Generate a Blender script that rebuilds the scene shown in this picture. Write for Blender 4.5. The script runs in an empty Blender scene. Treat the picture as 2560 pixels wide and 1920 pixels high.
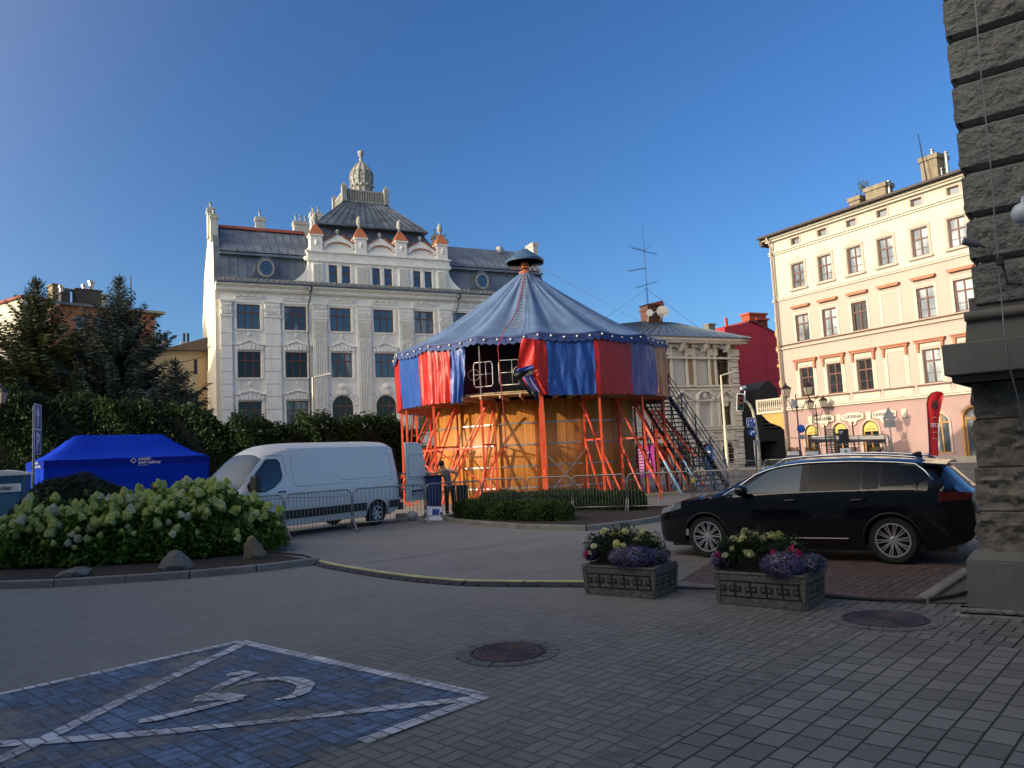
import bpy, bmesh, math, random
import numpy as np
from mathutils import Vector, Matrix, noise
random.seed(7); rng = np.random.default_rng(7)
S = bpy.context.scene; COL = S.collection
rad = math.radians
# ---------------------------------------------------------------- camera
PITCH, ROLL, EYE, FPX = rad(5.43), rad(2.88), 1.7, 1923.0
UPV = Vector((0, -math.sin(PITCH), math.cos(PITCH))); FW = Vector((0, math.cos(PITCH), math.sin(PITCH)))
CR = Vector((1, 0, 0))*math.cos(ROLL) - UPV*math.sin(ROLL)
CU = Vector((1, 0, 0))*math.sin(ROLL) + UPV*math.cos(ROLL)
cam_data = bpy.data.cameras.new('camera'); cam = bpy.data.objects.new('camera', cam_data); COL.objects.link(cam)
m3 = Matrix((CR, CU, -FW)).transposed()
cam.matrix_world = Matrix.Translation((0, 0, EYE)) @ m3.to_4x4()
cam_data.sensor_width = 36; cam_data.lens = FPX/2560*36; cam_data.clip_start = .05; cam_data.clip_end = 3000
S.camera = cam
# ---------------------------------------------------------------- sky, sun, exposure
SUN_AZ, SUN_EL = rad(244), rad(13.5)          # azimuth from +Y towards +X
world = bpy.data.worlds.new('World'); S.world = world; world.use_nodes = True
wn = world.node_tree.nodes; wl = world.node_tree.links
bg = wn['Background']; sky = wn.new('ShaderNodeTexSky'); sky.sky_type = 'NISHITA'; sky.sun_disc = False
sky.sun_elevation = SUN_EL; sky.sun_rotation = SUN_AZ; sky.air_density = 1.0; sky.dust_density = 1.2; sky.ozone_density = 4.0
bg.inputs['Strength'].default_value = .15
gam = wn.new('ShaderNodeGamma'); gam.inputs[1].default_value = 1.0; wl.new(sky.outputs[0], gam.inputs[0])
tin = wn.new('ShaderNodeVectorMath'); tin.operation = 'MULTIPLY'; tin.inputs[1].default_value = (.42, .64, .86); wl.new(gam.outputs[0], tin.inputs[0]); 
# added warm glow on the sun's side of the sky to fill blue shade
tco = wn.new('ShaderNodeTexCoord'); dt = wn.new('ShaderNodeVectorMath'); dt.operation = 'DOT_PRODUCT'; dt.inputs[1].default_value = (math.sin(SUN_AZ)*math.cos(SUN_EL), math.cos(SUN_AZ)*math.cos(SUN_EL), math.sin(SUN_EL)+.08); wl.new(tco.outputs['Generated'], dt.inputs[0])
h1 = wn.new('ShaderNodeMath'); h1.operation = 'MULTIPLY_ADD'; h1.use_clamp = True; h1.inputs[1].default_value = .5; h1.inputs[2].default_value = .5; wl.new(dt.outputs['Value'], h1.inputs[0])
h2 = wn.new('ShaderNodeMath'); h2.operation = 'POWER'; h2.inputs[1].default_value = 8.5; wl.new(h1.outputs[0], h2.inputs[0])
glow_ = wn.new('ShaderNodeVectorMath'); glow_.operation = 'SCALE'; glow_.inputs[0].default_value = (23.0, 19.0, 12.6); wl.new(h2.outputs[0], glow_.inputs['Scale'])
ad = wn.new('ShaderNodeVectorMath'); ad.operation = 'ADD'; wl.new(tin.outputs[0], ad.inputs[0]); wl.new(glow_.outputs[0], ad.inputs[1]); 
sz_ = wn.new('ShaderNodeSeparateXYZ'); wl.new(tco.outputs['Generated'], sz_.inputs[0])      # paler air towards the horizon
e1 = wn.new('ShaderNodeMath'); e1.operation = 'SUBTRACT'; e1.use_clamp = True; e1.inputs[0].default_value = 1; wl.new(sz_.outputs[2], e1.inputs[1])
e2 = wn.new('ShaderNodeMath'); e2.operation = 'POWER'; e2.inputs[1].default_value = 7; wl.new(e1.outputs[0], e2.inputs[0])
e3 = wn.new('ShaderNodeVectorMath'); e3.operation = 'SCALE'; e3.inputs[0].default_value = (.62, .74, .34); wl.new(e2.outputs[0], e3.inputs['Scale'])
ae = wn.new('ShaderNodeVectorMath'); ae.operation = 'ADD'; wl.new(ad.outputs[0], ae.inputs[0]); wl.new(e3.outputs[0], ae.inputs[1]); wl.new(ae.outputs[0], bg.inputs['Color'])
sun_data = bpy.data.lights.new('sun', 'SUN'); sun_data.energy = 2.9; sun_data.angle = rad(.53); sun_data.color = (1, .82, .60)
sun = bpy.data.objects.new('sun', sun_data); COL.objects.link(sun)
sv = Vector((math.sin(SUN_AZ)*math.cos(SUN_EL), math.cos(SUN_AZ)*math.cos(SUN_EL), math.sin(SUN_EL)))
sun.rotation_euler = sv.to_track_quat('Z', 'Y').to_euler()
S.view_settings.view_transform = 'Standard'; S.view_settings.look = 'None'; S.view_settings.gamma = 1; S.view_settings.use_curve_mapping = False
S.view_settings.exposure = 0.55
S.cycles.max_bounces = 6; S.cycles.diffuse_bounces = 3; S.cycles.glossy_bounces = 3; S.cycles.transparent_max_bounces = 8
# ---------------------------------------------------------------- helpers
def ray(x, y): return CR*((x-1280)/FPX) - CU*((y-960)/FPX) + FW
O = Vector((0, 0, EYE))
def G(x, y, z=0.0):
    d = ray(x, y); return O + d*((z-EYE)/d.z)
def AY(x, y, Y):
    d = ray(x, y); return O + d*(Y/d.y)

class MB:
    """collects shapes and links them as one mesh object"""
    def __init__(s): s.v = []; s.f = []; s.M = None
    def vs(s, pts):
        i = len(s.v)
        if s.M is not None: pts = [s.M @ Vector(p) for p in pts]
        s.v.extend([tuple(p) for p in pts]); return i
    def poly(s, pts):
        i = s.vs(pts); s.f.append(tuple(range(i, i+len(pts)))); return s
    def box(s, x0, x1, y0, y1, z0, z1):
        i = s.vs([(x0,y0,z0),(x1,y0,z0),(x1,y1,z0),(x0,y1,z0),(x0,y0,z1),(x1,y0,z1),(x1,y1,z1),(x0,y1,z1)])
        for f in ((3,2,1,0),(4,5,6,7),(0,1,5,4),(1,2,6,5),(2,3,7,6),(3,0,4,7)): s.f.append(tuple(i+k for k in f))
        return s
    def frustum(s, x0, x1, y0, y1, z0, a0, a1, b0, b1, z1):
        i = s.vs([(x0,y0,z0),(x1,y0,z0),(x1,y1,z0),(x0,y1,z0),(a0,b0,z1),(a1,b0,z1),(a1,b1,z1),(a0,b1,z1)])
        for f in ((3,2,1,0),(4,5,6,7),(0,1,5,4),(1,2,6,5),(2,3,7,6),(3,0,4,7)): s.f.append(tuple(i+k for k in f))
        return s
    def bar(s, p0, p1, w, h=None, up=(0,0,1)):
        p0, p1 = Vector(p0), Vector(p1); d = p1-p0
        if d.length < 1e-6: return s
        d.normalize(); u = Vector(up)
        if abs(d.dot(u)) > .98: u = Vector((1,0,0))
        a = d.cross(u).normalized()*(w/2); b = a.cross(d).normalized()*((h or w)/2)
        i = s.vs([p0-a-b, p0+a-b, p0+a+b, p0-a+b, p1-a-b, p1+a-b, p1+a+b, p1-a+b])
        for f in ((3,2,1,0),(4,5,6,7),(0,1,5,4),(1,2,6,5),(2,3,7,6),(3,0,4,7)): s.f.append(tuple(i+k for k in f))
        return s
    def tube(s, pts, r, n=8, cap=True):
        pts = [Vector(p) for p in pts]; rs = r if hasattr(r, '__len__') else [r]*len(pts); rings = []; a = None
        for k, p in enumerate(pts):
            d = (pts[min(k+1, len(pts)-1)] - pts[max(k-1, 0)]).normalized()
            if a is None:
                a = d.orthogonal().normalized()
            a = (a - d*a.dot(d)).normalized(); b = d.cross(a)
            rings.append(s.vs([p + (a*math.cos(t)+b*math.sin(t))*rs[k] for t in [2*math.pi*q/n for q in range(n)]]))
        for k in range(len(pts)-1):
            for q in range(n):
                w = (q+1) % n; s.f.append((rings[k]+q, rings[k]+w, rings[k+1]+w, rings[k+1]+q))
        if cap:
            s.f.append(tuple(rings[0]+q for q in reversed(range(n)))); s.f.append(tuple(rings[-1]+q for q in range(n)))
        return s
    def lathe(s, prof, n=16, c=(0,0,0), a0=0.0, a1=2*math.pi, cap=True):
        full = abs(a1-a0-2*math.pi) < 1e-6; m = n if full else n+1; rings = []
        for r, z in prof:
            rings.append(s.vs([(c[0]+r*math.cos(a0+(a1-a0)*q/n), c[1]+r*math.sin(a0+(a1-a0)*q/n), c[2]+z) for q in range(m)]))
        for k in range(len(prof)-1):
            for q in range(n):
                w = (q+1) % m; s.f.append((rings[k]+q, rings[k]+w, rings[k+1]+w, rings[k+1]+q))
        if full and cap:
            if prof[0][0] > 1e-4: s.f.append(tuple(rings[0]+q for q in reversed(range(n))))
            if prof[-1][0] > 1e-4: s.f.append(tuple(rings[-1]+q for q in range(n)))
        return s
    def prism(s, pts, y0, y1):
        """pts in (x,z), counter-clockwise; extruded along y"""
        n = len(pts); i = s.vs([(x, y0, z) for x, z in pts] + [(x, y1, z) for x, z in pts])
        s.f.append(tuple(i+k for k in range(n))); s.f.append(tuple(i+n+k for k in reversed(range(n))))
        for k in range(n):
            w = (k+1) % n; s.f.append((i+w, i+k, i+n+k, i+n+w))
        return s
    def slab(s, pts, z0, z1):
        """pts in (x,y) extruded along z"""
        n = len(pts); i = s.vs([(x, y, z0) for x, y in pts] + [(x, y, z1) for x, y in pts])
        s.f.append(tuple(i+k for k in reversed(range(n)))); s.f.append(tuple(i+n+k for k in range(n)))
        for k in range(n):
            w = (k+1) % n; s.f.append((i+k, i+w, i+n+w, i+n+k))
        return s
    def grid(s, rows):
        m = len(rows[0]); idx = [s.vs(r) for r in rows]
        for k in range(len(rows)-1):
            for q in range(m-1): s.f.append((idx[k]+q, idx[k]+q+1, idx[k+1]+q+1, idx[k+1]+q))
        return s
    def sphere(s, c, r, n=10, m=6, sc=(1,1,1)):
        prof = [(max(math.sin(math.pi*k/m), 1e-5), -math.cos(math.pi*k/m)) for k in range(m+1)]; rings = []
        for q, z in prof:
            rings.append(s.vs([(c[0]+q*r*sc[0]*math.cos(2*math.pi*t/n), c[1]+q*r*sc[1]*math.sin(2*math.pi*t/n), c[2]+z*r*sc[2]) for t in range(n)]))
        for k in range(m):
            for q in range(n):
                w = (q+1) % n; s.f.append((rings[k]+q, rings[k]+w, rings[k+1]+w, rings[k+1]+q))
        return s
    def mesh(s, name):
        me = bpy.data.meshes.new(name); me.from_pydata(s.v, [], s.f); me.validate(); me.update(); return me
    def build(s, name, m, parent=None, smooth=False, loc=None, rot=None, fix=False):
        me = s.mesh(name)
        if fix:
            bm = bmesh.new(); bm.from_mesh(me); bmesh.ops.remove_doubles(bm, verts=bm.verts, dist=1e-4); bmesh.ops.recalc_face_normals(bm, faces=bm.faces); bm.to_mesh(me); bm.free()
        return link(name, me, m, parent, smooth, loc, rot)

def link(name, me, m, parent=None, smooth=False, loc=None, rot=None):
    if m is not None and not me.materials: me.materials.append(m)
    if smooth:
        me.polygons.foreach_set('use_smooth', [True]*len(me.polygons))
        if smooth != True:
            me.update(); me.set_sharp_from_angle(angle=rad(smooth))
    o = bpy.data.objects.new(name, me); COL.objects.link(o)
    if parent is not None: o.parent = parent
    if loc is not None: o.location = loc
    if rot is not None: o.rotation_euler = rot
    return o
def bevel(o, w=.01, seg=2, ang=40):
    b = o.modifiers.new('bevel', 'BEVEL'); b.width = w; b.segments = seg; b.limit_method = 'ANGLE'; b.angle_limit = rad(ang); return o
def tag(o, label=None, cat=None, group=None, kind=None):
    if label: o['label'] = label
    if cat: o['category'] = cat
    if group: o['group'] = group
    if kind: o['kind'] = kind
    return o
def thing(name, label, cat, loc=(0,0,0), rz=0.0, group=None):
    o = bpy.data.objects.new(name, None); COL.objects.link(o); o.location = loc; o.rotation_euler = (0, 0, rz); o.empty_display_size = .2
    return tag(o, label, cat, group)
KIDS = {}
def kids_of(o): return [c for c in bpy.data.objects if c.parent == o]
def copy_tree(o, parent=None, kids=None):
    c = o.copy(); COL.objects.link(c); c.parent = parent
    for ch in kids_of(o): copy_tree(ch, c)
    return c
def cloud(name, V, F, m, parent=None):
    """numpy verts (n,3) and faces (k,4 or 3)"""
    me = bpy.data.meshes.new(name); k = F.shape[1]
    me.vertices.add(len(V)); me.vertices.foreach_set('co', V.astype(np.float32).ravel())
    me.loops.add(F.size); me.loops.foreach_set('vertex_index', F.astype(np.int32).ravel())
    me.polygons.add(len(F)); me.polygons.foreach_set('loop_start', np.arange(0, F.size, k, dtype=np.int32)); me.polygons.foreach_set('loop_total', np.full(len(F), k, dtype=np.int32))
    me.update(calc_edges=True); me.validate()
    return link(name, me, m, parent)
def quads(P, A, B):
    """leaf quads: centre P, half axes A (long) and B (wide) -> verts, faces (rhombus)"""
    n = len(P); V = np.empty((n, 4, 3)); V[:,0] = P-A; V[:,1] = P+B; V[:,2] = P+A; V[:,3] = P-B
    return V.reshape(-1, 3), np.arange(4*n).reshape(n, 4)
def unit(a): return a/np.maximum(np.linalg.norm(a, axis=1, keepdims=True), 1e-9)

# ---------------------------------------------------------------- materials
def nodes(name):
    m = bpy.data.materials.new(name); m.use_nodes = True; nt = m.node_tree; return m, nt, nt.nodes['Principled BSDF']
def mth(nt, op, a, b=None, c=None):
    n = nt.nodes.new('ShaderNodeMath'); n.operation = op
    for k, v in enumerate((a, b, c)):
        if v is None: continue
        if isinstance(v, (int, float)): n.inputs[k].default_value = v
        else: nt.links.new(v, n.inputs[k])
    return n.outputs[0]
def mixc(nt, fac, a, b):
    n = nt.nodes.new('ShaderNodeMix'); n.data_type = 'RGBA'
    for k, v in ((0, fac), (6, a), (7, b)):
        if isinstance(v, (int, float)): n.inputs[k].default_value = v
        elif isinstance(v, tuple): n.inputs[k].default_value = (*v[:3], 1)
        else: nt.links.new(v, n.inputs[k])
    return n.outputs[2]
def ramp(nt, fac, lo, hi):
    n = nt.nodes.new('ShaderNodeMapRange'); n.clamp = True; nt.links.new(fac, n.inputs[0]); n.inputs[1].default_value = lo; n.inputs[2].default_value = hi; return n.outputs[0]
def noi(nt, vec, scale, detail=4, rough=.55):
    n = nt.nodes.new('ShaderNodeTexNoise'); n.inputs['Scale'].default_value = scale; n.inputs['Detail'].default_value = detail; n.inputs['Roughness'].default_value = rough
    if vec is not None: nt.links.new(vec, n.inputs['Vector'])
    return n.outputs['Fac']
def objco(nt): return nt.nodes.new('ShaderNodeTexCoord').outputs['Object']
def mapping(nt, vec, sc=(1,1,1), rot=(0,0,0), loc=(0,0,0)):
    n = nt.nodes.new('ShaderNodeMapping'); n.inputs['Scale'].default_value = sc; n.inputs['Rotation'].default_value = rot; n.inputs['Location'].default_value = loc; nt.links.new(vec, n.inputs[0]); return n.outputs[0]
def bump(nt, bs, h, strength=.3, dist=.02):
    n = nt.nodes.new('ShaderNodeBump'); n.inputs['Strength'].default_value = strength; n.inputs['Distance'].default_value = dist; nt.links.new(h, n.inputs['Height']); nt.links.new(n.outputs[0], bs.inputs['Normal']); return n
def mat(name, col, rough=.75, metal=0.0, var=.12, scale=3.0, col2=None, bmp=0.0, bscale=30, bdist=.01, streak=0.0, spec=None, coat=0.0, fine=.05, emit=0.0, trans=0.0):
    m, nt, bs = nodes(name); co = objco(nt)
    n1 = noi(nt, co, scale, 5); c1 = tuple(c*(1-var) for c in col); c2 = tuple(min(1, c*(1+var)) for c in (col2 or col))
    c = mixc(nt, ramp(nt, n1, .3, .7), c1, c2)
    if fine:
        n2 = noi(nt, co, scale*17, 3); f = mth(nt, 'MULTIPLY_ADD', n2, 2*fine, 1-fine)
        mm = nt.nodes.new('ShaderNodeVectorMath'); mm.operation = 'SCALE'; nt.links.new(c, mm.inputs[0]); nt.links.new(f, mm.inputs['Scale']); c = mm.outputs[0]
    if streak:
        n3 = noi(nt, mapping(nt, co, (2.2, 2.2, .18)), 1.6, 6, .65)
        c = mixc(nt, mth(nt, 'MULTIPLY', ramp(nt, n3, .52, .78), streak), c, tuple(x*.45 for x in col))
    nt.links.new(c, bs.inputs['Base Color'])
    bs.inputs['Roughness'].default_value = rough; bs.inputs['Metallic'].default_value = metal
    if spec is not None: bs.inputs['Specular IOR Level'].default_value = spec
    if coat: bs.inputs['Coat Weight'].default_value = coat; bs.inputs['Coat Roughness'].default_value = .03
    if bmp: bump(nt, bs, noi(nt, co, bscale, 4), bmp, bdist)
    if emit: nt.links.new(c, bs.inputs['Emission Color']); bs.inputs['Emission Strength'].default_value = emit
    return m
def mat_leaf(name, cols, rough=.6, scale=1.2, transl=.25, spec=.25):
    m, nt, bs = nodes(name); g = nt.nodes.new('ShaderNodeNewGeometry'); pos = g.outputs['Position']
    w = nt.nodes.new('ShaderNodeTexWhiteNoise'); w.noise_dimensions = '1D'; nt.links.new(g.outputs['Random Per Island'], w.inputs['W'])
    a = mixc(nt, w.outputs['Value'], cols[0], cols[1]); c = mixc(nt, ramp(nt, noi(nt, pos, scale, 3), .42, .68), a, cols[2])
    nt.links.new(c, bs.inputs['Base Color']); bs.inputs['Roughness'].default_value = rough; bs.inputs['Specular IOR Level'].default_value = spec
    if transl:
        t = nt.nodes.new('ShaderNodeBsdfTranslucent'); nt.links.new(c, t.inputs[0]); x = nt.nodes.new('ShaderNodeMixShader'); x.inputs[0].default_value = transl
        nt.links.new(bs.outputs[0], x.inputs[1]); nt.links.new(t.outputs[0], x.inputs[2]); nt.links.new(x.outputs[0], nt.nodes['Material Output'].inputs[0])
    return m
def mat_brick(name, c1, c2, mortar, w=.25, h=.08, rough=.85, bmp=.3, msize=.012, rot=(0,0,0), var=.25, plane='xz'):
    m, nt, bs = nodes(name); co = objco(nt); sx = nt.nodes.new('ShaderNodeSeparateXYZ'); nt.links.new(co, sx.inputs[0]); cb = nt.nodes.new('ShaderNodeCombineXYZ')
    nt.links.new(mth(nt, 'ADD', sx.outputs[0], sx.outputs[1]), cb.inputs[0]); nt.links.new(sx.outputs[2], cb.inputs[1])
    b = nt.nodes.new('ShaderNodeTexBrick'); nt.links.new(cb.outputs[0], b.inputs['Vector']); b.inputs['Color1'].default_value = (*c1, 1); b.inputs['Color2'].default_value = (*c2, 1); b.inputs['Mortar'].default_value = (*mortar, 1)
    b.inputs['Scale'].default_value = 1; b.inputs['Brick Width'].default_value = w; b.inputs['Row Height'].default_value = h; b.inputs['Mortar Size'].default_value = msize
    n1 = noi(nt, co, .8, 5); f = mth(nt, 'MULTIPLY_ADD', n1, 2*var, 1-var); mm = nt.nodes.new('ShaderNodeVectorMath'); mm.operation = 'SCALE'; nt.links.new(b.outputs[0], mm.inputs[0]); nt.links.new(f, mm.inputs['Scale'])
    nt.links.new(mm.outputs[0], bs.inputs['Base Color']); bs.inputs['Roughness'].default_value = rough
    bump(nt, bs, mth(nt, 'SUBTRACT', 1, b.outputs['Fac']), bmp, .01); return m
def mat_glass(name, col=(.02,.025,.03), curtain=None, rough=.03, ior=2.0, wav=.02):
    m, nt, bs = nodes(name); co = objco(nt); c = col
    if curtain:
        wv = nt.nodes.new('ShaderNodeTexWave'); wv.inputs['Scale'].default_value = 4; wv.inputs['Distortion'].default_value = 2; nt.links.new(mapping(nt, co, (1,1,.05)), wv.inputs[0])
        n1 = noi(nt, mapping(nt, co, (.9,.9,.25)), 1.3, 1)
        c = mixc(nt, ramp(nt, n1, .4, .55), col, mixc(nt, wv.outputs['Fac'], tuple(x*.55 for x in curtain), curtain))
        nt.links.new(c, bs.inputs['Base Color'])
    else: bs.inputs['Base Color'].default_value = (*c, 1)
    bs.inputs['Roughness'].default_value = rough; bs.inputs['IOR'].default_value = ior
    bump(nt, bs, noi(nt, co, 1.1, 1), wav, .5); return m
W = {}
# ================================================================ ground, paving, markings
GA = rad(42.5)                                   # the paving grid runs this way (from +Y towards +X)
def weave(nt, cell=.2, rot=GA):
    """basket-weave block pattern: returns (joint 0..1, random per block)"""
    g = nt.nodes.new('ShaderNodeNewGeometry'); v = mapping(nt, g.outputs['Position'], (1/cell,)*3, (0, 0, rot))
    sx = nt.nodes.new('ShaderNodeSeparateXYZ'); nt.links.new(v, sx.inputs[0]); X, Y = sx.outputs[0], sx.outputs[1]
    ix, iy = mth(nt, 'FLOOR', X), mth(nt, 'FLOOR', Y); fx, fy = mth(nt, 'SUBTRACT', X, ix), mth(nt, 'SUBTRACT', Y, iy)
    par = mth(nt, 'FLOORED_MODULO', mth(nt, 'ADD', ix, iy), 2)
    inv = mth(nt, 'SUBTRACT', 1, par)
    u = mth(nt, 'ADD', mth(nt, 'MULTIPLY', fx, inv), mth(nt, 'MULTIPLY', fy, par)); w = mth(nt, 'ADD', mth(nt, 'MULTIPLY', fy, inv), mth(nt, 'MULTIPLY', fx, par))
    w2 = mth(nt, 'MULTIPLY', w, 2); iw = mth(nt, 'FLOOR', w2); fw = mth(nt, 'SUBTRACT', w2, iw)
    du = mth(nt, 'MULTIPLY', mth(nt, 'MINIMUM', u, mth(nt, 'SUBTRACT', 1, u)), cell); dv = mth(nt, 'MULTIPLY', mth(nt, 'MINIMUM', fw, mth(nt, 'SUBTRACT', 1, fw)), cell/2)
    d = mth(nt, 'MINIMUM', du, dv); wob = mth(nt, 'MULTIPLY_ADD', noi(nt, g.outputs['Position'], 30, 2), .006, -.003)
    j = mth(nt, 'SUBTRACT', 1, ramp(nt, mth(nt, 'ADD', d, wob), .003, .0115))
    cb = nt.nodes.new('ShaderNodeCombineXYZ'); nt.links.new(ix, cb.inputs[0]); nt.links.new(iy, cb.inputs[1]); nt.links.new(iw, cb.inputs[2])
    wn_ = nt.nodes.new('ShaderNodeTexWhiteNoise'); nt.links.new(cb.outputs[0], wn_.inputs['Vector'])
    return j, wn_.outputs['Value'], g.outputs['Position']
def scalec(nt, c, f):
    mm = nt.nodes.new('ShaderNodeVectorMath'); mm.operation = 'SCALE'; nt.links.new(c, mm.inputs[0]); nt.links.new(f, mm.inputs['Scale']); return mm.outputs[0]
def mat_paving(name, base, dust, jointc, cell=.2, rot=GA, dustamt=.85):
    m, nt, bs = nodes(name); j, rnd, pos = weave(nt, cell, rot)
    c = mixc(nt, rnd, tuple(x*.78 for x in base), tuple(x*1.2 for x in base))
    c = scalec(nt, c, mth(nt, 'MULTIPLY_ADD', noi(nt, pos, 170, 3), .5, .75))
    big = noi(nt, pos, .16, 5, .6); sx = nt.nodes.new('ShaderNodeSeparateXYZ'); nt.links.new(pos, sx.inputs[0])
    lean = mth(nt, 'MULTIPLY_ADD', sx.outputs[0], -.10, .40); far = mth(nt, 'MULTIPLY_ADD', sx.outputs[1], .045, -.42)
    k = mth(nt, 'ADD', mth(nt, 'MULTIPLY_ADD', big, 1.3, -.45), mth(nt, 'ADD', lean, far)); dm = mth(nt, 'MULTIPLY', ramp(nt, k, .1, .85), dustamt)
    c = mixc(nt, mth(nt, 'MULTIPLY', j, mth(nt, 'SUBTRACT', 1, mth(nt, 'MULTIPLY', dm, .6))), c, jointc)
    dd = mixc(nt, noi(nt, pos, 1.7, 5), tuple(x*.8 for x in dust), tuple(x*1.15 for x in dust)); c = mixc(nt, mth(nt, 'MULTIPLY', dm, .8), c, dd)
    stain = ramp(nt, noi(nt, pos, .55, 6, .7), .58, .75); c = mixc(nt, mth(nt, 'MULTIPLY', stain, .55), c, tuple(x*.5 for x in base))
    nt.links.new(c, bs.inputs['Base Color']); bs.inputs['Roughness'].default_value = .8; bs.inputs['Specular IOR Level'].default_value = .35
    h = mth(nt, 'ADD', mth(nt, 'SUBTRACT', 1, mth(nt, 'MULTIPLY', j, mth(nt, 'SUBTRACT', 1, mth(nt, 'MULTIPLY', dm, .75)))), mth(nt, 'MULTIPLY', noi(nt, pos, 120, 3), .22))
    bump(nt, bs, mth(nt, 'ADD', h, mth(nt, 'MULTIPLY', rnd, .35)), .8, .012); return m
M_pave = mat_paving('block_paving', (.150,.142,.126), (.31,.295,.262), (.018,.017,.016))
M_red = mat_paving('red_paving', (.11,.075,.068), (.13,.10,.095), (.03,.026,.025), dustamt=.4)
def mat_slabs():
    m, nt, bs = nodes('slab_paving'); g = nt.nodes.new('ShaderNodeNewGeometry'); pos = g.outputs['Position']; v = mapping(nt, pos, (1,1,1), (0,0,GA-rad(90)))
    wv = nt.nodes.new('ShaderNodeVectorMath'); wv.operation = 'MULTIPLY_ADD'; nn = nt.nodes.new('ShaderNodeTexNoise'); nn.inputs['Scale'].default_value = 2.2; nt.links.new(pos, nn.inputs[0]); nt.links.new(nn.outputs['Color'], wv.inputs[0]); wv.inputs[1].default_value = (.014,.012,0); nt.links.new(v, wv.inputs[2])
    b = nt.nodes.new('ShaderNodeTexBrick'); nt.links.new(wv.outputs[0], b.inputs[0]); b.inputs['Scale'].default_value = 1; b.inputs['Brick Width'].default_value = .205; b.inputs['Row Height'].default_value = .168; b.inputs['Mortar Size'].default_value = .0085; b.inputs['Mortar Smooth'].default_value = .35; b.offset = .37; b.squash = 1.18; b.squash_frequency = 3
    b.inputs['Color1'].default_value = (.135,.130,.115,1); b.inputs['Color2'].default_value = (.20,.192,.170,1); b.inputs['Mortar'].default_value = (.022,.026,.016,1)
    c = scalec(nt, b.outputs[0], mth(nt, 'MULTIPLY_ADD', noi(nt, pos, 140, 4), .6, .7)); c = scalec(nt, c, mth(nt, 'MULTIPLY_ADD', noi(nt, pos, 1.3, 4), .6, .7))
    nt.links.new(c, bs.inputs['Base Color']); bs.inputs['Roughness'].default_value = .78
    bump(nt, bs, mth(nt, 'ADD', mth(nt, 'MULTIPLY', mth(nt, 'SUBTRACT', 1, b.outputs['Fac']), 1), mth(nt, 'MULTIPLY', noi(nt, pos, 60, 4), .35)), .6, .012); return m
M_slab = mat_slabs()
M_asph = mat('asphalt', (.085,.085,.09), .9, var=.2, scale=.6, bmp=.3, bscale=120)
def struct(name, mb, m, smooth=False): return tag(mb.build(name, m, smooth=smooth), kind='structure')
struct('ground', MB().poly([(-600,-300,0),(600,-300,0),(600,900,0),(-600,900,0)]), M_pave)
gd = Vector((math.sin(GA), math.cos(GA), 0)); gp = Vector((math.cos(GA), -math.sin(GA), 0))   # along the boundary, and to its right
b0 = G(1500, 1920); q = [b0-gd*4, b0+gd*3.75, b0+gd*3.75+gp*14, b0-gd*4+gp*14]
struct('slab_pavement', MB().poly([(p.x,p.y,.004) for p in reversed(q)]), M_slab)
M_edge = mat_brick('edge_blocks', (.10,.10,.105), (.14,.14,.145), (.02,.022,.018), .1, .1, msize=.006)
mb = MB(); n_ = 78
for k in range(n_):                                # soldier course between both pavings, real blocks just proud of the ground
    a = b0-gd*4+gd*(k*.1+.004)-gp*.105; w_ = random.uniform(-.003,.003); pts = [a, a+gd*.092, a+gd*.092+gp*.2, a+gp*.2]
    mb.slab([(p.x+w_, p.y) for p in reversed(pts)], 0, .0075+random.uniform(0,.002))
struct('edge_course', mb, mat('edge_block_stone', (.150,.142,.126), .8, var=.3, scale=9, bmp=.4, bscale=90))
def strip_pts(px, w, z, close=False):
    """a painted stroke through ground points, w wide"""
    P = [G(*p) for p in px]; L, R_ = [], []
    for k, p in enumerate(P):
        d = (P[min(k+1, len(P)-1)]-P[max(k-1, 0)]).normalized(); nrm = Vector((-d.y, d.x, 0)); ww = (w[k] if hasattr(w, '__len__') else w)/2
        L.append(p+nrm*ww); R_.append(p-nrm*ww)
    return [(a.x,a.y,z) for a in L], [(a.x,a.y,z) for a in R_]
def mat_paint(name, col, wear=.45, thr=.5):
    m, nt, bs = nodes(name); j, rnd, pos = weave(nt)
    c = mixc(nt, rnd, tuple(x*.75 for x in col), tuple(min(1,x*1.15) for x in col)); c = mixc(nt, mth(nt, 'MULTIPLY', j, .8), c, (.03,.03,.035))
    c = scalec(nt, c, mth(nt, 'MULTIPLY_ADD', noi(nt, pos, 90, 3), .5, .72))
    nt.links.new(c, bs.inputs['Base Color']); bs.inputs['Roughness'].default_value = .7
    a = ramp(nt, mth(nt, 'ADD', mth(nt, 'MULTIPLY', noi(nt, pos, 1.5, 6, .68), .8), mth(nt, 'MULTIPLY', noi(nt, pos, 22, 4, .7), .25)), thr-.09, thr+.09)
    nt.links.new(mth(nt, 'MULTIPLY_ADD', a, wear, 1-wear), bs.inputs['Alpha'])
    bump(nt, bs, mth(nt, 'SUBTRACT', 1, j), .5, .008); return m
M_white = mat_paint('worn_white_paint', (.66,.67,.68), .85, .45); M_blue = mat_paint('worn_blue_paint', (.135,.215,.33), 1.0, .51)
cTop, cR, cBR = G(600,1606), G(1215,1743), G(905,1856); e1 = (cR-cTop).normalized(); e2 = (cBR-cR).normalized(); cL = cTop + e2*4.6
mb = MB().poly([(p.x,p.y,.006) for p in (cTop, cL, cL+e1*3.3, cBR+(cR-cTop)*0-e2*0+e2*2.6, cR)])
tag(mb.build('parking_bay_paint', M_blue), kind='structure')
mb = MB()
def stroke(px, w, z=.010):
    l, r = strip_pts(px, w, z); mb.grid([l, r][::-1] if False else [r, l])
stroke([(600,1606),(1215,1743)], .11); stroke([(1215,1743),(905,1858)], .11, .0115)
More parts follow.
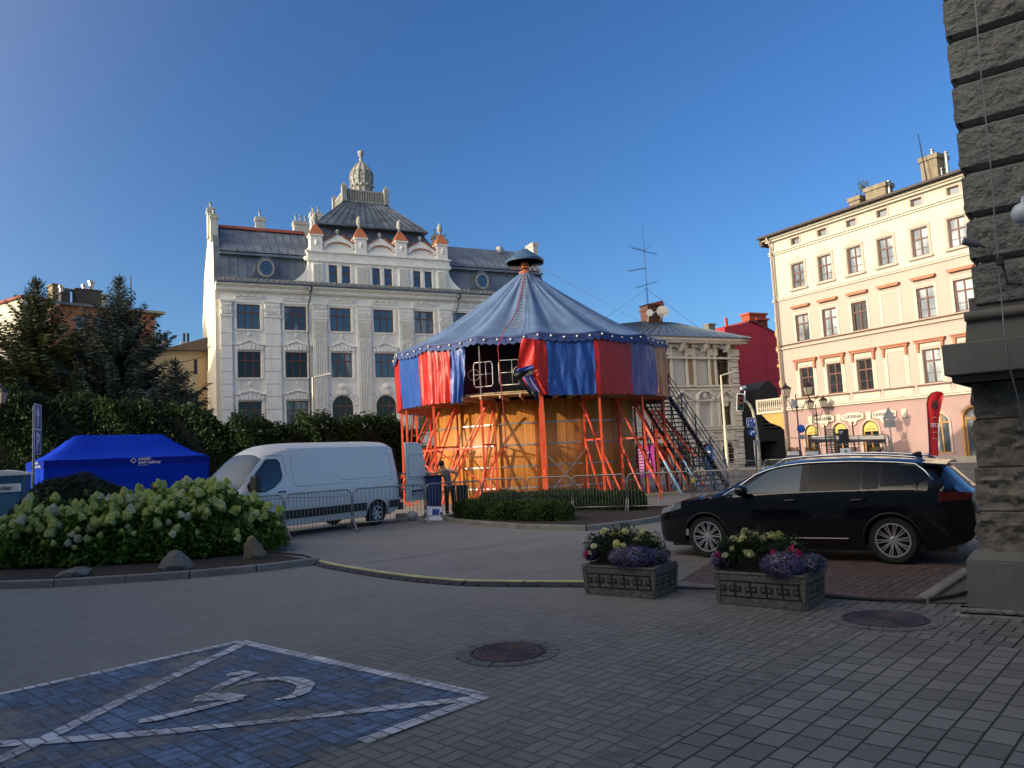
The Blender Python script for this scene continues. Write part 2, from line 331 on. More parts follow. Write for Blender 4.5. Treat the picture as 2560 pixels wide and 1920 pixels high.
l0 = (600,1606); P1 = cTop+e2*5
def wstroke(a, b, w, z=.010):
    d = (b-a).normalized(); n = Vector((-d.y,d.x,0))*w/2; mb.poly([(p.x,p.y,z) for p in (a-n, b-n, b+n, a+n)][::1])
wstroke(cTop, P1, .10, .0105)
stroke([(612,1610),(300,1757),(100,1857),(-60,1930)], .12, .012)
stroke([(1200,1748),(960,1775),(740,1800),(430,1832),(190,1852),(-60,1868)], [.10,.11,.07,.11,.12,.12], .013)
tag(mb.build('bay_lines', M_white), kind='structure')
mb = MB()                                          # the wheelchair user on the bay
stroke([(566,1692),(600,1686),(643,1686)], [.10,.12,.04], .014); stroke([(640,1686),(590,1702),(548,1722),(520,1742)], .10, .0145)
stroke([(485,1752),(540,1745),(610,1748)], [.16,.2,.1], .0150); stroke([(606,1750),(540,1766),(470,1783),(400,1800),(348,1808)], [.07,.08,.1,.12,.1], .0155)
stroke([(588,1717),(640,1705),(700,1700),(745,1706),(766,1716),(755,1735),(725,1748),(690,1754)], [.03,.07,.10,.14,.14,.13,.08,.03], .0160)
tag(mb.build('wheelchair_symbol', M_white), kind='structure')
mb = MB(); stroke([(690,1432),(790,1410)], .05, .006); stroke([(905,1409),(1430,1337)], .05, .006)
tag(mb.build('pale_line', mat_paint('thin_line_paint', (.42,.42,.42), .6, .4)), kind='structure')
# street behind the square
struct('road', MB().poly([(-120,41,.006),(11,41,.006),(21,37,.006),(44,24,.006),(50,30,.006),(25,49,.006),(20,57,.006),(-120,57,.006)][::1]), M_asph)
# cobble strip by the pillar and red paving under the car
q = [G(1700,1452), G(2110,1500), G(2300,1506), G(2420,1440), G(2420,1330), G(1900,1330)]
struct('red_pavement', MB().poly([(p.x,p.y,.004) for p in q]), M_red)
def kerb(name, px, w=.13, h=.12, piece=1.0, closed=False, m=None, world=None):
    P = world or [G(*p) for p in px]; mb = MB()
    for a, b in zip(P, P[1:]):
        L = (b-a).length; n = max(1, round(L/piece)); d = (b-a)/n
        for k in range(n):
            p0, p1 = a+d*k+d.normalized()*.006, a+d*(k+1)-d.normalized()*.006; nn = Vector((-d.y,d.x,0)).normalized()
            o = random.uniform(-.006,.006); prof = [(-w/2,-.05),(w/2,-.05),(w/2,h),(0,h+.0),(-w/2+.0,h-.035)]
            pr = [(w/2,-.05),(w/2,h-.02),(w/2-.03,h),(-w/2+.02,h),(-w/2,h-.015),(-w/2,-.05)]
            i = mb.vs([p0+nn*(x+o)+Vector((0,0,z)) for x, z in pr]+[p1+nn*(x+o)+Vector((0,0,z)) for x, z in pr]); c = len(pr)
            for t in range(c): u = (t+1) % c; mb.f.append((i+t, i+u, i+c+u, i+c+t))
            mb.f.append(tuple(i+t for t in reversed(range(c)))); mb.f.append(tuple(i+c+t for t in range(c)))
    o = mb.build(name, m or M_kerb, fix=True); return tag(o, kind='structure')
M_kerb = mat('kerb_concrete', (.22,.21,.19), .85, var=.25, scale=2.5, bmp=.35, bscale=70)
M_kerb2 = mat('warm_kerb_concrete', (.24,.215,.19), .85, var=.25, scale=2.5, bmp=.35, bscale=70)
M_soil = mat('bark_soil', (.05,.038,.030), .95, var=.45, scale=14, bmp=1.0, bscale=45, bdist=.05)
bed_px = [(-260,1474),(0,1471),(140,1467),(316,1456),(475,1445),(640,1430),(795,1411)]
kerb('kerb', bed_px)
P = [G(*p) for p in bed_px]+[G(650,1388), G(575,1375), Vector((-7.6,19.5,0)), Vector((-15,24,0)), Vector((-22,20,0))]
struct('flower_bed', MB().slab([(p.x,p.y) for p in P], -.05, .07), M_soil)
isl = [(1108,1299),(1140,1308),(1300,1322),(1468,1327),(1600,1311),(1700,1294),(1760,1278)]
kerb('kerb', isl[:4]); kerb('kerb', isl[3:], m=M_kerb2)
iP = [G(*p) for p in isl]; back = [iP[-1]+Vector((-1.5,3.4,0)), iP[0]+Vector((1.5,3.2,0))]
kerb('kerb', None, world=[iP[0], back[1]], m=M_kerb)
struct('planting_island', MB().slab([(p.x,p.y) for p in iP+back], -.05, .08), M_soil)
kerb('kerb', [(2300,1508),(2418,1432)], w=.15, h=.06)
M_gravel = mat('gravel', (.13,.125,.12), .9, var=.5, scale=30, bmp=1.0, bscale=70, bdist=.03)
q = [G(2312,1509), G(2428,1434), G(2640,1430), G(2640,1512)]
struct('gravel_strip', MB().poly([(p.x,p.y,.012) for p in q]), M_gravel)
mb = MB()                                          # sunlit street pavement edge and cobbles beside the plinth
for k in range(26):
    for j in range(2):
        c = G(2405+k*11, 1522+j*16+k*.6); rr = random.uniform(.9,1.1); w_ = .055*rr
        mb.M = Matrix.Translation((c.x, c.y, 0)) @ Matrix.Rotation(-GA+random.uniform(-.2,.2), 4, 'Z'); mb.frustum(-w_,w_,-w_,w_,-.02,-w_*.8,w_*.8,-w_*.8,w_*.8,.022)
mb.M = None; struct('cobble_row', mb, mat('cobble_stone', (.2,.2,.2), .8, var=.3, scale=6, bmp=.4, bscale=60))
# ---------------- manhole covers
M_iron = mat('cast_iron', (.075,.052,.048), .55, .35, var=.35, scale=8, bmp=.2, bscale=120); M_ring = mat('ring_stone', (.13,.13,.13), .85, var=.3, scale=7, bmp=.4, bscale=80)
def manhole(c, r, label, nb=20):
    t = thing('manhole_cover', label, 'manhole cover', (c.x, c.y, 0), .3, 'round iron manhole covers in the paving')
    prof = [(.001,.010),(.03,.010),(.031,.013),(.05,.013),(.051,.009)]; x = .075
    while x < r-.07: prof += [(x,.009),(x+.004,.0135),(x+.016,.0135),(x+.02,.009)]; x += .034
    prof += [(r-.06,.009),(r-.055,.0145),(r-.03,.0145),(r-.027,.004),(r-.02,.004),(r-.017,.0155),(r,.0155),(r+.004,0)]
    MB().lathe(prof[::-1], 64).build('lid', M_iron, t, smooth=30)
    mb = MB()
    for k in range(24):
        a = 2*math.pi*k/24; mb.M = Matrix.Rotation(a, 4, 'Z')
        if k % 2: mb.box(.06, r-.065, -.004, .004, .009, .0142)
    mb.M = None; mb.build('ribs', M_iron, t)
    mb = MB()
    for k in range(nb):
        a0, a1 = 2*math.pi*(k+.06)/nb, 2*math.pi*(k+.94)/nb; r0, r1 = r+.014, r+.115+random.uniform(0,.02)
        mb.slab([(r0*math.cos(a0), r0*math.sin(a0)), (r1*math.cos(a0), r1*math.sin(a0)), (r1*math.cos(a1), r1*math.sin(a1)), (r0*math.cos(a1), r0*math.sin(a1))], 0, .009+random.uniform(0,.003))
    mb.build('surround', M_ring, t)
manhole(G(1270,1632), .33, 'round iron manhole cover in the middle of the block paving, nearest the painted bay')
manhole(G(2213,1549), .37, 'round iron manhole cover by the stone pillar, in front of the flower planters', 24)
# ---------------- rubber cable ramps and the cable
M_rub = mat('black_rubber', (.03,.03,.032), .65, var=.2, bmp=.4, bscale=200, bdist=.004); M_yel = mat('yellow_lid', (.55,.52,.20), .6, var=.2, scale=6, streak=.3)
cp = [G(*p) for p in [(795,1409),(850,1422),(960,1440),(1080,1455),(1180,1462),(1300,1463),(1470,1464)]]
# resample to equal pieces
dist = [0]
for a, b in zip(cp, cp[1:]): dist.append(dist[-1]+(b-a).length)
def at_(s):
    for k in range(len(cp)-1):
        if s <= dist[k+1]: return cp[k]+(cp[k+1]-cp[k])*((s-dist[k])/(dist[k+1]-dist[k]))
    return cp[-1]
NR = 7; names_ = ['at the kerb corner of the flower bed', 'second from the kerb corner', 'third from the kerb corner', 'in the middle of the row', 'third from the planter', 'second from the planter', 'ending against the flower planter']
for k in range(NR):
    a, b = at_(dist[-1]*k/NR), at_(dist[-1]*(k+1)/NR); L = (b-a).length; c = (a+b)/2
    t = thing('cable_ramp', 'black rubber cable ramp with yellow top strip, '+names_[k], 'cable ramp', (c.x, c.y, .001), math.atan2(b.y-a.y, b.x-a.x), 'cable ramps across the square')
    mb = MB(); prof = [(-.15,0),(.15,0),(.15,.012),(.065,.05),(-.065,.05),(-.15,.012)]
    i = mb.vs([(-L/2+.006,y,z) for y, z in prof]+[(L/2-.006,y,z) for y, z in prof]); n = 6
    for q_ in range(n): w = (q_+1) % n; mb.f.append((i+q_, i+n+q_, i+n+w, i+w))
    mb.f.append(tuple(i+q_ for q_ in range(n))); mb.f.append(tuple(i+n+q_ for q_ in reversed(range(n))))
    for x in (-L*.28, L*.22): mb.box(x, x+.05, -.145, -.115, .012, .032)
    mb.build('body', M_rub, t, fix=True); MB().box(-L/2+.01, L/2-.01, -.055, .062, .0505, .058).build('lid', M_yel, t)
cab = [G(*p) for p in [(640,1386),(700,1396),(760,1402),(798,1409)]]
tag(MB().tube([(p.x,p.y,.10) for p in cab[:-1]]+[(cab[-1].x,cab[-1].y,.05)], .022, 6).build('power_cable', M_rub, smooth=True), 'black cable lying along the soil edge of the flower bed', 'cable')
cab = [G(*p) for p in [(1560,1474),(1680,1477),(1800,1481),(1950,1490),(2080,1497),(2200,1505),(2300,1510),(2380,1500),(2440,1484)]]
tag(MB().tube([(p.x,p.y,.035+.006*math.sin(k)) for k, p in enumerate(cab)], .02, 6).build('power_cable', M_rub, smooth=True), 'black cable running behind the planters to the stone pillar', 'cable')

r_ = np.random.default_rng(77); n = 260; X_ = r_.uniform(-9,6,n); Y_ = r_.uniform(4.2,17,n); P_ = np.stack([X_, Y_, np.full(n,.014)], 1); A_ = unit(r_.normal(size=(n,3))*[1,1,.15])*r_.uniform(.006,.022,(n,1)); B_ = unit(np.cross(A_, [0,0,1]+r_.normal(size=(n,3))*.2))*r_.uniform(.003,.010,(n,1)); V_, F_ = quads(P_, A_, B_)
LIT = (V_, F_)
# ================================================================ facade helpers
class Facade:
    """local frame of a building: x along its front, y into it, z up"""
    def __init__(s, px, py, Y, az):
        p = AY(px, py, Y); s.P = Vector((p.x, p.y, 0)); s.az = rad(az); s.d = Vector((math.sin(s.az), math.cos(s.az), 0)); s.n = Vector((math.cos(s.az), -math.sin(s.az), 0)); s.rz = math.atan2(s.d.y, s.d.x)
    def u(s, x, y, off=0.0):
        r = ray(x, y); P = s.P - s.n*off; t = s.n.dot(P-O)/s.n.dot(r); q = O+r*t; return (q-s.P).dot(s.d), q.z
def wall_holes(mb, x0, x1, z0, z1, holes, depth=.22, y=0.0):
    xs = sorted({x0, x1, *[h[0] for h in holes], *[h[1] for h in holes]}); zs = sorted({z0, z1, *[h[2] for h in holes], *[h[3] for h in holes]})
    for a, b in zip(xs, xs[1:]):
        for c, d in zip(zs, zs[1:]):
            mx, mz = (a+b)/2, (c+d)/2
            if any(h[0] < mx < h[1] and h[2] < mz < h[3] for h in holes): continue
            mb.poly([(a,y,c),(b,y,c),(b,y,d),(a,y,d)])
    for h in holes:
        a, b, c, d = h[:4]; Y = y+depth
        mb.poly([(a,y,c),(a,y,d),(a,Y,d),(a,Y,c)]); mb.poly([(b,y,c),(b,Y,c),(b,Y,d),(b,y,d)]); mb.poly([(a,y,d),(b,y,d),(b,Y,d),(a,Y,d)]); mb.poly([(a,y,c),(a,Y,c),(b,Y,c),(b,y,c)])
        if len(h) > 4:                              # arched head: fill the corners above the arch
            r = (b-a)/2; cx = (a+b)/2; cz = d-r; N = 8
            for s_ in (-1, 1):
                arc = [(cx+s_*r*math.cos(t), cz+r*math.sin(t)) for t in [math.pi/2*k/N for k in range(N+1)]]
                for (ax, az_), (bx, bz) in zip(arc, arc[1:]):
                    pts = [(ax,y,az_),(cx+s_*r,y,az_),(cx+s_*r,y,bz),(bx,y,bz)]; mb.poly(pts if s_ > 0 else pts[::-1])
                    pts = [(ax,y,az_),(bx,y,bz),(bx,Y,bz),(ax,Y,az_)]; mb.poly(pts)
def window(parent, a, b, c, d, fm, gm, y=.14, cols=3, transom=.66, fw=.07, arch=False, name='window', label=None, mid=()):
    """timber window: frame (part), pane (sub-part)"""
    mb = MB(); w, h = b-a, d-c; r = w/2
    if arch:
        N = 10; cz = d-r; o_ = [(a,c),(b,c)]+[(a+r+r*math.cos(math.pi*k/N), cz+r*math.sin(math.pi*k/N)) for k in range(N+1)]; inn = [(a+fw,c+fw),(b-fw,c+fw)]+[(a+r+(r-fw)*math.cos(math.pi*k/N), cz+(r-fw)*math.sin(math.pi*k/N)) for k in range(N+1)]
        n = len(o_); i = mb.vs([(x,y,z) for x, z in o_]+[(x,y,z) for x, z in inn]+[(x,y+.06,z) for x, z in inn])
        for k in range(n):
            q_ = (k+1) % n; mb.f.append((i+k, i+q_, i+n+q_, i+n+k)); mb.f.append((i+n+k, i+n+q_, i+2*n+q_, i+2*n+k))
    else:
        mb.box(a, b, y, y+.06, c, c+fw).box(a, b, y, y+.06, d-fw, d).box(a, a+fw, y+.001, y+.06, c+fw, d-fw).box(b-fw, b, y+.001, y+.06, c+fw, d-fw)
    zt = c+h*transom if not arch else d-r
    if transom: mb.box(a+fw, b-fw, y-.012, y+.058, zt-fw*.6, zt+fw*.6)
    for k in range(1, cols):
        x = a+w*k/cols; top = d-fw if not arch else (d-r+math.sqrt(max(r*r-(x-a-r)**2, 0))-fw); mb.box(x-fw*.55, x+fw*.55, y-.006, y+.055, c+fw, top)
        mb.box(x-.012, x+.012, y-.02, y-.006, c+fw, zt-fw)
    for z in mid: mb.box(a+fw, b-fw, y+.005, y+.05, c+h*z-.014, c+h*z+.014)
    f = mb.build(name, fm, parent)
    if label: f['label'] = label
    g = MB()
    if arch:
        N = 10; g.poly([(a+.01,y+.045,c+.01),(b-.01,y+.045,c+.01)]+[(a+r+(r-.01)*math.cos(math.pi*k/N), y+.045, d-r+(r-.01)*math.sin(math.pi*k/N)) for k in range(N+1)])
    else: g.poly([(a+.01,y+.045,c+.01),(b-.01,y+.045,c+.01),(b-.01,y+.045,d-.01),(a+.01,y+.045,d-.01)])
    g.build('pane', gm, f); return f
# ---------------------------------------------------------------- materials
M_wplast = mat('white_stucco', (.87,.83,.75), .85, var=.06, scale=.7, streak=.16, bmp=.25, bscale=25)
M_wtrim = mat('white_moulding', (.85,.81,.73), .85, var=.08, scale=2.2, streak=.25, bmp=.2, bscale=30)
M_cream = mat('cream_render', (.70,.64,.50), .88, var=.06, scale=.6, streak=.22, bmp=.2, bscale=25)
M_greystone = mat('weathered_cement', (.30,.29,.26), .85, var=.25, scale=3, streak=.6, bmp=.3)
M_orange = mat('orange_tile', (.42,.13,.055), .8, var=.25, scale=9, bmp=.5, bscale=18)
M_redtile = mat('red_ridge_tile', (.25,.055,.04), .75, var=.3, scale=9, bmp=.4, bscale=20)
M_zinc = mat('zinc_sheet', (.175,.20,.235), .5, .3, var=.25, scale=.9, streak=.4)
M_zincd = mat('dark_zinc_sheet', (.10,.118,.145), .5, .3, var=.3, scale=1.2, streak=.5)
M_wood = mat('brown_window_frame', (.16,.062,.030), .5, var=.25, scale=6)
M_glass = mat_glass('window_glass', (.018,.022,.028), ior=2.3); M_glassw = mat_glass('window_glass_curtain', (.03,.032,.035), (.30,.30,.27), ior=1.9); M_glassk = mat_glass('dark_window_glass', (.012,.010,.008), ior=1.55)
M_steel = mat('bare_steel', (.30,.30,.30), .35, .7, var=.15, scale=6)
M_black = mat('black_paint', (.02,.02,.022), .5, var=.2)
def seam_roof(mb, pl, n, h=.045, w=.03):
    """standing seams on a roof plane: pl = (bottom-left, bottom-right, top-right, top-left)"""
    a, b, c, d = [Vector(p) for p in pl]; nn = (b-a).cross(d-a).normalized()
    for k in range(n+1):
        t = k/n; p, q_ = a.lerp(b, t), d.lerp(c, t); mb.bar(p+nn*h*.3, q_+nn*h*.3, w, h, nn)
# ---------------------------------------------------------------- white art nouveau building
FW_ = Facade(554, 1050, 60, 63.9)
wb = thing('apartment_building', 'white four-storey art nouveau building with a ribbed dome on its grey mansard roof', 'building', FW_.P, FW_.rz)
L_, D_ = 29.4, 13.0; EZ = 16.1
cw = [2.15, 5.85, 9.57, 13.32, 17.03, 20.75, 24.45, 27.9]; hw = .88
rows = [(5.0, 7.15, 'w1'), (9.06, 11.17, 'w2'), (12.98, 15.0, 'w3')]
holes = []
for ci, cx in enumerate(cw):
    for (z0, z1, rn) in rows:
        if rn == 'w1' and 2 <= ci <= 4: holes.append((cx-hw, cx+hw, 4.3, 7.55, 1))
        else: holes.append((cx-hw, cx+hw, z0, z1))
    holes.append((cx-.8, cx+.8, .9, 3.1))
mb = MB(); wall_holes(mb, 0, L_, 0, EZ, holes)
mb.poly([(L_,0,0),(L_,D_,0),(L_,D_,EZ),(L_,0,EZ)]).poly([(L_,D_,0),(0,D_,0),(0,D_,EZ),(L_,D_,EZ)])
mb.build('wall', M_wplast, wb)
for ci, cx in enumerate(cw):
    for ri, (z0, z1, rn) in enumerate(rows):
        ar = rn == 'w1' and 2 <= ci <= 4; dark = (ri == 1 and ci in (0,1)) or (ri == 0 and ci != 1)
        gm = M_glassk if dark else (M_glassw if (ri, ci) in ((0,1),(1,2),(2,1),(2,4)) else M_glass)
        window(wb, cx-hw, cx+hw, 4.3 if ar else z0, 7.55 if ar else z1, M_wood, gm, arch=ar)
    window(wb, cx-.8, cx+.8, .9, 3.1, M_wood, M_glassk)
# gable wall towards the left (cream, sunlit), stepped above the roof
g = MB(); gp_ = [(0,0),(0,16.3),(.4,17.1),(.0+.55,19.7),(1.2,20.9),(2.6,22.3),(4.4,23.2),(5.6,22.4),(10.5,19.6),(12.4,16.6),(13.0,16.2),(13.0,0)]
i = g.vs([(-.35,y,z) for y, z in gp_]+[(.02,y,z) for y, z in gp_]); n = len(gp_)
g.f.append(tuple(i+k for k in reversed(range(n)))); g.f.append(tuple(i+n+k for k in range(n)))
for k in range(n): w_ = (k+1) % n; g.f.append((i+k, i+w_, i+n+w_, i+n+k))
g.build('gable_wall', M_cream, wb, fix=True)
c = MB()
for (y0, z0), (y1, z1) in zip(gp_[1:9], gp_[2:10]): c.bar((-.165,y0,z0+.03), (-.165,y1,z1+.03), .46, .07, (0,-(z1-z0),(y1-y0)))
c.build('gable_coping', M_zinc, wb)
# pilasters
M_joint = mat('shadow_joint', (.33,.33,.32), .9, var=.1)
edges = [(0.02,.85),(3.37,4.6),(7.2,8.4),(10.9,12.15),(14.65,15.95),(18.4,19.6),(22.1,23.3),(25.8,26.9),(28.7,29.4)]
for k, (a, b) in enumerate(edges):
    pl, cap, groove = MB(), MB(), MB(); fluted = k >= 2 and k < 6
    pl.box(a, b, -.18, -.002, 0, 13.95)
    if fluted:
        nr = 7
        for q_ in range(nr): x = a+.12+(b-a-.24)*(q_+.5)/nr; pl.box(x-.04, x+.04, -.30, -.181, 5.0, 12.3)
        for z in np.arange(12.42, 13.8, .145):
            for q_ in range(nr): x = a+.12+(b-a-.24)*(q_+.5)/nr; pl.box(x-.04, x+.04, -.29, -.181, z, z+.085)
    for x in ((a+.06, b-.06) if fluted else ()): pl.box(x-.04, x+.04, -.22, -.181, 4.9, 13.9)
    cap.box(a-.06, b+.06, -.28, -.003, 13.95, 14.10); cap.box(a-.02, b+.02, -.24, -.003, 14.10, 14.5)
    for x in np.arange(a+.06, b-.05, .2): cap.box(x, x+.1, -.32, -.24, 14.14, 14.46)
    cap.box(a-.05, b+.05, -.30, -.003, 14.5, 14.62); cap.box(a, b, -.24, -.003, 14.62, 15.15)
    for x in np.arange(a+.04, b-.04, .13): cap.box(x, x+.065, -.29, -.24, 14.72, 14.95)
    cap.box(a-.08, b+.08, -.34, -.003, 15.15, 15.3)
    po = pl.build('pilaster', M_wtrim, wb); cap.build('capital', M_wtrim, po)
    if not fluted:
        for z in np.arange(3.4, 13.6, 1.02): groove.box(a-.003, b+.003, -.184, -.05, z, z+.045)
        tag(groove.build('joint_lines', M_joint, po), kind='stuff')
# window surrounds
for ci, cx in enumerate(cw):
    for ri, (z0, z1, rn) in enumerate(rows):
        tr = MB(); ar = rn == 'w1' and 2 <= ci <= 4
        tr.box(cx-hw-.1, cx+hw+.1, -.12, -.003, (z0 if not ar else 4.3)-.13, (z0 if not ar else 4.3)-.01)
        if ri > 0 or not ar:
            tr.box(cx-hw-.22, cx-hw-.06, -.09, -.003, z0, z1+.12); tr.box(cx+hw+.06, cx+hw+.22, -.09, -.003, z0, z1+.12)
        if ri == 2:
            tr.box(cx-hw-.22, cx+hw+.22, -.07, -.003, z1+.14, z1+.24)
            fz = MB(); fz.box(cx-1.05, cx+1.05, -.1, -.003, 15.42, 15.6)
            for x in (-.85,-.3,.3,.85): fz.box(cx+x-.17, cx+x+.17, -.2, -.003, 15.6, 15.78)
            fz.build('frieze_blocks', M_wtrim, wb)
        elif ri == 1 or not ar:                   # fan of voussoirs with a pointed or stepped hood, and ribbed apron above it
            for s_ in range(-3, 4):
                x = cx+s_*.29; hh = .48-.06*abs(s_); sh = s_*.04
                tr.prism([(x-.13, z1+.12),(x+.13, z1+.12),(x+.15+sh, z1+.12+hh),(x-.15+sh, z1+.12+hh)], -.17-.02*(3-abs(s_)), -.003)
            tz = z1+.72
            pts = [(cx-1.25,tz-.2),(cx-.85,tz-.2),(cx,tz+.18),(cx+.85,tz-.2),(cx+1.25,tz-.2)] if ri == 1 else [(cx-1.2,tz-.16),(cx-.7,tz-.16),(cx-.7,tz),(cx-.3,tz),(cx-.3,tz+.1),(cx+.3,tz+.1),(cx+.3,tz),(cx+.7,tz),(cx+.7,tz-.16),(cx+1.2,tz-.16)]
            for p_, q_ in zip(pts, pts[1:]): tr.bar((p_[0],-.1,p_[1]), (q_[0],-.1,q_[1]), .2, .07, (0,-1,0)) if False else tr.bar((p_[0],-.1,p_[1]), (q_[0],-.1,q_[1]), .19, .06)
            za, zb = z1+.98, rows[ri+1][0]-.2
            for x in np.arange(cx-.82, cx+.83, .15):
                if abs(x-cx) > .17: tr.box(x-.035, x+.035, -.05, -.003, za-.1*(abs(x-cx) > .5), zb)
            tr.sphere((cx,-.06,(za+zb)/2+.1), .14, 8, 5, (1,.6,1.2)); tr.box(cx-.2, cx+.2, -.09, -.003, (za+zb)/2-.12, (za+zb)/2-.04)
        else:
            for k in range(9):
                if k == 4: continue
                a_ = math.pi*(k+.5)/9; r0, r1 = 1.0, 1.42; tr.M = Matrix.Translation((cx,0,z1+.4-.88)) @ Matrix.Rotation(a_-math.pi/2, 4, 'Y').inverted()
                tr.box(-.15,.15,-.12,-.003,r0,r1)
            tr.M = None; tr.prism([(cx-.22,7.62),(cx+.22,7.62),(cx+.42,8.35),(cx-.42,8.35)], -.24, -.003); tr.sphere((cx,-.2,8.3), .3, 10, 6, (1.3,.6,.9)); tr.box(cx-1.1, cx+1.1, -.08, -.003, 8.72, 8.8)
        tr.build('window_surround', M_wtrim, wb)
MB().box(-.02, L_, -.09, -.002, 3.35, 3.5).build('string_course', M_wtrim, wb); MB().box(-.02, L_, -.07, -.002, 15.86, 15.98).build('string_course', M_wtrim, wb)
co = MB(); prof = [(-.30,16.0),(-.42,16.12),(-.42,16.28),(-.78,16.46),(-.78,16.60),(0,16.60),(0,16.0)]
i = co.vs([(-.35,y,z) for y, z in prof]+[(L_+.1,y,z) for y, z in prof]); n = len(prof)
for k in range(n): w_ = (k+1) % n; co.f.append((i+k, i+n+k, i+n+w_, i+w_))
co.f.append(tuple(i+k for k in range(n))); co.f.append(tuple(i+n+k for k in reversed(range(n)))); co.build('cornice', M_wtrim, wb, fix=True)
gt = MB(); gt.tube([(-.3,-.82,16.62),(L_,-.82,16.62)], .075, 8); gt.build('gutter', M_zincd, wb)
for x in (6.95, 20.1):
    dn = MB(); dn.frustum(x-.1,x+.1,-.95,-.72,16.05,x-.16,x+.16,-1.0,-.68,16.5); dn.tube([(x,-.82,16.05),(x-.02,-.7,15.5),(x-.15,-.33,14.9),(x-.15,-.3,14.0),(x-.13,-.28,0)], .065, 8)
    dn.build('downpipe', M_zincd, wb, smooth=True)
# low tiled skirt with snow boards
sk = MB(); sk.poly([(-.3,-.74,16.68),(L_,-.74,16.68),(L_,-.05,17.15),(-.3,-.05,17.15)]); sk.build('eaves_roof', M_zincd, wb)
sn = MB()
for x in np.arange(-.1, L_-.3, .42): sn.box(x, x+.33, -.56+.0, -.53, 16.80, 17.02); sn.box(x+.34, x+.37, -.6, -.3, 16.76, 17.06)
sn.build('snow_boards', M_greystone, wb)
# mansard roof of the wings
rf = MB()
def quad_(a, b, c, d): rf.poly([a,b,c,d])
MZ0, MZ1, RZ = 17.1, 19.15, 22.2; ya, yb, yr = -.02, .55, 3.6
for x0, x1 in ((0.02, 7.3), (19.2, L_)):
    quad_((x0,ya,MZ0),(x1,ya,MZ0),(x1,yb,MZ1),(x0,yb,MZ1)); seam_roof(rf, ((x0,ya,MZ0),(x1,ya,MZ0),(x1,yb,MZ1),(x0,yb,MZ1)), int((x1-x0)/.62))
    quad_((x0,.2,19.4),(x1,.2,19.4),(x1,yr,RZ),(x0,yr,RZ)); seam_roof(rf, ((x0,.2,19.4),(x1,.2,19.4),(x1,yr,RZ),(x0,yr,RZ)), int((x1-x0)/.62))
    rf.box(x0, x1, .12, .62, 19.1, 19.28)
    quad_((x1,yr,RZ),(x1,D_-.5,17.2),(x0,D_-.5,17.2),(x0,yr,RZ))
    for x in np.arange(x0+.1, x1-.3, .45): rf.box(x, x+.34, .34, .37, 19.38, 19.56)
rf.poly([(L_,ya,MZ0),(L_,D_-.5,MZ0),(L_,D_-.5,17.2),(L_,yr,RZ),(L_,yb,MZ1)])
rf.box(7.3, 19.2, .4, D_-.5, 16.7, 20.4)
rf.box(2.5, 3.15, 1.9, 2.3, 20.1, 20.42)
rf.build('mansard_roof', M_zinc, wb)
rd = MB(); 
for x in np.arange(0.3, 7.2, .42): rd.frustum(x, x+.41, yr-.22, yr+.22, 22.2, x, x+.41, yr-.03, yr+.03, 22.5)
rd.build('ridge_tiles', M_redtile, wb)
for cx in (3.55, 22.75):                            # bull's-eye dormers
    o = MB(); Nn = 24; cz = 18.0
    oc = [(cx+.62*math.cos(2*math.pi*k/Nn), cz+.72*math.sin(2*math.pi*k/Nn)) for k in range(Nn)]
    hood = [(cx-1.35,17.12),(cx-1.05,17.35),(cx-.85,17.9)]+[(cx+.85*math.cos(math.pi-math.pi*k/12), cz+.1+.88*math.sin(math.pi*k/12)) for k in range(13)]+[(cx+.85,17.9),(cx+1.05,17.35),(cx+1.35,17.12)]
    o.prism(hood[::-1], -.25, .5); dm = o.build('dormer', M_zincd, wb, fix=True)
    r_ = MB(); i = r_.vs([(cx+(.68)*math.cos(2*math.pi*k/Nn), -.33, cz+.76*math.sin(2*math.pi*k/Nn)) for k in range(Nn)]+[(cx+.52*math.cos(2*math.pi*k/Nn), -.33, cz+.60*math.sin(2*math.pi*k/Nn)) for k in range(Nn)]+[(cx+.52*math.cos(2*math.pi*k/Nn), -.24, cz+.60*math.sin(2*math.pi*k/Nn)) for k in range(Nn)]+[(cx+.68*math.cos(2*math.pi*k/Nn), -.24, cz+.76*math.sin(2*math.pi*k/Nn)) for k in range(Nn)])
    for k in range(Nn):
        w_ = (k+1) % Nn
        for a_, b_ in ((0,1),(1,2),(3,0)): r_.f.append((i+a_*Nn+k, i+a_*Nn+w_, i+b_*Nn+w_, i+b_*Nn+k))
    r_.build('frame', M_greystone, dm, fix=True); MB().poly([(cx+.53*math.cos(2*math.pi*k/Nn), -.262, cz+.61*math.sin(2*math.pi*k/Nn)) for k in range(Nn)]).build('pane', M_glass, dm)
# central attic storey
ax0, ax1 = 6.95, 19.5
hs = [(9.02-.36,9.02+.36,17.0,18.62),(10.12-.36,10.12+.36,17.0,18.62),(12.75-.35,12.75+.35,17.0,18.6),(13.82-.35,13.82+.35,17.0,18.6),(16.45-.34,16.45+.34,17.0,18.58),(17.52-.34,17.52+.34,17.0,18.58)]
at = MB(); wall_holes(at, ax0, ax1, 16.7, 20.0, hs, .2, -.2); at.poly([(ax0,.9,16.7),(ax0,-.2,16.7),(ax0,-.2,20.0),(ax0,.9,20.0)][::1]); at.poly([(ax1,-.2,16.7),(ax1,.9,16.7),(ax1,.9,20.0),(ax1,-.2,20.0)]); at.poly([(ax0,-.2,20.0),(ax1,-.2,20.0),(ax1,.9,20.0),(ax0,.9,20.0)])
for s_, x in ((-1, ax0), (1, ax1)):                # volute sides
    pts = [(x,16.75)]+[(x+s_*(1.75*(1-t)**2.2), 16.75+t*2.15) for t in [k/10 for k in range(11)]]
    at.prism(pts if s_ < 0 else pts[::-1], -.15, .1); at.sphere((x+s_*.15,-.05,19.1), .2, 8, 6)
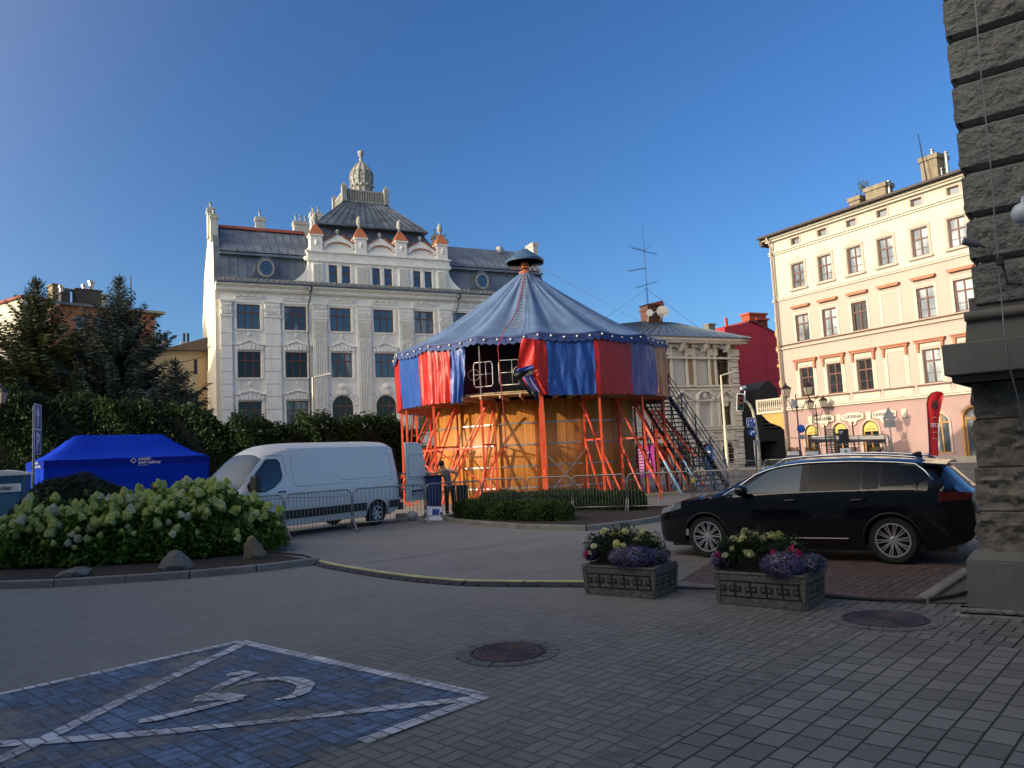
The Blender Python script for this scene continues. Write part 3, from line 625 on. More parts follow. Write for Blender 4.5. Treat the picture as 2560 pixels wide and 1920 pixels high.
at.build('attic_wall', M_wplast, wb, fix=True)
for h in hs: window(wb, h[0], h[1], h[2], h[3], M_wood, M_glass, y=-.08, cols=1, transom=.62, fw=.075)
fl = MB()
for a, b in ((7.25,8.2),(10.95,11.95),(14.72,15.68),(18.3,19.25)):
    fl.box(a, b, -.27, -.203, 16.85, 18.75)
    for x in np.arange(a+.06, b-.05, .11): fl.box(x, x+.05, -.36, -.271, 16.95, 18.65)
for a, b, c_, d_ in hs:
    for x in (a-.22, b+.02): fl.box(x, x+.2, -.3, -.203, 18.66, 18.82); fl.box(x+.03, x+.17, -.24, -.203, 16.95, 18.66)
fl.box(ax0-.12, ax1+.12, -.36, -.2+.0, 18.86, 19.0); fl.box(ax0-.05, ax1+.05, -.3, -.203, 19.0, 19.62); fl.box(ax0-.2, ax1+.2, -.46, .0, 19.62, 19.76)
fl.build('attic_mouldings', M_wtrim, wb)
tx = [7.63, 11.43, 15.05, 18.87]
for x in tx:                                        # turrets with orange caps and urns
    t_ = MB(); t_.box(x-.5, x+.5, -.42, .5, 19.76, 21.0); t_.box(x-.6, x+.6, -.52, .6, 21.0, 21.14)
    t_.lathe([(.01,-.03),(.14,-.02),(.17,.05)][::-1] and [(.17,-.0),(.17,.05),(.12,.07),(.01,.07)], 12, (x,-.42,20.45)) if False else t_.sphere((x,-.43,20.45), .2, 10, 6, (.8,.35,1.25))
    tt = t_.build('turret', M_wtrim, wb)
    MB().frustum(x-.62, x+.62, -.54, .62, 21.14, x-.16, x+.16, -.1, .2, 22.05).build('cap', M_orange, tt)
    MB().lathe([(.14,0),(.2,.06),(.12,.14),(.1,.26),(.24,.5),(.25,.75),(.17,1.0),(.07,1.15),(.01,1.2)], 12, (x,.05,22.0)).build('urn', M_greystone, tt, smooth=True)
for a, b in zip(tx, tx[1:]):                        # pediments between the turrets
    p_ = MB(); x0, x1 = a+.5, b-.5; xm = (x0+x1)/2
    out = [(x0,19.76),(x1,19.76),(x1,20.55),(xm+.35,21.18),(xm,21.3),(xm-.35,21.18),(x0,20.55)]; p_.prism(out, -.12, .25)
    N = 12; r0 = (x1-x0)/2-.08
    for k in range(N):
        t0, t1 = math.pi*k/N, math.pi*(k+1)/N; f0 = lambda t, r: (xm-r*math.cos(t), 20.15+.62*(r/r0)*math.sin(t))
        A_, B_, C2, D2 = f0(t0,r0*.80), f0(t1,r0*.80), f0(t1,r0), f0(t0,r0); p_.prism([A_,B_,C2,D2][::-1], -.3, -.12)
    pd = p_.build('pediment', M_wtrim, wb, fix=True)
    cpm = MB(); cpm.bar((x0-.02,-.02,20.62),(xm-.3,-.02,21.28),.5,.06); cpm.bar((x1+.02,-.02,20.62),(xm+.3,-.02,21.28),.5,.06)
    for k in range(N):
        t0, t1 = math.pi*k/N, math.pi*(k+1)/N
        if .12 < (k+.5)/N < .88: A_, B_ = f0(t0,r0*.8), f0(t1,r0*.8); cpm.bar((A_[0],-.24,A_[1]-.03),(B_[0],-.24,B_[1]-.03),.14,.05)
    cpm.build('coping', M_orange, pd); MB().lathe([(.08,0),(.06,.12),(.16,.22),(.18,.35),(.1,.5),(.01,.54)], 10, (xm,.05,21.3)).build('finial', M_greystone, pd, smooth=True)
# pavilion roof: steep mansard, flared upper roof, balustrade, dome
pv = MB(); bx0, bx1, by0, by1 = 7.1, 19.3, 1.0, 12.0
cx0, cx1, cy0, cy1 = 8.5, 17.9, 2.2, 10.8
pv.frustum(bx0,bx1,by0,by1,20.3, cx0,cx1,cy0,cy1,22.75)
P0 = [(bx0,by0,20.3),(bx1,by0,20.3),(cx1,cy0,22.75),(cx0,cy0,22.75)]; seam_roof(pv, P0, 16)
pv.build('pavilion_mansard', M_zincd, wb)
pw = MB(); ex0, ex1, ey0, ey1 = 8.1, 18.3, 1.6, 11.4; tx0, tx1, ty0, ty1 = 11.35, 15.35, 4.6, 8.4
pw.frustum(ex0,ex1,ey0,ey1,22.83, tx0,tx1,ty0,ty1,26.05); pw.box(ex0-.05, ex1+.05, ey0-.05, ey1+.05, 22.7, 22.82)
seam_roof(pw, [(ex0,ey0,22.83),(ex1,ey0,22.83),(tx1,ty0,26.05),(tx0,ty0,26.05)], 14); seam_roof(pw, [(ex0,ey1,22.83),(ex0,ey0,22.83),(tx0,ty0,26.05),(tx0,ty1,26.05)], 12)
pw.build('pavilion_roof', mat('streaked_zinc', (.14,.16,.185), .45, .35, var=.45, scale=1.0, streak=.85), wb)
bl = MB(); bl.box(tx0,tx1,ty0,ty1,26.0,26.2); bl.box(tx0+.1,tx1-.1,ty0+.1,ty1-.1,26.2,27.1); bl.box(tx0,tx1,ty0,ty1,27.1,27.25)
for x in np.arange(tx0+.35, tx1-.3, .24): bl.box(x, x+.12, ty0+.0, ty0+.1, 26.2, 27.1)
for y in np.arange(ty0+.35, ty1-.3, .24): bl.box(tx0, tx0+.1, y, y+.12, 26.2, 27.1)
for x in (tx0, tx1):
    for y in (ty0, ty1): bl.box(x-.22, x+.22, y-.22, y+.22, 26.0, 27.5); bl.frustum(x-.22,x+.22,y-.22,y+.22,27.5,x-.03,x+.03,y-.03,y+.03,27.85)
bl.build('roof_balustrade', M_greystone, wb)
cx, cy = 13.57, 6.5; K_ = .9
zm = lambda z: z+.2 if z <= 29 else (29.2+(z-29)*.6 if z < 31.55 else 30.72+(z-31.55)*.59)
dmm = MB(); dmm.lathe([(r_q,zm(z_q)) for r_q, z_q in [(1.05*K_,26.7),(1.05*K_,27.9),(1.15*K_,27.95),(1.15*K_,28.55),(1.22*K_,28.6),(1.24*K_,29.0),(1.12*K_,29.7),(.85*K_,30.5),(.5*K_,31.15),(.2,31.55)]], 12, (cx,cy,0))
dm = dmm.build('dome', M_greystone, wb)
rb = MB()
for k in range(12):
    a_ = 2*math.pi*k/12; ca, sa = math.cos(a_), math.sin(a_)
    for (r0, z0), (r1, z1) in zip([(1.07,26.7),(1.17,28.2),(1.26,29.0),(1.14,29.7),(.87,30.5),(.52,31.15),(.18,31.5)], [(1.07,27.9),(1.26,29.0),(1.14,29.7),(.87,30.5),(.52,31.15),(.18,31.5),(.18,31.5)]):
        if z1 > z0: rb.bar((cx+r0*K_*ca,cy+r0*K_*sa,zm(z0)),(cx+r1*K_*ca,cy+r1*K_*sa,zm(z1)),.09,.09)
    am = 2*math.pi*(k+.5)/12; rb.bar((cx+1.27*K_*ca,cy+1.27*K_*sa,zm(29.2)),(cx+1.12*K_*math.cos(am),cy+1.12*K_*math.sin(am),zm(29.85)),.07,.07); a2 = 2*math.pi*(k+1)/12; rb.bar((cx+1.27*K_*math.cos(a2),cy+1.27*K_*math.sin(a2),zm(29.2)),(cx+1.12*K_*math.cos(am),cy+1.12*K_*math.sin(am),zm(29.85)),.07,.07)
    rb.sphere((cx+1.18*K_*math.cos(am),cy+1.18*K_*math.sin(am),28.25), .13, 6, 4); rb.sphere((cx+1.2*K_*math.cos(am),cy+1.2*K_*math.sin(am),29.25), .08, 6, 4)
rb.build('ribs', M_greystone, dm)
MB().lathe([(r_q,zm(z_q)) for r_q, z_q in [(.2,31.5),(.13,31.8),(.2,32.0),(.1,32.3),(.16,32.5),(.3,33.0),(.27,33.4),(.1,33.55),(.01,33.6)]], 12, (cx,cy,0)).build('finial', M_greystone, dm, smooth=True)
def chimney(parent, x, y, w, d, z0, z1, m, pots=2, pm=None, ph=.5, cap=True, pr=.09):
    c_ = MB(); c_.box(x-w/2,x+w/2,y-d/2,y+d/2,z0,z1)
    if cap: c_.box(x-w/2-.08,x+w/2+.08,y-d/2-.08,y+d/2+.08,z1-.25,z1-.12); c_.box(x-w/2-.05,x+w/2+.05,y-d/2-.05,y+d/2+.05,z1,z1+.08)
    o = c_.build('chimney', m, parent); p_ = MB()
    for k in range(pots):
        xx = x-w/2+w*(k+.5)/max(pots,1); p_.tube([(xx,y,z1+.05),(xx,y,z1+.08+ph)], pr, 8); p_.tube([(xx,y,z1+.14+ph),(xx,y,z1+.17+ph)], pr*1.6, 8); p_.tube([(xx,y,z1+.08+ph),(xx,y,z1+.15+ph)], pr*.4, 6)
    if pots: p_.build('flue', pm or M_steel, o, smooth=30)
    return o
M_chim = mat('painted_chimney', (.52,.50,.44), .85, var=.1, scale=2, streak=.3)
chimney(wb, -.25, 1.6, .55, 1.0, 20.5, 22.5, M_chim, 1); chimney(wb, -.25, 4.3, .55, 1.2, 21.5, 23.9, M_chim, 1)
chimney(wb, 3.71, 3.9, .75, .7, 20.5, 23.4, M_chim, 1); chimney(wb, 7.3, 4.4, 1.3, .8, 20.3, 23.5, M_chim, 3); chimney(wb, 9.2, 7.0, 1.0, .8, 20.3, 25.3, M_chim, 2)
chimney(wb, 20.2, 4.2, .9, .8, 20.0, 23.3, M_chim, 2); chimney(wb, 21.2, 5.2, .7, .8, 20.0, 23.2, M_chim, 2); chimney(wb, 29.45, 2.3, .5, 1.6, 18.4, 22.6, M_chim, 0)
dsh = MB(); dsh.M = Matrix.Translation((26.3,3.0,22.1)) @ Matrix.Rotation(1.2, 4, 'X'); dsh.lathe([(.01,-.1),(.25,-.06),(.42,.0),(.44,.02)], 16); dsh.M = None; dsh.tube([(26.3,3.05,21.5),(26.3,3.05,22.15)], .03, 6); dsh.build('satellite_dish', mat('dish_grey', (.45,.45,.45), .5), wb, smooth=True)
# ================================================================ café building (sunlit, right)
FC_ = Facade(1963, 1100, 58, 148.8)
cb = thing('corner_house', 'cream four-storey corner house with a pink ground floor and bakery and café signs', 'building', FC_.P, FC_.rz)
M_cr4 = mat('cream_wall', (.50,.46,.385), .85, var=.05, scale=.5, streak=.14, bmp=.2, bscale=20)
M_cr3 = mat('beige_wall', (.43,.36,.30), .85, var=.05, scale=.5, streak=.2, bmp=.2, bscale=20)
M_pink = mat('pink_wall', (.38,.25,.23), .85, var=.05, scale=.6, streak=.12, bmp=.2, bscale=20)
M_ctrim = mat('pale_surround', (.55,.50,.40), .85, var=.05); M_ptrim = mat('pinkish_surround', (.45,.36,.29), .85, var=.06)
M_terra = mat('terracotta_moulding', (.36,.15,.085), .75, var=.12); M_bwin = mat('brown_window', (.13,.055,.04), .5, var=.2); M_ochre = mat('ochre_plaster', (.55,.34,.10), .8, var=.15)
M_roofd = mat('dark_roof', (.07,.055,.05), .7, var=.3, scale=4); M_cglass = mat_glass('café_window_glass', (.05,.065,.08), (.42,.45,.46), ior=1.9)
cxs = [2.42, 4.73, 7.08, 9.38, 11.75, 14.1, 16.4, 18.7]; LC = 20.0; DC = 16
hs4 = [(x-.54, x+.54, 13.12, 14.92) for x in cxs]; hsa = [(x-.36, x+.36, 16.38, 16.84) for x in cxs]; hs3 = [(x-.58, x+.58, 9.12, 11.08) for x in cxs]; hs2 = [(x-.57, x+.57, 5.02, 7.15) for x in cxs]; blind = (3,)
arch = [(1.85,3.0,.45,2.95,1),(4.2,5.38,.45,2.95,1),(6.5,7.7,.45,2.95,1),(11.35,12.4,.6,3.05,1),(13.3,14.6,0.1,3.3,1),(16.0,17.2,.5,2.95,1)]
mb = MB(); wall_holes(mb, 0, LC, 12.45, 17.3, hs4+hsa, .2); mb.poly([(0,DC,12.45),(0,0,12.45),(0,0,17.3),(0,DC,17.3)]).poly([(LC,0,12.45),(LC,DC,12.45),(LC,DC,17.3),(LC,0,17.3)]); mb.poly([(0,0,17.3),(LC,0,17.3),(LC,DC,17.3),(0,DC,17.3)]); mb.build('upper_wall', M_cr4, cb)
mb = MB(); wall_holes(mb, 0, LC, 4.35, 12.45, [h for k, h in enumerate(hs3) if k != 3]+[h for k, h in enumerate(hs2) if k != 3], .2); mb.poly([(0,DC,4.35),(0,0,4.35),(0,0,12.45),(0,DC,12.45)]).poly([(LC,0,4.35),(LC,DC,4.35),(LC,DC,12.45),(LC,0,12.45)]); mb.build('middle_wall', M_cr3, cb)
mb = MB(); wall_holes(mb, 0, LC, 0, 4.35, arch, .25); mb.poly([(0,DC,0),(0,0,0),(0,0,4.35),(0,DC,4.35)]).poly([(LC,0,0),(LC,DC,0),(LC,DC,4.35),(LC,0,4.35)]); mb.build('ground_floor_wall', M_pink, cb)
for k in range(len(cxs)):
    a, b, c, d = hs4[k]; window(cb, a, b, c, d, M_bwin, M_cglass, cols=2, transom=.62, fw=.075, mid=(.28,))
    a, b, c, d = hsa[k]; window(cb, a, b, c, d, M_bwin, M_glass, cols=1, transom=0, fw=.06)
    if k != 3:
        a, b, c, d = hs3[k]; window(cb, a, b, c, d, M_bwin, M_glassk if k == 2 else M_cglass, cols=2, transom=.66, fw=.08, mid=(.28,))
        a, b, c, d = hs2[k]; window(cb, a, b, c, d, M_bwin, M_cglass if k > 2 else M_glass, cols=2, transom=.66, fw=.08, mid=(.3,))
    x = cxs[k]; t4 = MB()                          # top floor: frame with a scalloped crown
    t4.box(x-.72,x-.56,-.05,-.002,13.0,14.98); t4.box(x+.56,x+.72,-.05,-.002,13.0,14.98); t4.prism([(x-.72,14.98),(x+.72,14.98),(x+.72,15.12),(x+.48,15.12),(x+.36,15.26),(x+.2,15.26),(x+.12,15.42),(x-.12,15.42),(x-.2,15.26),(x-.36,15.26),(x-.48,15.12),(x-.72,15.12)], -.07, -.002); t4.box(x-.8,x+.8,-.16,-.002,12.93,13.04)
    t4.build('window_surround', M_ptrim, cb); t4 = MB(); t4.box(x-.48,x-.38,-.04,-.002,16.26,16.94); t4.box(x+.38,x+.48,-.04,-.002,16.26,16.94); t4.box(x-.38,x+.38,-.04,-.002,16.85,16.94); t4.box(x-.38,x+.38,-.04,-.002,16.26,16.37)
    t4.build('window_surround', M_ptrim, cb)
    if k < len(cxs)-1:
        xm = x+1.17; t = MB()
        for r_ in ((-.44,.44,16.86,16.9),(-.44,.44,16.34,16.38),(-.44,-.41,16.38,16.86),(.41,.44,16.38,16.86)): t.box(xm+r_[0], xm+r_[1], -.02, -.002, r_[2], r_[3])
        t.build('frieze_panel', M_ctrim, cb)
    t3 = MB(); t3.box(x-.74,x-.585,-.04,-.002,9.12,11.2); t3.box(x+.585,x+.74,-.04,-.002,9.12,11.2); t3.box(x-.74,x+.74,-.04,-.002,11.2,11.3)
    t3.build('window_surround', M_ctrim, cb); t3 = MB()
    t3.box(x-.86,x-.585,-.04,-.002,5.02,7.3); t3.box(x+.585,x+.86,-.04,-.002,5.02,7.3); t3.box(x-.86,x+.86,-.04,-.002,7.3,7.55); t3.box(x-.72,x-.6,-.07,-.041,5.02,7.2); t3.box(x+.6,x+.72,-.07,-.041,5.02,7.2)
    t3.build('window_surround', M_ctrim, cb); MB().box(x-.98,x+.98,-.035,-.002,4.42,4.86).build('apron_panel', M_ctrim, cb)
    h = MB(); h.prism([(x-.72,11.6),(x+.72,11.6),(x+.8,11.72),(x+.8,11.78),(x-.8,11.78),(x-.8,11.72)], -.26, -.002); h.build('window_hood', M_terra, cb)
    h = MB(); h.box(x-1.02,x+1.02,-.26,-.002,7.72,7.80); h.box(x-.95,x+.95,-.2,-.002,7.58,7.72)
    for s_ in (-1,1): h.prism([(x+s_*.78-.07,7.02),(x+s_*.78+.07,7.02),(x+s_*.78+.09,7.58),(x+s_*.78-.09,7.58)], -.18, -.045)
    h.build('window_hood', M_terra, cb)
    MB().box(x-1.06,x+1.06,-.14,-.002,4.87,4.95).build('sill', M_terra if k < 0 else M_bwin, cb)
for z, dpt, mm in ((16.0,.10,M_ctrim),(16.14,.16,M_ctrim),(12.43,.10,M_ctrim),(8.72,.16,M_cr3),(4.14,.16,M_ctrim),(4.28,.10,M_ctrim)): MB().box(-.05, LC, -dpt, -.002, z, z+.1).build('string_course', mm, cb)
for z in (9.0, 12.54): MB().box(-.06, LC, -.15, -.002, z, z+.05).build('string_course', M_bwin if z < 10 else M_ptrim, cb)
MB().box(-.04, LC, -.1, -.002, 0, .4).build('plinth', mat('grey_plinth', (.35,.31,.26), .85, streak=.3), cb)
co = MB(); co.box(-.15,LC,-.25,-.002,17.05,17.2); co.box(-.3,LC,-.42,-.002,17.2,17.4); co.build('cornice', M_ctrim, cb)
rf = MB(); rf.frustum(-.55, LC+.3, -.68, DC, 17.42, -.5, LC+.3, -.62, DC, 17.58); rf.poly([(-.5,-.62,17.585),(LC+.3,-.62,17.585),(LC+.3,7,18.5),(1.5,7,18.5)]); rf.box(-.6,-.3,-.4,3,16.9,17.42); rf.build('roof', M_roofd, cb)
gt = MB(); gt.tube([(-.5,-.75,17.42),(LC,-.75,17.42)], .08, 8); gt.build('gutter', M_roofd, cb)
dn = MB(); dn.tube([(.35,-.7,17.35),(.35,-.25,16.6),(.35,-.2,0.1)], .075, 8); dn.build('downpipe', mat('brownish_downpipe', (.33,.26,.20), .6, var=.15), cb, smooth=True)
M_cchim = mat('ochre_chimney', (.22,.18,.12), .9, var=.25, scale=3, streak=.4)
def roof_box(xa, ya, xb, yb, off=3.0, dd=.9, flare=.1):
    (a, d), (b, c) = FC_.u(xa, ya, off), FC_.u(xb, yb, off); t = MB(); t.box(a,b,off,off+dd,17.4,d-.3); t.box(a-flare,b+flare,off-flare,off+dd+flare,d-.3,d); return t.build('chimney', M_cchim, cb), (a+b)/2, d
roof_box(2122,497,2150,512); ch2, cx2, cz2_ = roof_box(2162,472,2216,500); big_, bx2, bz2 = roof_box(2299,397,2347,450, dd=1.3)
for x, yt, r in ((2221,456,.12),(2329,378,.11),(2364,384,.12),(2343,422,.08),(2353,424,.08),(2366,420,.08)):
    u_, z_ = FC_.u(x, yt, 3.4); MB().tube([(u_,3.4,17.5),(u_,3.4,z_)], r, 8).tube([(u_,3.4,z_+.03),(u_,3.4,z_+.1)], r*1.35, 8).build('flue', M_steel, cb, smooth=30)
u_, z_ = FC_.u(2295, 334, 2.5); MB().tube([(u_+.35,2.5,17.5),(u_,2.5,z_)], [.06,.03], 6).build('mast', M_black, cb)
tf = []; 
P_ = rng.normal(size=(260,3))*[.22,.2,.26]+[cx2-1.0,3.2,cz2_+.25]; A_ = unit(rng.normal(size=(260,3)))*.09; B_ = unit(rng.normal(size=(260,3)))*.03; V_, F_ = quads(P_, A_, B_)
M_weed = mat_leaf('weed_leaves', ((.10,.12,.03),(.15,.16,.05),(.08,.10,.03))); cloud('grass_tuft', V_, F_, M_weed, ch2)
# ornate corner bay and balcony on the left return
bay = MB()
for z0, z1, o_ in ((4.6,7.6,.8),(8.4,11.2,.7)): bay.box(-o_, -.002, 1.0, 3.0, z0, z1); bay.box(-o_-.12, -.002, .9, 3.1, z1, z1+.2)
for z in (5.2, 6.3, 9.0, 10.2): bay.sphere((-.75,1.1,z), .3, 8, 6, (.8,.8,1.3))
bay.prism([(-.9,8.2),(-.02,7.6),(-.02,8.4)], .95, 3.05); bay.build('corner_bay', M_ochre, cb)
bc = MB(); bc.box(-2.6,-.002,.1,2.6,4.05,4.25); bc.build('balcony_slab', M_ctrim, cb)
bb = MB(); bb.box(-2.55,-.01,.12,.26,5.05,5.18)
for x in np.arange(-2.45,-.05,.2): bb.lathe([(.05,4.26),(.085,4.45),(.04,4.75),(.07,5.05)], 6, (x,.19,0))
bb.box(-2.6,-2.4,.1,.3,4.26,5.2); bb.build('balcony_balustrade', M_ctrim, cb)
br = MB()
for y in (.35, 2.2):
    br.prism([(-2.2,3.98),(-1.5,3.35),(-.5,3.0),(-.02,2.55),(-.02,4.04),(-2.2,4.04)], y-.12, y+.12)
br.build('balcony_bracket', M_ochre, cb, fix=True)
# arched openings: timber frames, yellow fanlight panels
M_door = mat('ochre_door_frame', (.40,.20,.05), .5, var=.2); M_yelp = mat('yellow_sign_panel', (.55,.44,.12), .6, var=.05)
def text(s_, size, m, parent, loc, rot=(math.pi/2,0,0), name='lettering', align='CENTER', ext=.006, sx=1.0, font=None, shear=0, offset=0):
    cu_ = bpy.data.curves.new(name, 'FONT'); cu_.body = s_; cu_.size = size; cu_.align_x = align; cu_.extrude = ext; cu_.shear = shear; cu_.offset = offset; cu_.resolution_u = 3
    t_ = bpy.data.objects.new(name, cu_); COL.objects.link(t_); bpy.context.view_layer.update(); me = bpy.data.meshes.new_from_object(t_); bpy.data.objects.remove(t_)
    o = link(name, me, None, parent, loc=loc, rot=rot); me.materials.clear(); me.materials.append(m); o.scale = (sx,1,1); return o
for k, h in enumerate(arch):
    a, b, c, d = h[:4]; w_ = window(cb, a, b, c, d, M_door, M_glassk if k < 3 else M_cglass, y=.1, cols=2, transom=.5, fw=.09, arch=True, name='arched_window')
    r_ = (b-a)/2; sr = MB(); N = 12; cxm, cz = (a+b)/2, d-r_
    for q_ in range(N):
        t0, t1 = math.pi*q_/N, math.pi*(q_+1)/N; pts = [(cxm+rr*math.cos(t), cz+rr*math.sin(t)) for rr, t in ((r_+.005,t0),(r_+.14,t0),(r_+.14,t1),(r_+.005,t1))]; sr.prism(pts, -.07, -.002)
    sr.box(b+.005,b+.14,-.07,-.002,c,cz); sr.box(a-.14,a-.005,-.07,-.002,c,cz); sr.build('arch_moulding', M_door if k > 3 else M_ptrim, cb, fix=True)
    if k < 3:
        rr = r_-.1; pn = MB(); pn.prism([(cxm-rr,cz-.12),(cxm+rr,cz-.12)]+[(cxm+rr*math.cos(math.pi*q_/N), cz+rr*math.sin(math.pi*q_/N)) for q_ in range(N+1)], .03, .07)
        p_ = pn.build('fanlight_panel', M_yelp, w_, fix=True); text('Caffe Olive', .2, mat('olive_lettering', (.14,.09,.02), .6), p_, (cxm, .025, cz-.04), sx=.82, shear=.3); MB().sphere((cxm,.02,cz+.25), .06, 8, 4, (2.2,.1,.5)).build('emblem', M_door, p_)
for x, w_ in ((2.0+.35,.0),): pass
M_sgn = mat('cream_sign_board', (.58,.55,.46), .6, var=.04); M_ltr = mat('dark_lettering', (.05,.04,.04), .6); M_cake = mat('bun_brown', (.45,.20,.06), .6)
for s_, x in (('PIEKARNIA', 3.55), ('CUKIERNIA', 5.85), ('KAWIARNIA', 8.2)):
    w_, z = .85, 3.28; sg = MB(); sg.prism([(x-w_,z-.16),(x-.35,z-.26),(x-.25,z-.48),(x-.1,z-.58),(x+.1,z-.58),(x+.25,z-.48),(x+.35,z-.26),(x+w_,z-.16),(x+w_+.03,z+.18),(x+.5,z+.3),(x,z+.34),(x-.5,z+.3),(x-w_-.03,z+.18)], -.08, -.002)
    so = sg.build('shop_sign', M_sgn, cb, fix=True); text(s_, .33, M_ltr, so, (x, -.084, z-.09), sx=.84, offset=.007)
    MB().sphere((x,-.08,z-.36), .1, 10, 6, (1.5,.25,.8)).build('bun_emblem', M_cake, so); 
    ed = MB(); P8 = [(x-w_,z-.16),(x-.35,z-.26),(x-.25,z-.48),(x-.1,z-.58),(x+.1,z-.58),(x+.25,z-.48),(x+.35,z-.26),(x+w_,z-.16),(x+w_+.03,z+.18),(x+.5,z+.3),(x,z+.34),(x-.5,z+.3),(x-w_-.03,z+.18)]
    for p0, p1 in zip(P8, P8[1:]+P8[:1]): ed.bar((p0[0],-.09,p0[1]),(p1[0],-.09,p1[1]),.025,.02)
    ed.build('sign_border', M_door, so)
for x in (2.42, 4.78, 7.08, 9.6): MB().prism([(x-.13,2.98),(x+.13,2.98),(x+.2,3.55),(x-.2,3.55)], -.09, -.002).build('keystone', M_ctrim, cb, fix=True)
# ================================================================ brick and white villa in the middle
p = AY(1845, 1040, 62); FM = Facade(1560, 1040, 55.5, 63.9)
um = FM.u(1849, 1000)[0]; LM = um
vb = thing('corner_house', 'two-storey grey stone house with tan brick panels and a shallow blue-grey roof', 'building', FM.P-FM.d*6, FM.rz); XR = LM+6
M_stone = mat('pale_grey_stone', (.58,.55,.48), .85, var=.12, scale=1.5, streak=.3, bmp=.3, bscale=20); M_stt = mat('stone_trim', (.62,.59,.52), .85, var=.1, scale=2.5, streak=.25)
M_tanb = mat_brick('tan_brick', (.30,.20,.09), (.24,.16,.075), (.26,.22,.16), .25, .08); M_blue_roof = mat('blue_grey_roof', (.10,.135,.18), .5, .3, var=.2, scale=1.5, streak=.3)
z_of = lambda x, y: FM.u(x, y)[1]
zc, z2b, z1t = z_of(1700,868)-.35, z_of(1720,966), z_of(1720,1085)       # cornice underside, upper-floor sill band, ground-floor top
uw = [FM.u(x, 950)[0]+6 for x in (1699, 1756, 1808)]; step = (uw[2]-uw[0])/2; ux = [uw[0]-3*step, uw[0]-2*step, uw[0]-step]+uw
wu = .62; holesU = [(x-wu, x+wu, z2b+.15, z2b+2.9) for x in ux]; holesM = [(x-wu*.95, x+wu*.95, z_of(1780,1066)+.1, z_of(1780,1008)) for x in ux]
zt = z_of(1780,1008); zb_ = z_of(1780,1064); holesM = [(x-.56, x+.56, zb_, zt) for x in ux]; holesG = [(x-.6, x+.6, .4, z_of(1818,1107), 1) for x in ux]
mb = MB(); wall_holes(mb, 0, XR, z2b, zc+1.2, holesU, .2); mb.build('upper_wall', M_tanb, vb)
mb = MB(); wall_holes(mb, 0, XR, 0, z2b, holesM+holesG, .22); mb.poly([(XR,0,0),(XR,12,0),(XR,12,zc+1.2),(XR,0,zc+1.2)]); mb.poly([(0,12,0),(0,0,0),(0,0,zc+1.2),(0,12,zc+1.2)]); mb.build('lower_wall', M_stone, vb)
M_blind = mat('blind_panel', (.48,.47,.44), .85, var=.06, streak=.2)
for k, x in enumerate(ux):
    a, b, c, d = holesU[k]
    if k == 5: window(vb, a, b, c, d, M_bwin, M_glassk, cols=2, fw=.07); window(vb, *holesM[k], M_bwin, M_glassk, cols=2, fw=.07)
    else: MB().box(a, b, .1, .15, c, d).build('blind_window', M_blind, vb); MB().box(holesM[k][0], holesM[k][1], .1, .15, *holesM[k][2:]).build('blind_window', M_blind, vb)
    window(vb, *holesG[k][:4], M_bwin, M_glassk, cols=2, fw=.07, arch=True)
    t = MB(); t.box(a-.2,a,-.1,-.002,c-.1,d+.1); t.box(b,b+.2,-.1,-.002,c-.1,d+.1); t.box(a-.25,b+.25,-.14,-.002,d+.1,d+.3); t.prism([(x-.14,d),(x+.14,d),(x+.22,d+.6),(x-.22,d+.6)],-.2,-.002); t.box(a-.25,b+.25,-.16,-.002,c-.25,c-.1)
    for s_ in (-1,1): t.sphere((x+s_*.72,-.06,d+.42), .13, 8, 5, (1,.6,1))
    t.build('window_surround', M_stt, vb)
    a, b, c, d = holesM[k]; t = MB(); t.box(a-.22,a,-.12,-.002,c,d+.15); t.box(b,b+.22,-.12,-.002,c,d+.15)
    t.box(a-.35,b+.35,-.2,-.002,d+.15,d+.27)
    if k % 2 == 0:
        N = 10; R_ = .85
        for q_ in range(N):
            t0, t1 = math.pi*q_/N, math.pi*(q_+1)/N; t.prism([(x+r_*math.cos(tt), d+.27+r_*.9*math.sin(tt)) for r_, tt in ((R_-.16,t0),(R_,t0),(R_,t1),(R_-.16,t1))], -.3, -.002)
        t.sphere((x,-.1,d+.6), .26, 10, 6, (1,.6,1.1))
    else: t.bar((x-.95,-.15,d+.33),(x,-.15,d+.95),.28,.14); t.bar((x+.95,-.15,d+.33),(x,-.15,d+.95),.28,.14); t.box(x-.22,x+.22,-.12,-.002,d-.25,d+.5)
    t.build('window_surround', M_stt, vb)
    t = MB(); t.box(x-.95,x+.95,-.22,-.002,c-1.15,c-1.0); t.box(x-.95,x+.95,-.2,-.002,c-.12,c)
    for q_ in range(6): t.lathe([(.05,c-1.0),(.09,c-.75),(.04,c-.4),(.07,c-.12)], 6, (x-.5+q_*.2,-.1,0))
    t.build('sill_balustrade', M_stt, vb)
    a, b, c, d = holesG[k][:4]; t = MB()
    for q_ in range(7):
        an = math.pi*(q_+.5)/7; t.M = Matrix.Translation((x,0,d-.6)) @ Matrix.Rotation(an-math.pi/2, 4, 'Y').inverted(); t.box(-.17,.17,-.1,-.002,.66,1.15)
    t.M = None; t.build('arch_voussoirs', M_stt, vb)
for z, dp in ((z2b-.05,.22),(z2b-.3,.12),(z1t+.25,.24),(z1t+.05,.14)): MB().box(-.05, XR+.05, -dp, -.003, z, z+.14).build('string_course', M_stt, vb)
q_ = MB(); z = .3
while z < zc-.2: q_.box(XR-.75-.15*(int(z/.42) % 2), XR+.04, -.1, .04, z, z+.36); z += .42
tag(q_.build('quoins', M_stt, vb), kind='stuff')
q_ = MB(); z = .3
while z < z1t: q_.box(0, XR-.9, -.03, -.003, z, z+.04); z += .42
tag(q_.build('rustication_joints', M_joint, vb), kind='stuff')
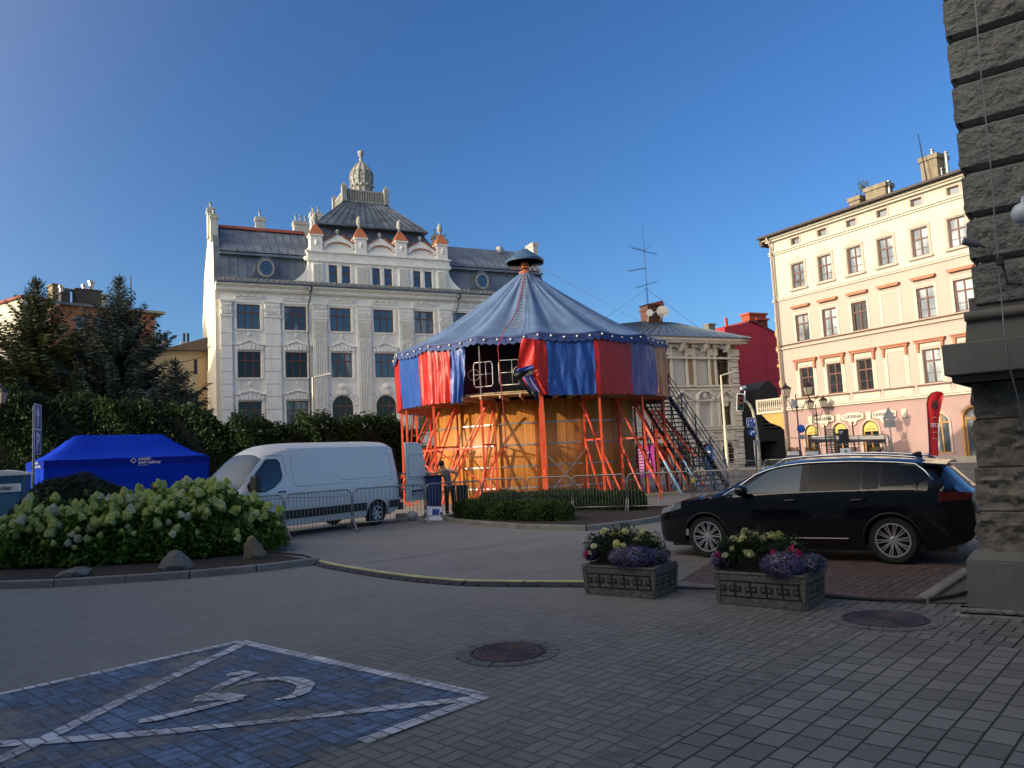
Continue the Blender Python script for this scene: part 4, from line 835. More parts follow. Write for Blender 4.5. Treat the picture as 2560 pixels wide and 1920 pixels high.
co = MB(); co.box(-.1,XR+.1,-.25,-.003,zc-.55,zc-.4); co.box(-.3,XR+.7,-.85,-.0,zc+.78,zc+1.05); co.box(-.3,XR+.6,-.7,-.0,zc+.62,zc+.78); co.box(XR,XR+.7,-.85,12,zc+.78,zc+1.05); co.build('cornice', M_stt, vb)
for x in np.arange(.5, XR, (uw[1]-uw[0])):
    t = MB(); t.prism([(x-.14,zc),(x+.14,zc),(x+.16,zc+.62),(x-.16,zc+.62)], -.25, -.003); t.frustum(x-.12,x+.12,-.35,-.3,zc+.05,x-.15,x+.15,-.65,-.3,zc+.6); t.build('cornice_bracket', M_stt, vb)
    MB().box(x+.45, x+1.5, -.06, -.003, zc-.25, zc+.25).build('frieze_panel', M_stt, vb)
rz0 = zc+1.06; rt = z_of(1700,800)+2.4
rf = MB(); rA, rB = (-.4,-.95,rz0), (XR+.8,-.95,rz0); t0_, t1_ = (6.8,5.5,rz0+2.2), (XR-6.2,5.5,rz0+2.2)
ap = (FM.u(1625,800,5.5)[0]+6, 5.5, FM.u(1625,802,5.5)[1])
rf.poly([rA, rB, (ap[0]+2.5,5.5,ap[2]-.1), ap]); rf.poly([rB, (XR+.8,12.9,rz0), (ap[0]+2.5,5.5,ap[2]-.1)]); rf.poly([(-.4,12.9,rz0), rA, ap]); rf.poly([(XR+.8,12.9,rz0),(-.4,12.9,rz0),ap,(ap[0]+2.5,5.5,ap[2]-.1)])
seam_roof(rf, [rA, rB, (ap[0]+2.5,5.5,ap[2]-.1), ap], 22); rf.box(-.4,XR+.8,-.98,12.9,rz0-.06,rz0); rf.build('roof', M_blue_roof, vb)
M_chb = mat_brick('chimney_brick', (.16,.05,.03), (.10,.035,.022), (.07,.05,.04), .25, .08)
a0, zt_ = FM.u(1633, 762, 5.0); chb = MB(); zb2 = ap[2]-.6; chb.box(a0+6-.9, a0+6+.55, 4.6, 5.6, zb2, zt_-.1); chb.box(a0+6-1.0,a0+6+.65,4.5,5.7,zt_-.55,zt_-.42); o = chb.build('chimney', M_chb, vb)
cpn = MB(); cpn.prism([(a0+6-1.1,zt_-.1),(a0+6+.75,zt_-.1),(a0+6+.55,zt_+.28),(a0+6-.2,zt_+.1)], 4.45, 5.75); cpn.build('cap', M_redtile, o, fix=True)
for k, (x, y, r_) in enumerate(((1624,782,.30),(1656,779,.50))):
    u_, z_ = FM.u(x, y, 4.2); d_ = MB(); d_.M = Matrix.Translation((u_+6,4.2,z_)) @ Matrix.Rotation(rad(80), 4, 'X') @ Matrix.Rotation(rad(-25), 4, 'Y'); d_.lathe([(.01,-.12*r_),(.6*r_,-.05*r_),(r_,.1*r_)], 18); d_.M = None; d_.tube([(u_+6,4.3,z_),(u_+6,4.5,z_-.7)], .03, 6); d_.tube([(u_+6,4.15,z_-.2),(u_+6+.3,3.7,z_+.05)], .02, 5); d_.build('satellite_dish', mat('dish_white', (.30,.30,.28), .6), vb, smooth=40)
u_, z_ = FM.u(1775, 810, 3); t = MB(); t.box(u_+6-.35,u_+6+.35,2.8,3.4,rz0,z_-.1); t.box(u_+6-.42,u_+6+.42,2.7,3.5,z_-.1,z_); t.build('chimney', mat('grey_chimney', (.22,.21,.18), .9, var=.3, scale=4, bmp=.4), vb)
an = MB(); u_, zt2 = FM.u(1612, 640, 5.0); ub, zb3 = FM.u(1621, 775, 5.0); X0 = ub+6; an.tube([(X0,5,zb3-.3),(X0-.02,5,zt2+.8)], .03, 6); an.tube([(X0-.02,5,zt2+.8),(X0-.03,5,zt2+2.6)], .014, 4)
zz = zt2+.4; an.tube([(X0-1.3,4.8,zz+.1),(X0+1.4,5.2,zz-.1)], .03, 5); an.tube([(X0-1.2,5.6,zz+.55),(X0+.1,5,zz+.1)], .015, 4); an.tube([(X0,5,zz+.1),(X0+1.0,5.5,zz+.6)], .015, 4)
for z_, x0_, x1_, dz in ((zz-1.45,-1.75,-.05,-.35),(zz-2.55,-1.1,.95,-.6)):
    an.tube([(X0+x0_,4.9,z_+dz),(X0+x1_,5,z_)], .022, 5)
    for t_ in np.linspace(0, 1, 10): xx, zq = X0+x0_+(x1_-x0_)*t_, z_+dz*(1-t_); an.tube([(xx,4.65,zq),(xx,5.25,zq)], .009, 4); an.tube([(xx,4.95,zq-.09),(xx,4.95,zq+.09)], .012, 4)
for t_ in np.linspace(0, 1, 9): an.tube([(X0-.2,5,zb3+.3+t_*1.5),(X0+.1,5,zb3+.35+t_*1.5)], .02, 4)
an.build('aerial_mast', M_black, vb)
MB().tube([(X0-.02,5,zt2-2.8),(X0-7.5,5,rz0+.4)], .012, 4).build('guy_wire', M_black, vb); MB().tube([(X0-.02,5,zt2-2.8),(X0+6.5,5,rz0+1.0)], .012, 4).build('guy_wire', M_black, vb)
# ================================================================ red clad house with the dark grey annexe
FR = Facade(1790, 1040, 75, 63.9); rb_ = thing('red_house', 'crimson metal-clad house with red brick chimneys, half hidden behind the cream corner house', 'building', FR.P, FR.rz)
mr, nt, bs = nodes('crimson_cladding'); co_ = objco(nt); sx = nt.nodes.new('ShaderNodeSeparateXYZ'); nt.links.new(co_, sx.inputs[0])
lz = mth(nt, 'ABSOLUTE', mth(nt, 'SUBTRACT', mth(nt, 'FRACT', mth(nt, 'MULTIPLY', sx.outputs[2], .85)), .5)); lx = mth(nt, 'ABSOLUTE', mth(nt, 'SUBTRACT', mth(nt, 'FRACT', mth(nt, 'MULTIPLY', mth(nt, 'ADD', sx.outputs[0], sx.outputs[1]), .28)), .5))
jn = mth(nt, 'MAXIMUM', ramp(nt, lz, .475, .49), ramp(nt, lx, .488, .496)); c_ = mixc(nt, jn, mixc(nt, noi(nt, co_, .5, 3), (.42,.018,.03), (.50,.03,.04)), (.12,.01,.015)); nt.links.new(c_, bs.inputs['Base Color']); bs.inputs['Roughness'].default_value = .6
u0, z0 = FR.u(1823, 818); u1, z1 = FR.u(1876, 806); u2, z2 = FR.u(1955, 838)
mb = MB(); mb.prism([(u0-.6,0),(u2+3,0),(u2+3,z2-1.5),(u2,z2),(u1,z1),(u0-.6,z0)], 0, 14); mb.build('clad_walls', mr, rb_, fix=True)
M_redb = mat('red_brick_chimney', (.40,.075,.03), .85, var=.25, scale=8, bmp=.3)
for (xa, ya, xb, yb) in ((1866,783,1912,835),(1885,797,1915,840)):
    (ua, za), (ub, zb4) = FR.u(xa, ya, 4), FR.u(xb, yb, 4); t = MB(); t.box(ua,ub,3.6,4.8,zb4-1,za-.2); t.box(ua-.15,ub+.15,3.45,4.95,za-.2,za); t.build('chimney', M_redb, rb_)
rr_ = MB(); rr_.prism([(u1-.3,z1+.02),(u1+.4,z1+.02),(u2+3.2,z2-1.5),(u2+3.2,z2-1.3),(u1+.4,z1+.22),(u1-.3,z1+.2)], -.1, 14); rr_.prism([(u0-4.5,z0-1.8),(u0-.7,z0-1.8),(u0-.7,z0-.6),(u0-2.5,z0-.3)], 2, 8); rr_.build('roof', mat('dark_red_roof', (.16,.03,.03), .7, var=.3, scale=3), rb_, fix=True)
up_ = FR.u(1815, 795, 3); MB().box(up_[0]-.12,up_[0]+.12,2.9,3.1,z0-2,up_[1]).build('vent_pipe', M_redb, rb_)
FA = Facade(1862, 1100, 63, 63.9); gb = thing('grey_annexe', 'dark grey low building with a louvred window left of the cream corner house', 'building', FA.P, FA.rz)
M_dgrey = mat('dark_grey_render', (.055,.055,.058), .85, var=.1, scale=.8, streak=.2)
ua, za = FA.u(1848,993); ub, zb5 = FA.u(1975, 990); uc, zc5 = FA.u(1890,982); ud, zd5 = FA.u(1938,985); ht = FA.u(1900,1104)[1]
l0_, lz1 = FA.u(1905,1022); l1_, lz0 = FA.u(1948,1072)
mb = MB(); wall_holes(mb, ua, ub+4, 0, za-.5, [(FA.u(1903,1130)[0],FA.u(1945,1130)[0],0,ht),(l0_,l1_,lz0,lz1)], 1.6); mb.poly([(ua,0,za-.5),(ub+4,0,za-.5),(ub+4,10,za-.5),(ua,10,za-.5)]); mb.prism([(uc,za-.5),(ud,za-.5),(ud,za+.6),(ud-.8,za+1.3),(uc+.9,za+1.3),(uc,za+.6)], -.3, 2.0); mb.build('walls', M_dgrey, gb, fix=True)
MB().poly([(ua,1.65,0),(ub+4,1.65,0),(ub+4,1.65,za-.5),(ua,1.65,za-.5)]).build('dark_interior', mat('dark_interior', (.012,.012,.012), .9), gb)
lv = MB()
for z in np.arange(lz0+.1, lz1, .3): lv.box(l0_, l1_, -.05, .2, z, z+.13)
lv.build('louvre', mat('louvre_grey', (.11,.11,.115), .6), gb)
# ================================================================ houses on the far left
M_rbrick = mat_brick('old_red_brick', (.33,.12,.06), (.21,.075,.042), (.20,.15,.11), .26, .085, var=.45, msize=.014)
FB = Facade(147, 800, 62, 44); bh = thing('brick_house', 'old red brick tenement with dark chimneys behind the spruce trees', 'building', FB.P, FB.rz)
uR = FB.u(387, 790)[0]; zt5 = FB.u(387, 786)[1]; zl = FB.u(160, 764)[1]
hb = []; 
for (xa, ya, xb, yb) in ((189,786,216,831),(240,790,266,835),(338,804,365,830),(189,880,216,925),(340,880,366,925)):
    (a, d), (b, c) = FB.u(xa, ya), FB.u(xb, yb); hb.append((a, b, c, d))
mb = MB(); wall_holes(mb, -.6, uR, 0, zt5, hb, .2); mb.poly([(-.6,9,0),(-.6,0,0),(-.6,0,zt5),(-.6,9,zt5)]); mb.poly([(uR,0,0),(uR,9,0),(uR,9,zt5),(uR,0,zt5)]); mb.build('wall', M_rbrick, bh)
for h in hb: window(bh, *h, M_bwin, M_glass, cols=2, transom=.6, fw=.07)
r_ = MB(); r_.box(-1.2,uR+.7,-.6,9,zt5,zt5+.22); r_.build('roof', M_zincd, bh)
MB().tube([(-.2,-.7,zt5-.05),(-.9,-.3,zt5-1.0),(-.95,-.25,1)], .09, 8).build('downpipe', M_greystone, bh, smooth=True)
def bchim(xa, ya, xb, yb, off, m):
    (a, d), (b, c) = FB.u(xa, ya, off), FB.u(xb, yb, off); t = MB(); t.box(a,b,off-.6,off+.6,zt5-.5,d-.12); t.box(a-.1,b+.1,off-.7,off+.7,d-.12,d); return t.build('chimney', m, bh)
bchim(126,712,142,760,3,M_cchim); bchim(142,722,170,756,3.4,M_greystone); bchim(147,733,163,756,2,M_black); bchim(186,723,248,763,2.4,M_black); bchim(248,738,262,760,2.4,M_greystone)
for (x, yt, r) in ((228.5,709,.2),(210,718,.15),(153,720,.16)):
    u_, zt6 = FB.u(x, yt, 2.2); MB().tube([(u_,2.2,zt5),(u_,2.2,zt6)], r, 8).tube([(u_,2.2,zt6+.02),(u_,2.2,zt6+.22)], r*1.5, 8).build('flue', M_steel, bh, smooth=30)
u_, z_ = FB.u(327,690,3); MB().tube([(u_,3,zt5),(u_,3,z_)], .05, 5).build('aerial', M_black, bh)
FL = Facade(-90, 800, 56, 122); lh = thing('cream_house', 'sunlit cream rendered house wall at the far left behind the spruce', 'building', FL.P, FL.rz); uE, zE = FL.u(56, 745)
MB().box(-3, uE, 0, 1.6, 0, zE).build('wall', M_cream, lh); MB().box(-3.2, uE+.15, -.2, 1.8, zE, zE+.18).build('roof', M_redtile, lh)
FY = Facade(416, 1000, 66, 63.9); yh = thing('yellow_house', 'low ochre-yellow house with a dark roof squeezed between the spruces and the white building', 'building', FY.P, FY.rz)
M_ylw = mat('ochre_render', (.38,.32,.21), .88, var=.08, streak=.2); M_ylw2 = mat('bright_ochre_render', (.50,.34,.16), .88, var=.06, streak=.3)
z6 = FY.u(470, 878)[1]; u6 = FY.u(464, 950)[0]; u7 = FY.u(498, 950)[0]; ue = FY.u(545,950)[0]
(a1, d1), (b1, c1_) = FY.u(484, 898), FY.u(494, 936); (a2, d2), (b2, c2_) = FY.u(486, 982), FY.u(496, 1030)
hh_ = [(a1,b1,c1_,d1),(a2,b2,c2_,d2)]; mb = MB(); wall_holes(mb, -3, u7, 0, z6, hh_, .2); mb.poly([(-3,8,0),(-3,0,0),(-3,0,z6),(-3,8,z6)]); mb.build('wall', M_ylw, yh); MB().poly([(u7,.003,0),(ue,.003,0),(ue,.003,z6+.6),(u7,.003,z6)]).build('side_wall', M_ylw2, yh)
for h in hh_: window(yh, *h, M_bwin, M_glassk, cols=1, fw=.06)
r_ = MB(); r_.prism([(-3.5,z6),(ue,z6),(ue,z6+1.2),(ue-.5,z6+1.3),(u6-1,z6+.3),(-3.5,z6-.6)], -.7, 8); r_.build('roof', M_roofd, yh, fix=True)
FD = Facade(380, 1000, 85, 63.9); dh = thing('dark_roofed_house', 'distant low house with a dark roof and little chimney groups right of the brick tenement', 'building', FD.P, FD.rz)
z7 = FD.u(430, 872)[1]; uu = FD.u(520, 900)[0]; MB().box(-3,uu,0,8,0,z7-.8).build('wall', M_ylw, dh); MB().prism([(-3.3,z7-.9),(uu,z7-.9),(uu,z7),(-3.3,z7)], -.6, 8.6).build('roof', M_roofd, dh, fix=True)
for xa, xb in ((387,407),(455,478),(410,420)):
    (a, d), (b, c) = FD.u(xa, 862), FD.u(xb, 872); t = MB(); t.box(a,b,1,2,z7-.2,d+.3); t.box(a-.1,b+.1,.9,2.1,d+.3,d+.5); o = t.build('chimney', M_chim, dh)
    f_ = MB(); [f_.tube([(x,1.5,d+.4),(x,1.5,d+1.6)], .14, 6) for x in (a+.3*(b-a), a+.75*(b-a))]; f_.build('flue', M_black, o)
# ================================================================ unseen blocks left of the viewer, placed to shade the square and hedge
for oi, (ox, oy, orz, ow, ohh, olb) in enumerate(((-33,9.8,-67,62,16,'unseen sandy block left of the square, behind the viewer, placed to shade it'),(-62,44,-88,26,14.5,'unseen long sandy block further left, placed to shade the hedge')) ):
  oh = thing('shade_block', olb, 'building', (ox,oy,0), rad(orz))
  hs_ = [(x, x+1.2, z, z+2.0) for x in np.arange(1.5, ow-3, 3.2) for z in (1.2, 5.0, 8.8, 12.4)]
  mb = MB(); wall_holes(mb, 0, ow, 0, ohh, hs_, .2); mb.poly([(0,14,0),(0,0,0),(0,0,ohh),(0,14,ohh)]).poly([(ow,0,0),(ow,14,0),(ow,14,ohh),(ow,0,ohh)]).poly([(ow,14,0),(0,14,0),(0,14,ohh),(ow,14,ohh)]); mb.build('wall', mat('sandy_render', (.5,.43,.32), .88, var=.08), oh)
  MB().prism([(-.5,ohh),(ow+.5,ohh),(ow+.5,ohh+.5),(-.5,ohh+.5)], -.6, 14.6).build('roof', M_roofd, oh, fix=True); g_ = MB()
  for h in hs_: g_.poly([(h[0],.15,h[2]),(h[1],.15,h[2]),(h[1],.15,h[3]),(h[0],.15,h[3])])
  tag(g_.build('windows', M_glass, oh), kind='stuff')

p0, p1 = AY(513, 890, 60.4), AY(425, 908, 62); wr_ = MB().tube([p0, (p0+p1)/2+Vector((0,0,-.12)), p1], .03, 5); wr_.tube([p0+Vector((.15,0,-1.2)), p0+Vector((.2,0,.6)), p0+Vector((.5,0,.8))], .04, 5); tag(wr_.build('overhead_cable', M_black), 'twisted overhead cable hooked to the sunlit gable wall of the white building', 'cable')
# ================================================================ the motordrome: wooden drum, red scaffold, striped circus tent
DC_ = Vector((.82, 33.0, 0)); RO, RC, RD = 5.86, 4.25, 5.6; NS = 16; DZ = 3.95; A00 = rad(-90+2.0)      # angles from local x; vertex 0 faces the camera
M_red = mat('red_scaffold_paint', (.66,.085,.028), .5, var=.15, scale=5, fine=.1); M_rdk = mat('dull_red_paint', (.34,.05,.02), .6, var=.25, scale=5)
M_blup = mat('pale_blue_paint', (.25,.42,.60), .5, var=.15); M_galv = mat('galvanised_steel', (.36,.35,.33), .42, .65, var=.2, scale=9)
m, nt, bs = nodes('varnished_boards'); g = nt.nodes.new('ShaderNodeTexCoord'); co_ = g.outputs['Object']; sx = nt.nodes.new('ShaderNodeSeparateXYZ'); nt.links.new(co_, sx.inputs[0])
ang = mth(nt, 'ARCTAN2', sx.outputs[1], sx.outputs[0]); bw = mth(nt, 'MULTIPLY', ang, RC/.105); idb = mth(nt, 'FLOOR', bw); fr = mth(nt, 'FRACT', bw)
wn2 = nt.nodes.new('ShaderNodeTexWhiteNoise'); wn2.noise_dimensions = '1D'; nt.links.new(idb, wn2.inputs['W'])
c_ = mixc(nt, wn2.outputs['Value'], (.64,.275,.055), (.48,.185,.032)); c_ = scalec(nt, c_, mth(nt, 'MULTIPLY_ADD', noi(nt, mapping(nt, co_, (9,9,.9)), 3, 5), .8, .6))
c_ = mixc(nt, mth(nt, 'MULTIPLY', ramp(nt, noi(nt, mapping(nt, co_, (1,1,.3)), 1.2, 5), .5, .75), .35), c_, (.62,.36,.12))
gap = ramp(nt, mth(nt, 'ABSOLUTE', mth(nt, 'SUBTRACT', fr, .5)), .42, .49); c_ = mixc(nt, mth(nt, 'MULTIPLY', gap, .75), c_, (.08,.035,.012)); nt.links.new(c_, bs.inputs['Base Color']); bs.inputs['Roughness'].default_value = .48; bump(nt, bs, mth(nt, 'SUBTRACT', 1, gap), .4, .01); M_boards = m
M_plank = mat('pale_deck_boards', (.42,.30,.17), .7, var=.25, scale=5, streak=.2)
def cloth(name, col, tr=.25, rough=.38, var=.12, spec=.55):
    m, nt, bs = nodes(name); co_ = objco(nt); n1 = noi(nt, mapping(nt, co_, (1,1,.5)), 1.3, 5); c = mixc(nt, ramp(nt, n1, .3, .7), tuple(x*(1-var) for x in col), tuple(min(1,x*(1+var)) for x in col))
    nt.links.new(c, bs.inputs['Base Color']); bs.inputs['Roughness'].default_value = rough; bs.inputs['Specular IOR Level'].default_value = spec
    bump(nt, bs, noi(nt, mapping(nt, co_, (1,1,.4)), 9, 3), .35, .03); t = nt.nodes.new('ShaderNodeBsdfTranslucent'); nt.links.new(c, t.inputs[0]); x = nt.nodes.new('ShaderNodeMixShader'); x.inputs[0].default_value = tr
    nt.links.new(bs.outputs[0], x.inputs[1]); nt.links.new(t.outputs[0], x.inputs[2]); nt.links.new(x.outputs[0], nt.nodes['Material Output'].inputs[0]); return m
M_tred = cloth('red_tarpaulin', (.58,.022,.016)); M_tblue = cloth('blue_tarpaulin', (.030,.105,.42)); M_troof = cloth('faded_blue_canvas', (.10,.165,.29), .04, .6, .22); M_tsalm = cloth('backlit_red_tarpaulin', (.88,.40,.20), .45); M_tpale = cloth('pale_violet_tarpaulin', (.20,.19,.42), .3, .35, .2); M_tblk = cloth('black_cloth', (.012,.012,.014), 0, .35)  # sun glow through the right-hand panels is put into the salmon and violet
dr = thing('motordrome', 'round wooden wall-of-death drum with red scaffolding under a blue and red striped circus tent', 'motordrome', DC_, 0)
def pol(r, a, z): return Vector((r*math.cos(a), r*math.sin(a), z))
VA = [A00+2*math.pi*k/NS for k in range(NS)]        # k grows counter-clockwise = to the right in the picture
MB().lathe([(RC,0),(RC,DZ-.12)], 128).build('drum_wall', M_boards, dr, smooth=True)
MB().lathe([(RC-.08,DZ),(RC-.08,5.35),(RC-.14,5.35),(RC-.14,DZ)], 64).build('inner_wall', M_tblk, dr)  # blackened, the shade of the interior is put into its colour
mb = MB(); 
mb.slab([(RC*math.cos(t), RC*math.sin(t)) for t in [2*math.pi*k/64 for k in range(64)]], .02, .06)
mb.build('drum_floor', M_rdk, dr)
dk = MB()
for k in range(NS):
    a0, a1 = VA[k], VA[(k+1) % NS]+(2*math.pi if k == NS-1 else 0)
    for j in range(9):
        r0, r1 = RC-.3+j*.19, RC-.3+j*.19+.175; ps = [pol(r0,a0,0), pol(r1,a0,0), pol(r1,a1,0), pol(r0,a1,0)]; dk.slab([(p.x,p.y) for p in ps], DZ, DZ+.05)
tag(dk.build('gallery_deck', M_plank, dr), kind='stuff')
jo = MB()
for k in range(NS):
    for t in (0, .33, .66): a = VA[k]+t*2*math.pi/NS; jo.bar(pol(RC-.05,a,DZ-.1), pol(RC+1.42,a,DZ-.06), .06, .13)
tag(jo.build('deck_joists', M_plank, dr), kind='stuff')
# steel bands round the drum
for z in (.55, 1.35, 2.15, 2.95):
    t = MB()
    for k in range(NS): t.bar(pol(RC+.05,VA[k]+.03,z), pol(RC+.05,VA[k]+2*math.pi/NS-.03,z), .03, .06)
    t.build('steel_band', M_galv, dr)
# radial frames
for k in range(NS):
    a = VA[k]; w = .13 if k else .24; ro, ri = RD-.0, RC+.16; f = MB()
    f.bar(pol(ri,a,.0), pol(ri,a,DZ-.1), .07 if k else .12, .07); front = k in (15,0,1); f.build('inner_post', M_red if k not in (3,4,5,6,7,8,9) else M_rdk, dr)
    f = MB(); f.bar(pol(ro,a,.0), pol(ro,a,DZ-.02), w*.62, w*.62); f.bar(pol(ro,a,0), pol(ro,a,.03), .3, .3) ; po = f.build('outer_post', M_red, dr)
    MB().bar(pol(ro,a,DZ+.02), pol(ro,a,5.95), .05, .05).build('tent_pole', M_galv, po)
    f = MB(); f.bar(pol(ri,a,2.2), pol(ro,a,2.2), .06); f.bar(pol(ri,a,DZ-.2), pol(ro-.06,a,DZ-.2), .06); f.bar(pol(ri+.03,a,DZ-.25), pol(ro+.62,a,.05), .06); f.bar(pol(ri+.03,a,2.15), pol(ro-.25,a,.08), .065)
    f.build('radial_brace', M_red, dr)
    # ring diagonals on some bays
    a2 = VA[(k+1) % NS]+(2*math.pi if k == NS-1 else 0); g_ = MB()
    if k in (0,2,5,8,11): g_.bar(pol(ri+.06,a,1.9), pol(ri+.06,a2,.1), .035, .035) ; g_.bar(pol(ri+.06,a2,1.9), pol(ri+.06,a,.1), .035, .035); g_.build('cross_brace', M_galv, dr)
    if k in (12,13,14): g_.bar(pol(ro-.1,a,.3), pol(ro-.3,a2,DZ-.4), .055); g_.bar(pol(ro-.1,a+.02,2.1), pol(ro-.2,a2,2.1), .05); g_.bar(pol(ri+.1,a2,.4),pol(ro-.1,a,2.1),.05); g_.build('cross_brace', M_red, dr)
# extra diagonal braces in the gaps and long raking shores at the right
for a_, r0, z0, r1, z1, da in ((-1.95,4.6,3.7,5.5,.1,-.33),(-2.3,4.6,3.7,5.7,.1,-.25),(-1.85,4.55,2.1,5.3,.1,-.22),(-2.2,4.55,2.1,5.4,.1,-.25),(-1.2,4.7,3.6,5.6,.05,.2),(-.85,4.8,3.6,6.2,.05,.12),(-.5,5.0,3.4,6.6,.05,.06),(-.28,5.2,3.4,7.0,.05,.02)):
    MB().bar(pol(r0,rad(0)+a_,z0), pol(r1,a_+da,z1), .065).build('brace', M_red, dr)
for a_, r1 in ((-.52,7.1),(-.34,7.6),(-.15,7.9),(-.75,6.9)):
    f = MB(); p0, p1 = pol(5.3,a_,3.3), pol(r1,a_+.03,.05); pm = p0.lerp(p1, .62); f.bar(p0, pm, .075); o = f.build('raking_shore', M_red, dr); MB().bar(pm, p1, .07).build('blue_foot', M_blup, o)
for (px, py0, py1) in ((1437,1002,1232),(1503,990,1232),(1547,1010,1240),(1640,1072,1248)):
    b = G(px+ (py1-py0)*.06, py1); t = AY(px, py0, b.y); MB().bar((b.x-DC_.x,b.y-DC_.y,0), (t.x-DC_.x,t.y-DC_.y,t.z), .08).build('prop', M_red, dr)
f = MB(); f.bar(pol(6.4,-.62,.06), pol(6.9,.1,.06), .18, .1); f.bar(pol(6.4,-.62,.06), pol(6.0,-1.15,.06), .18, .1); f.build('base_timber', mat('yellow_timber', (.55,.42,.18), .7), dr)
# roof cone with folds, sagging between the vertices
APZ, EVZ = 9.62, 6.12
def eave_r(t): 
    ph = (t-VA[0]) % (2*math.pi/NS); s_ = ph/(2*math.pi/NS); return RO*math.cos(math.pi/NS)/math.cos((s_-.5)*2*math.pi/NS)
def eave_z(t):
    ph = (t-VA[0]) % (2*math.pi/NS); s_ = ph/(2*math.pi/NS); return EVZ-.10*math.sin(math.pi*s_)
NT = 320; rows_ = []
for i in range(26):
    u = i/25; row = []
    for j in range(NT+1):
        t = 2*math.pi*j/NT; r = .28+(eave_r(t)-.28)*u; prof = (1-u)**1.28*.96+.04*(1-u)
        z = eave_z(t)+(APZ-eave_z(t))*prof; amp = .05*math.sin(math.pi*min(u*1.05,1))**.8*(1-.55*u)
        fold = math.sin(t*29+1.2*math.sin(3*t)+u*1.6)+.6*math.sin(t*53+2*math.sin(2*t)-u*2)+.8*noise.noise(Vector((t*14, u*2.5, 1))); z += amp*fold; z -= .16*math.sin(math.pi*u)*(math.sin(math.pi*(((t-VA[0]) % (2*math.pi/NS))/(2*math.pi/NS)))**2)*u
        row.append((r*math.cos(t), r*math.sin(t), z))
    rows_.append(row)
cz_ = MB().grid(rows_).build('roof_canopy', M_troof, dr, smooth=True)
MB().lathe([(RO-.3,EVZ-.3),(3.2,EVZ+.55),(1.2,EVZ+1.7),(.2,APZ-1.0)], 48, cap=False).build('dark_roof_fill', M_tblk, dr, smooth=True)  # black cone added to make the shaded tent interior dark
MB().lathe([(RC-.5,DZ+.06),(RC-.5,EVZ-.05)], 48, cap=False).build('dark_back_fill', M_tblk, dr, smooth=True)  # black cylinder added to keep the shaded opening dark
val = MB(); R0, R1, R2 = [], [], []
for j in range(NT*2+1):
    t = 2*math.pi*j/(NT*2); r = eave_r(t)+.01; z = eave_z(t); sc = abs(math.sin(t*NS*4)); r2 = r+.035; R0.append((r*math.cos(t), r*math.sin(t), z+.01)); R1.append((r2*math.cos(t), r2*math.sin(t), z-.16)); R2.append((r2*math.cos(t), r2*math.sin(t), z-.24-.07*sc))
val.grid([R0, R1, R2]); val.build('valance', cloth('dark_blue_valance', (.03,.06,.20), 0, .7), dr, smooth=True)
# side curtains: (start angle deg, end angle deg, material, folds) with angle 0 = towards camera, positive to the right
def px_ang(x):
    d = ray(x, 940); a = math.atan2(d.x, d.y)-math.atan2(DC_.x, DC_.y); D = math.hypot(DC_.x, DC_.y); s_ = max(-1, min(1, D*math.sin(a)/RO)); return math.degrees(math.asin(s_)-a)
def curtain(a0, a1, m, name='side_curtain', nf=5, amp=.05, top=None, bot=DZ-.1, parent=None, gather=None, label=None, dr_=.0):
    n = max(14, int((a1-a0)*2.2)); rows2 = []; M_ = 16
    for i in range(M_+1):
        v = i/M_; row = []
        for j in range(n+1):
            s_ = j/n; ad = a0+(a1-a0)*s_
            if gather: ad = gather(s_, v, a0, a1)
            t = rad(-90+ad); am = amp*1.6*(.25+.75*v)*(noise.noise(Vector((s_*nf*2.2+a0, v*1.3, a0)))*1.6+.35*math.sin(s_*nf*2*math.pi+a0))+amp*.7*noise.noise(Vector((s_*nf*6, v*5, a0*2)))
            r = eave_r(t)-.03-.03*v+am+dr_; z = (EVZ-.2)*(1-v)+bot*v; z += -.045*abs(math.sin(rad(ad)*NS*3.0)) if v == 1 else 0; row.append((r*math.cos(t), r*math.sin(t), z))
        rows2.append(row)
    o = MB().grid(rows2).build(name, m, parent or dr, smooth=True)
    if label: o['label'] = label
    return o
P1, P2, P3, P4 = [px_ang(x) for x in (995,1036,1113,1152)]
curtain(-100, P1, M_tred, nf=1, amp=.02); curtain(P1, P2, M_tblue, nf=1, amp=.02); curtain(P2, P3, M_tred, nf=5, amp=.035)
curtain(P3, P4, M_tblue, nf=2.5, amp=.07, bot=DZ-.15, gather=lambda s_, v, a, b: a+(b-a)*s_*(1-.12*v)+(.0 if v < .45 else 2.5*s_*(.6-v)), label='gathered shiny blue curtain left of the opening')
Q = [px_ang(x) for x in (1356,1482,1582,1645)]
curtain(px_ang(1310), Q[0]+1.0, M_tred, nf=2.5, amp=.06, gather=lambda s_, v, a, b: a+(b-a)*(s_**(1-.25*v))+(1-s_)*(-3.0*math.sin(math.pi*min(1,v*1.1))+2.2*v), label='red curtain folded back beside the dark opening')
curtain(Q[0], Q[1], M_tblue, nf=3.5, amp=.055); curtain(Q[1], Q[2], M_tred, nf=1, amp=.018); curtain(Q[2], Q[3]+.5, M_tpale, nf=4, amp=.07); curtain(Q[3]+.5, 86, M_tsalm, nf=5, amp=.05)
for k, (a0, a1) in enumerate(((86,118),(118,150),(150,182),(182,214),(214,260))): curtain(a0, a1, (M_tblue, M_tred)[k % 2], nf=2, amp=.03)
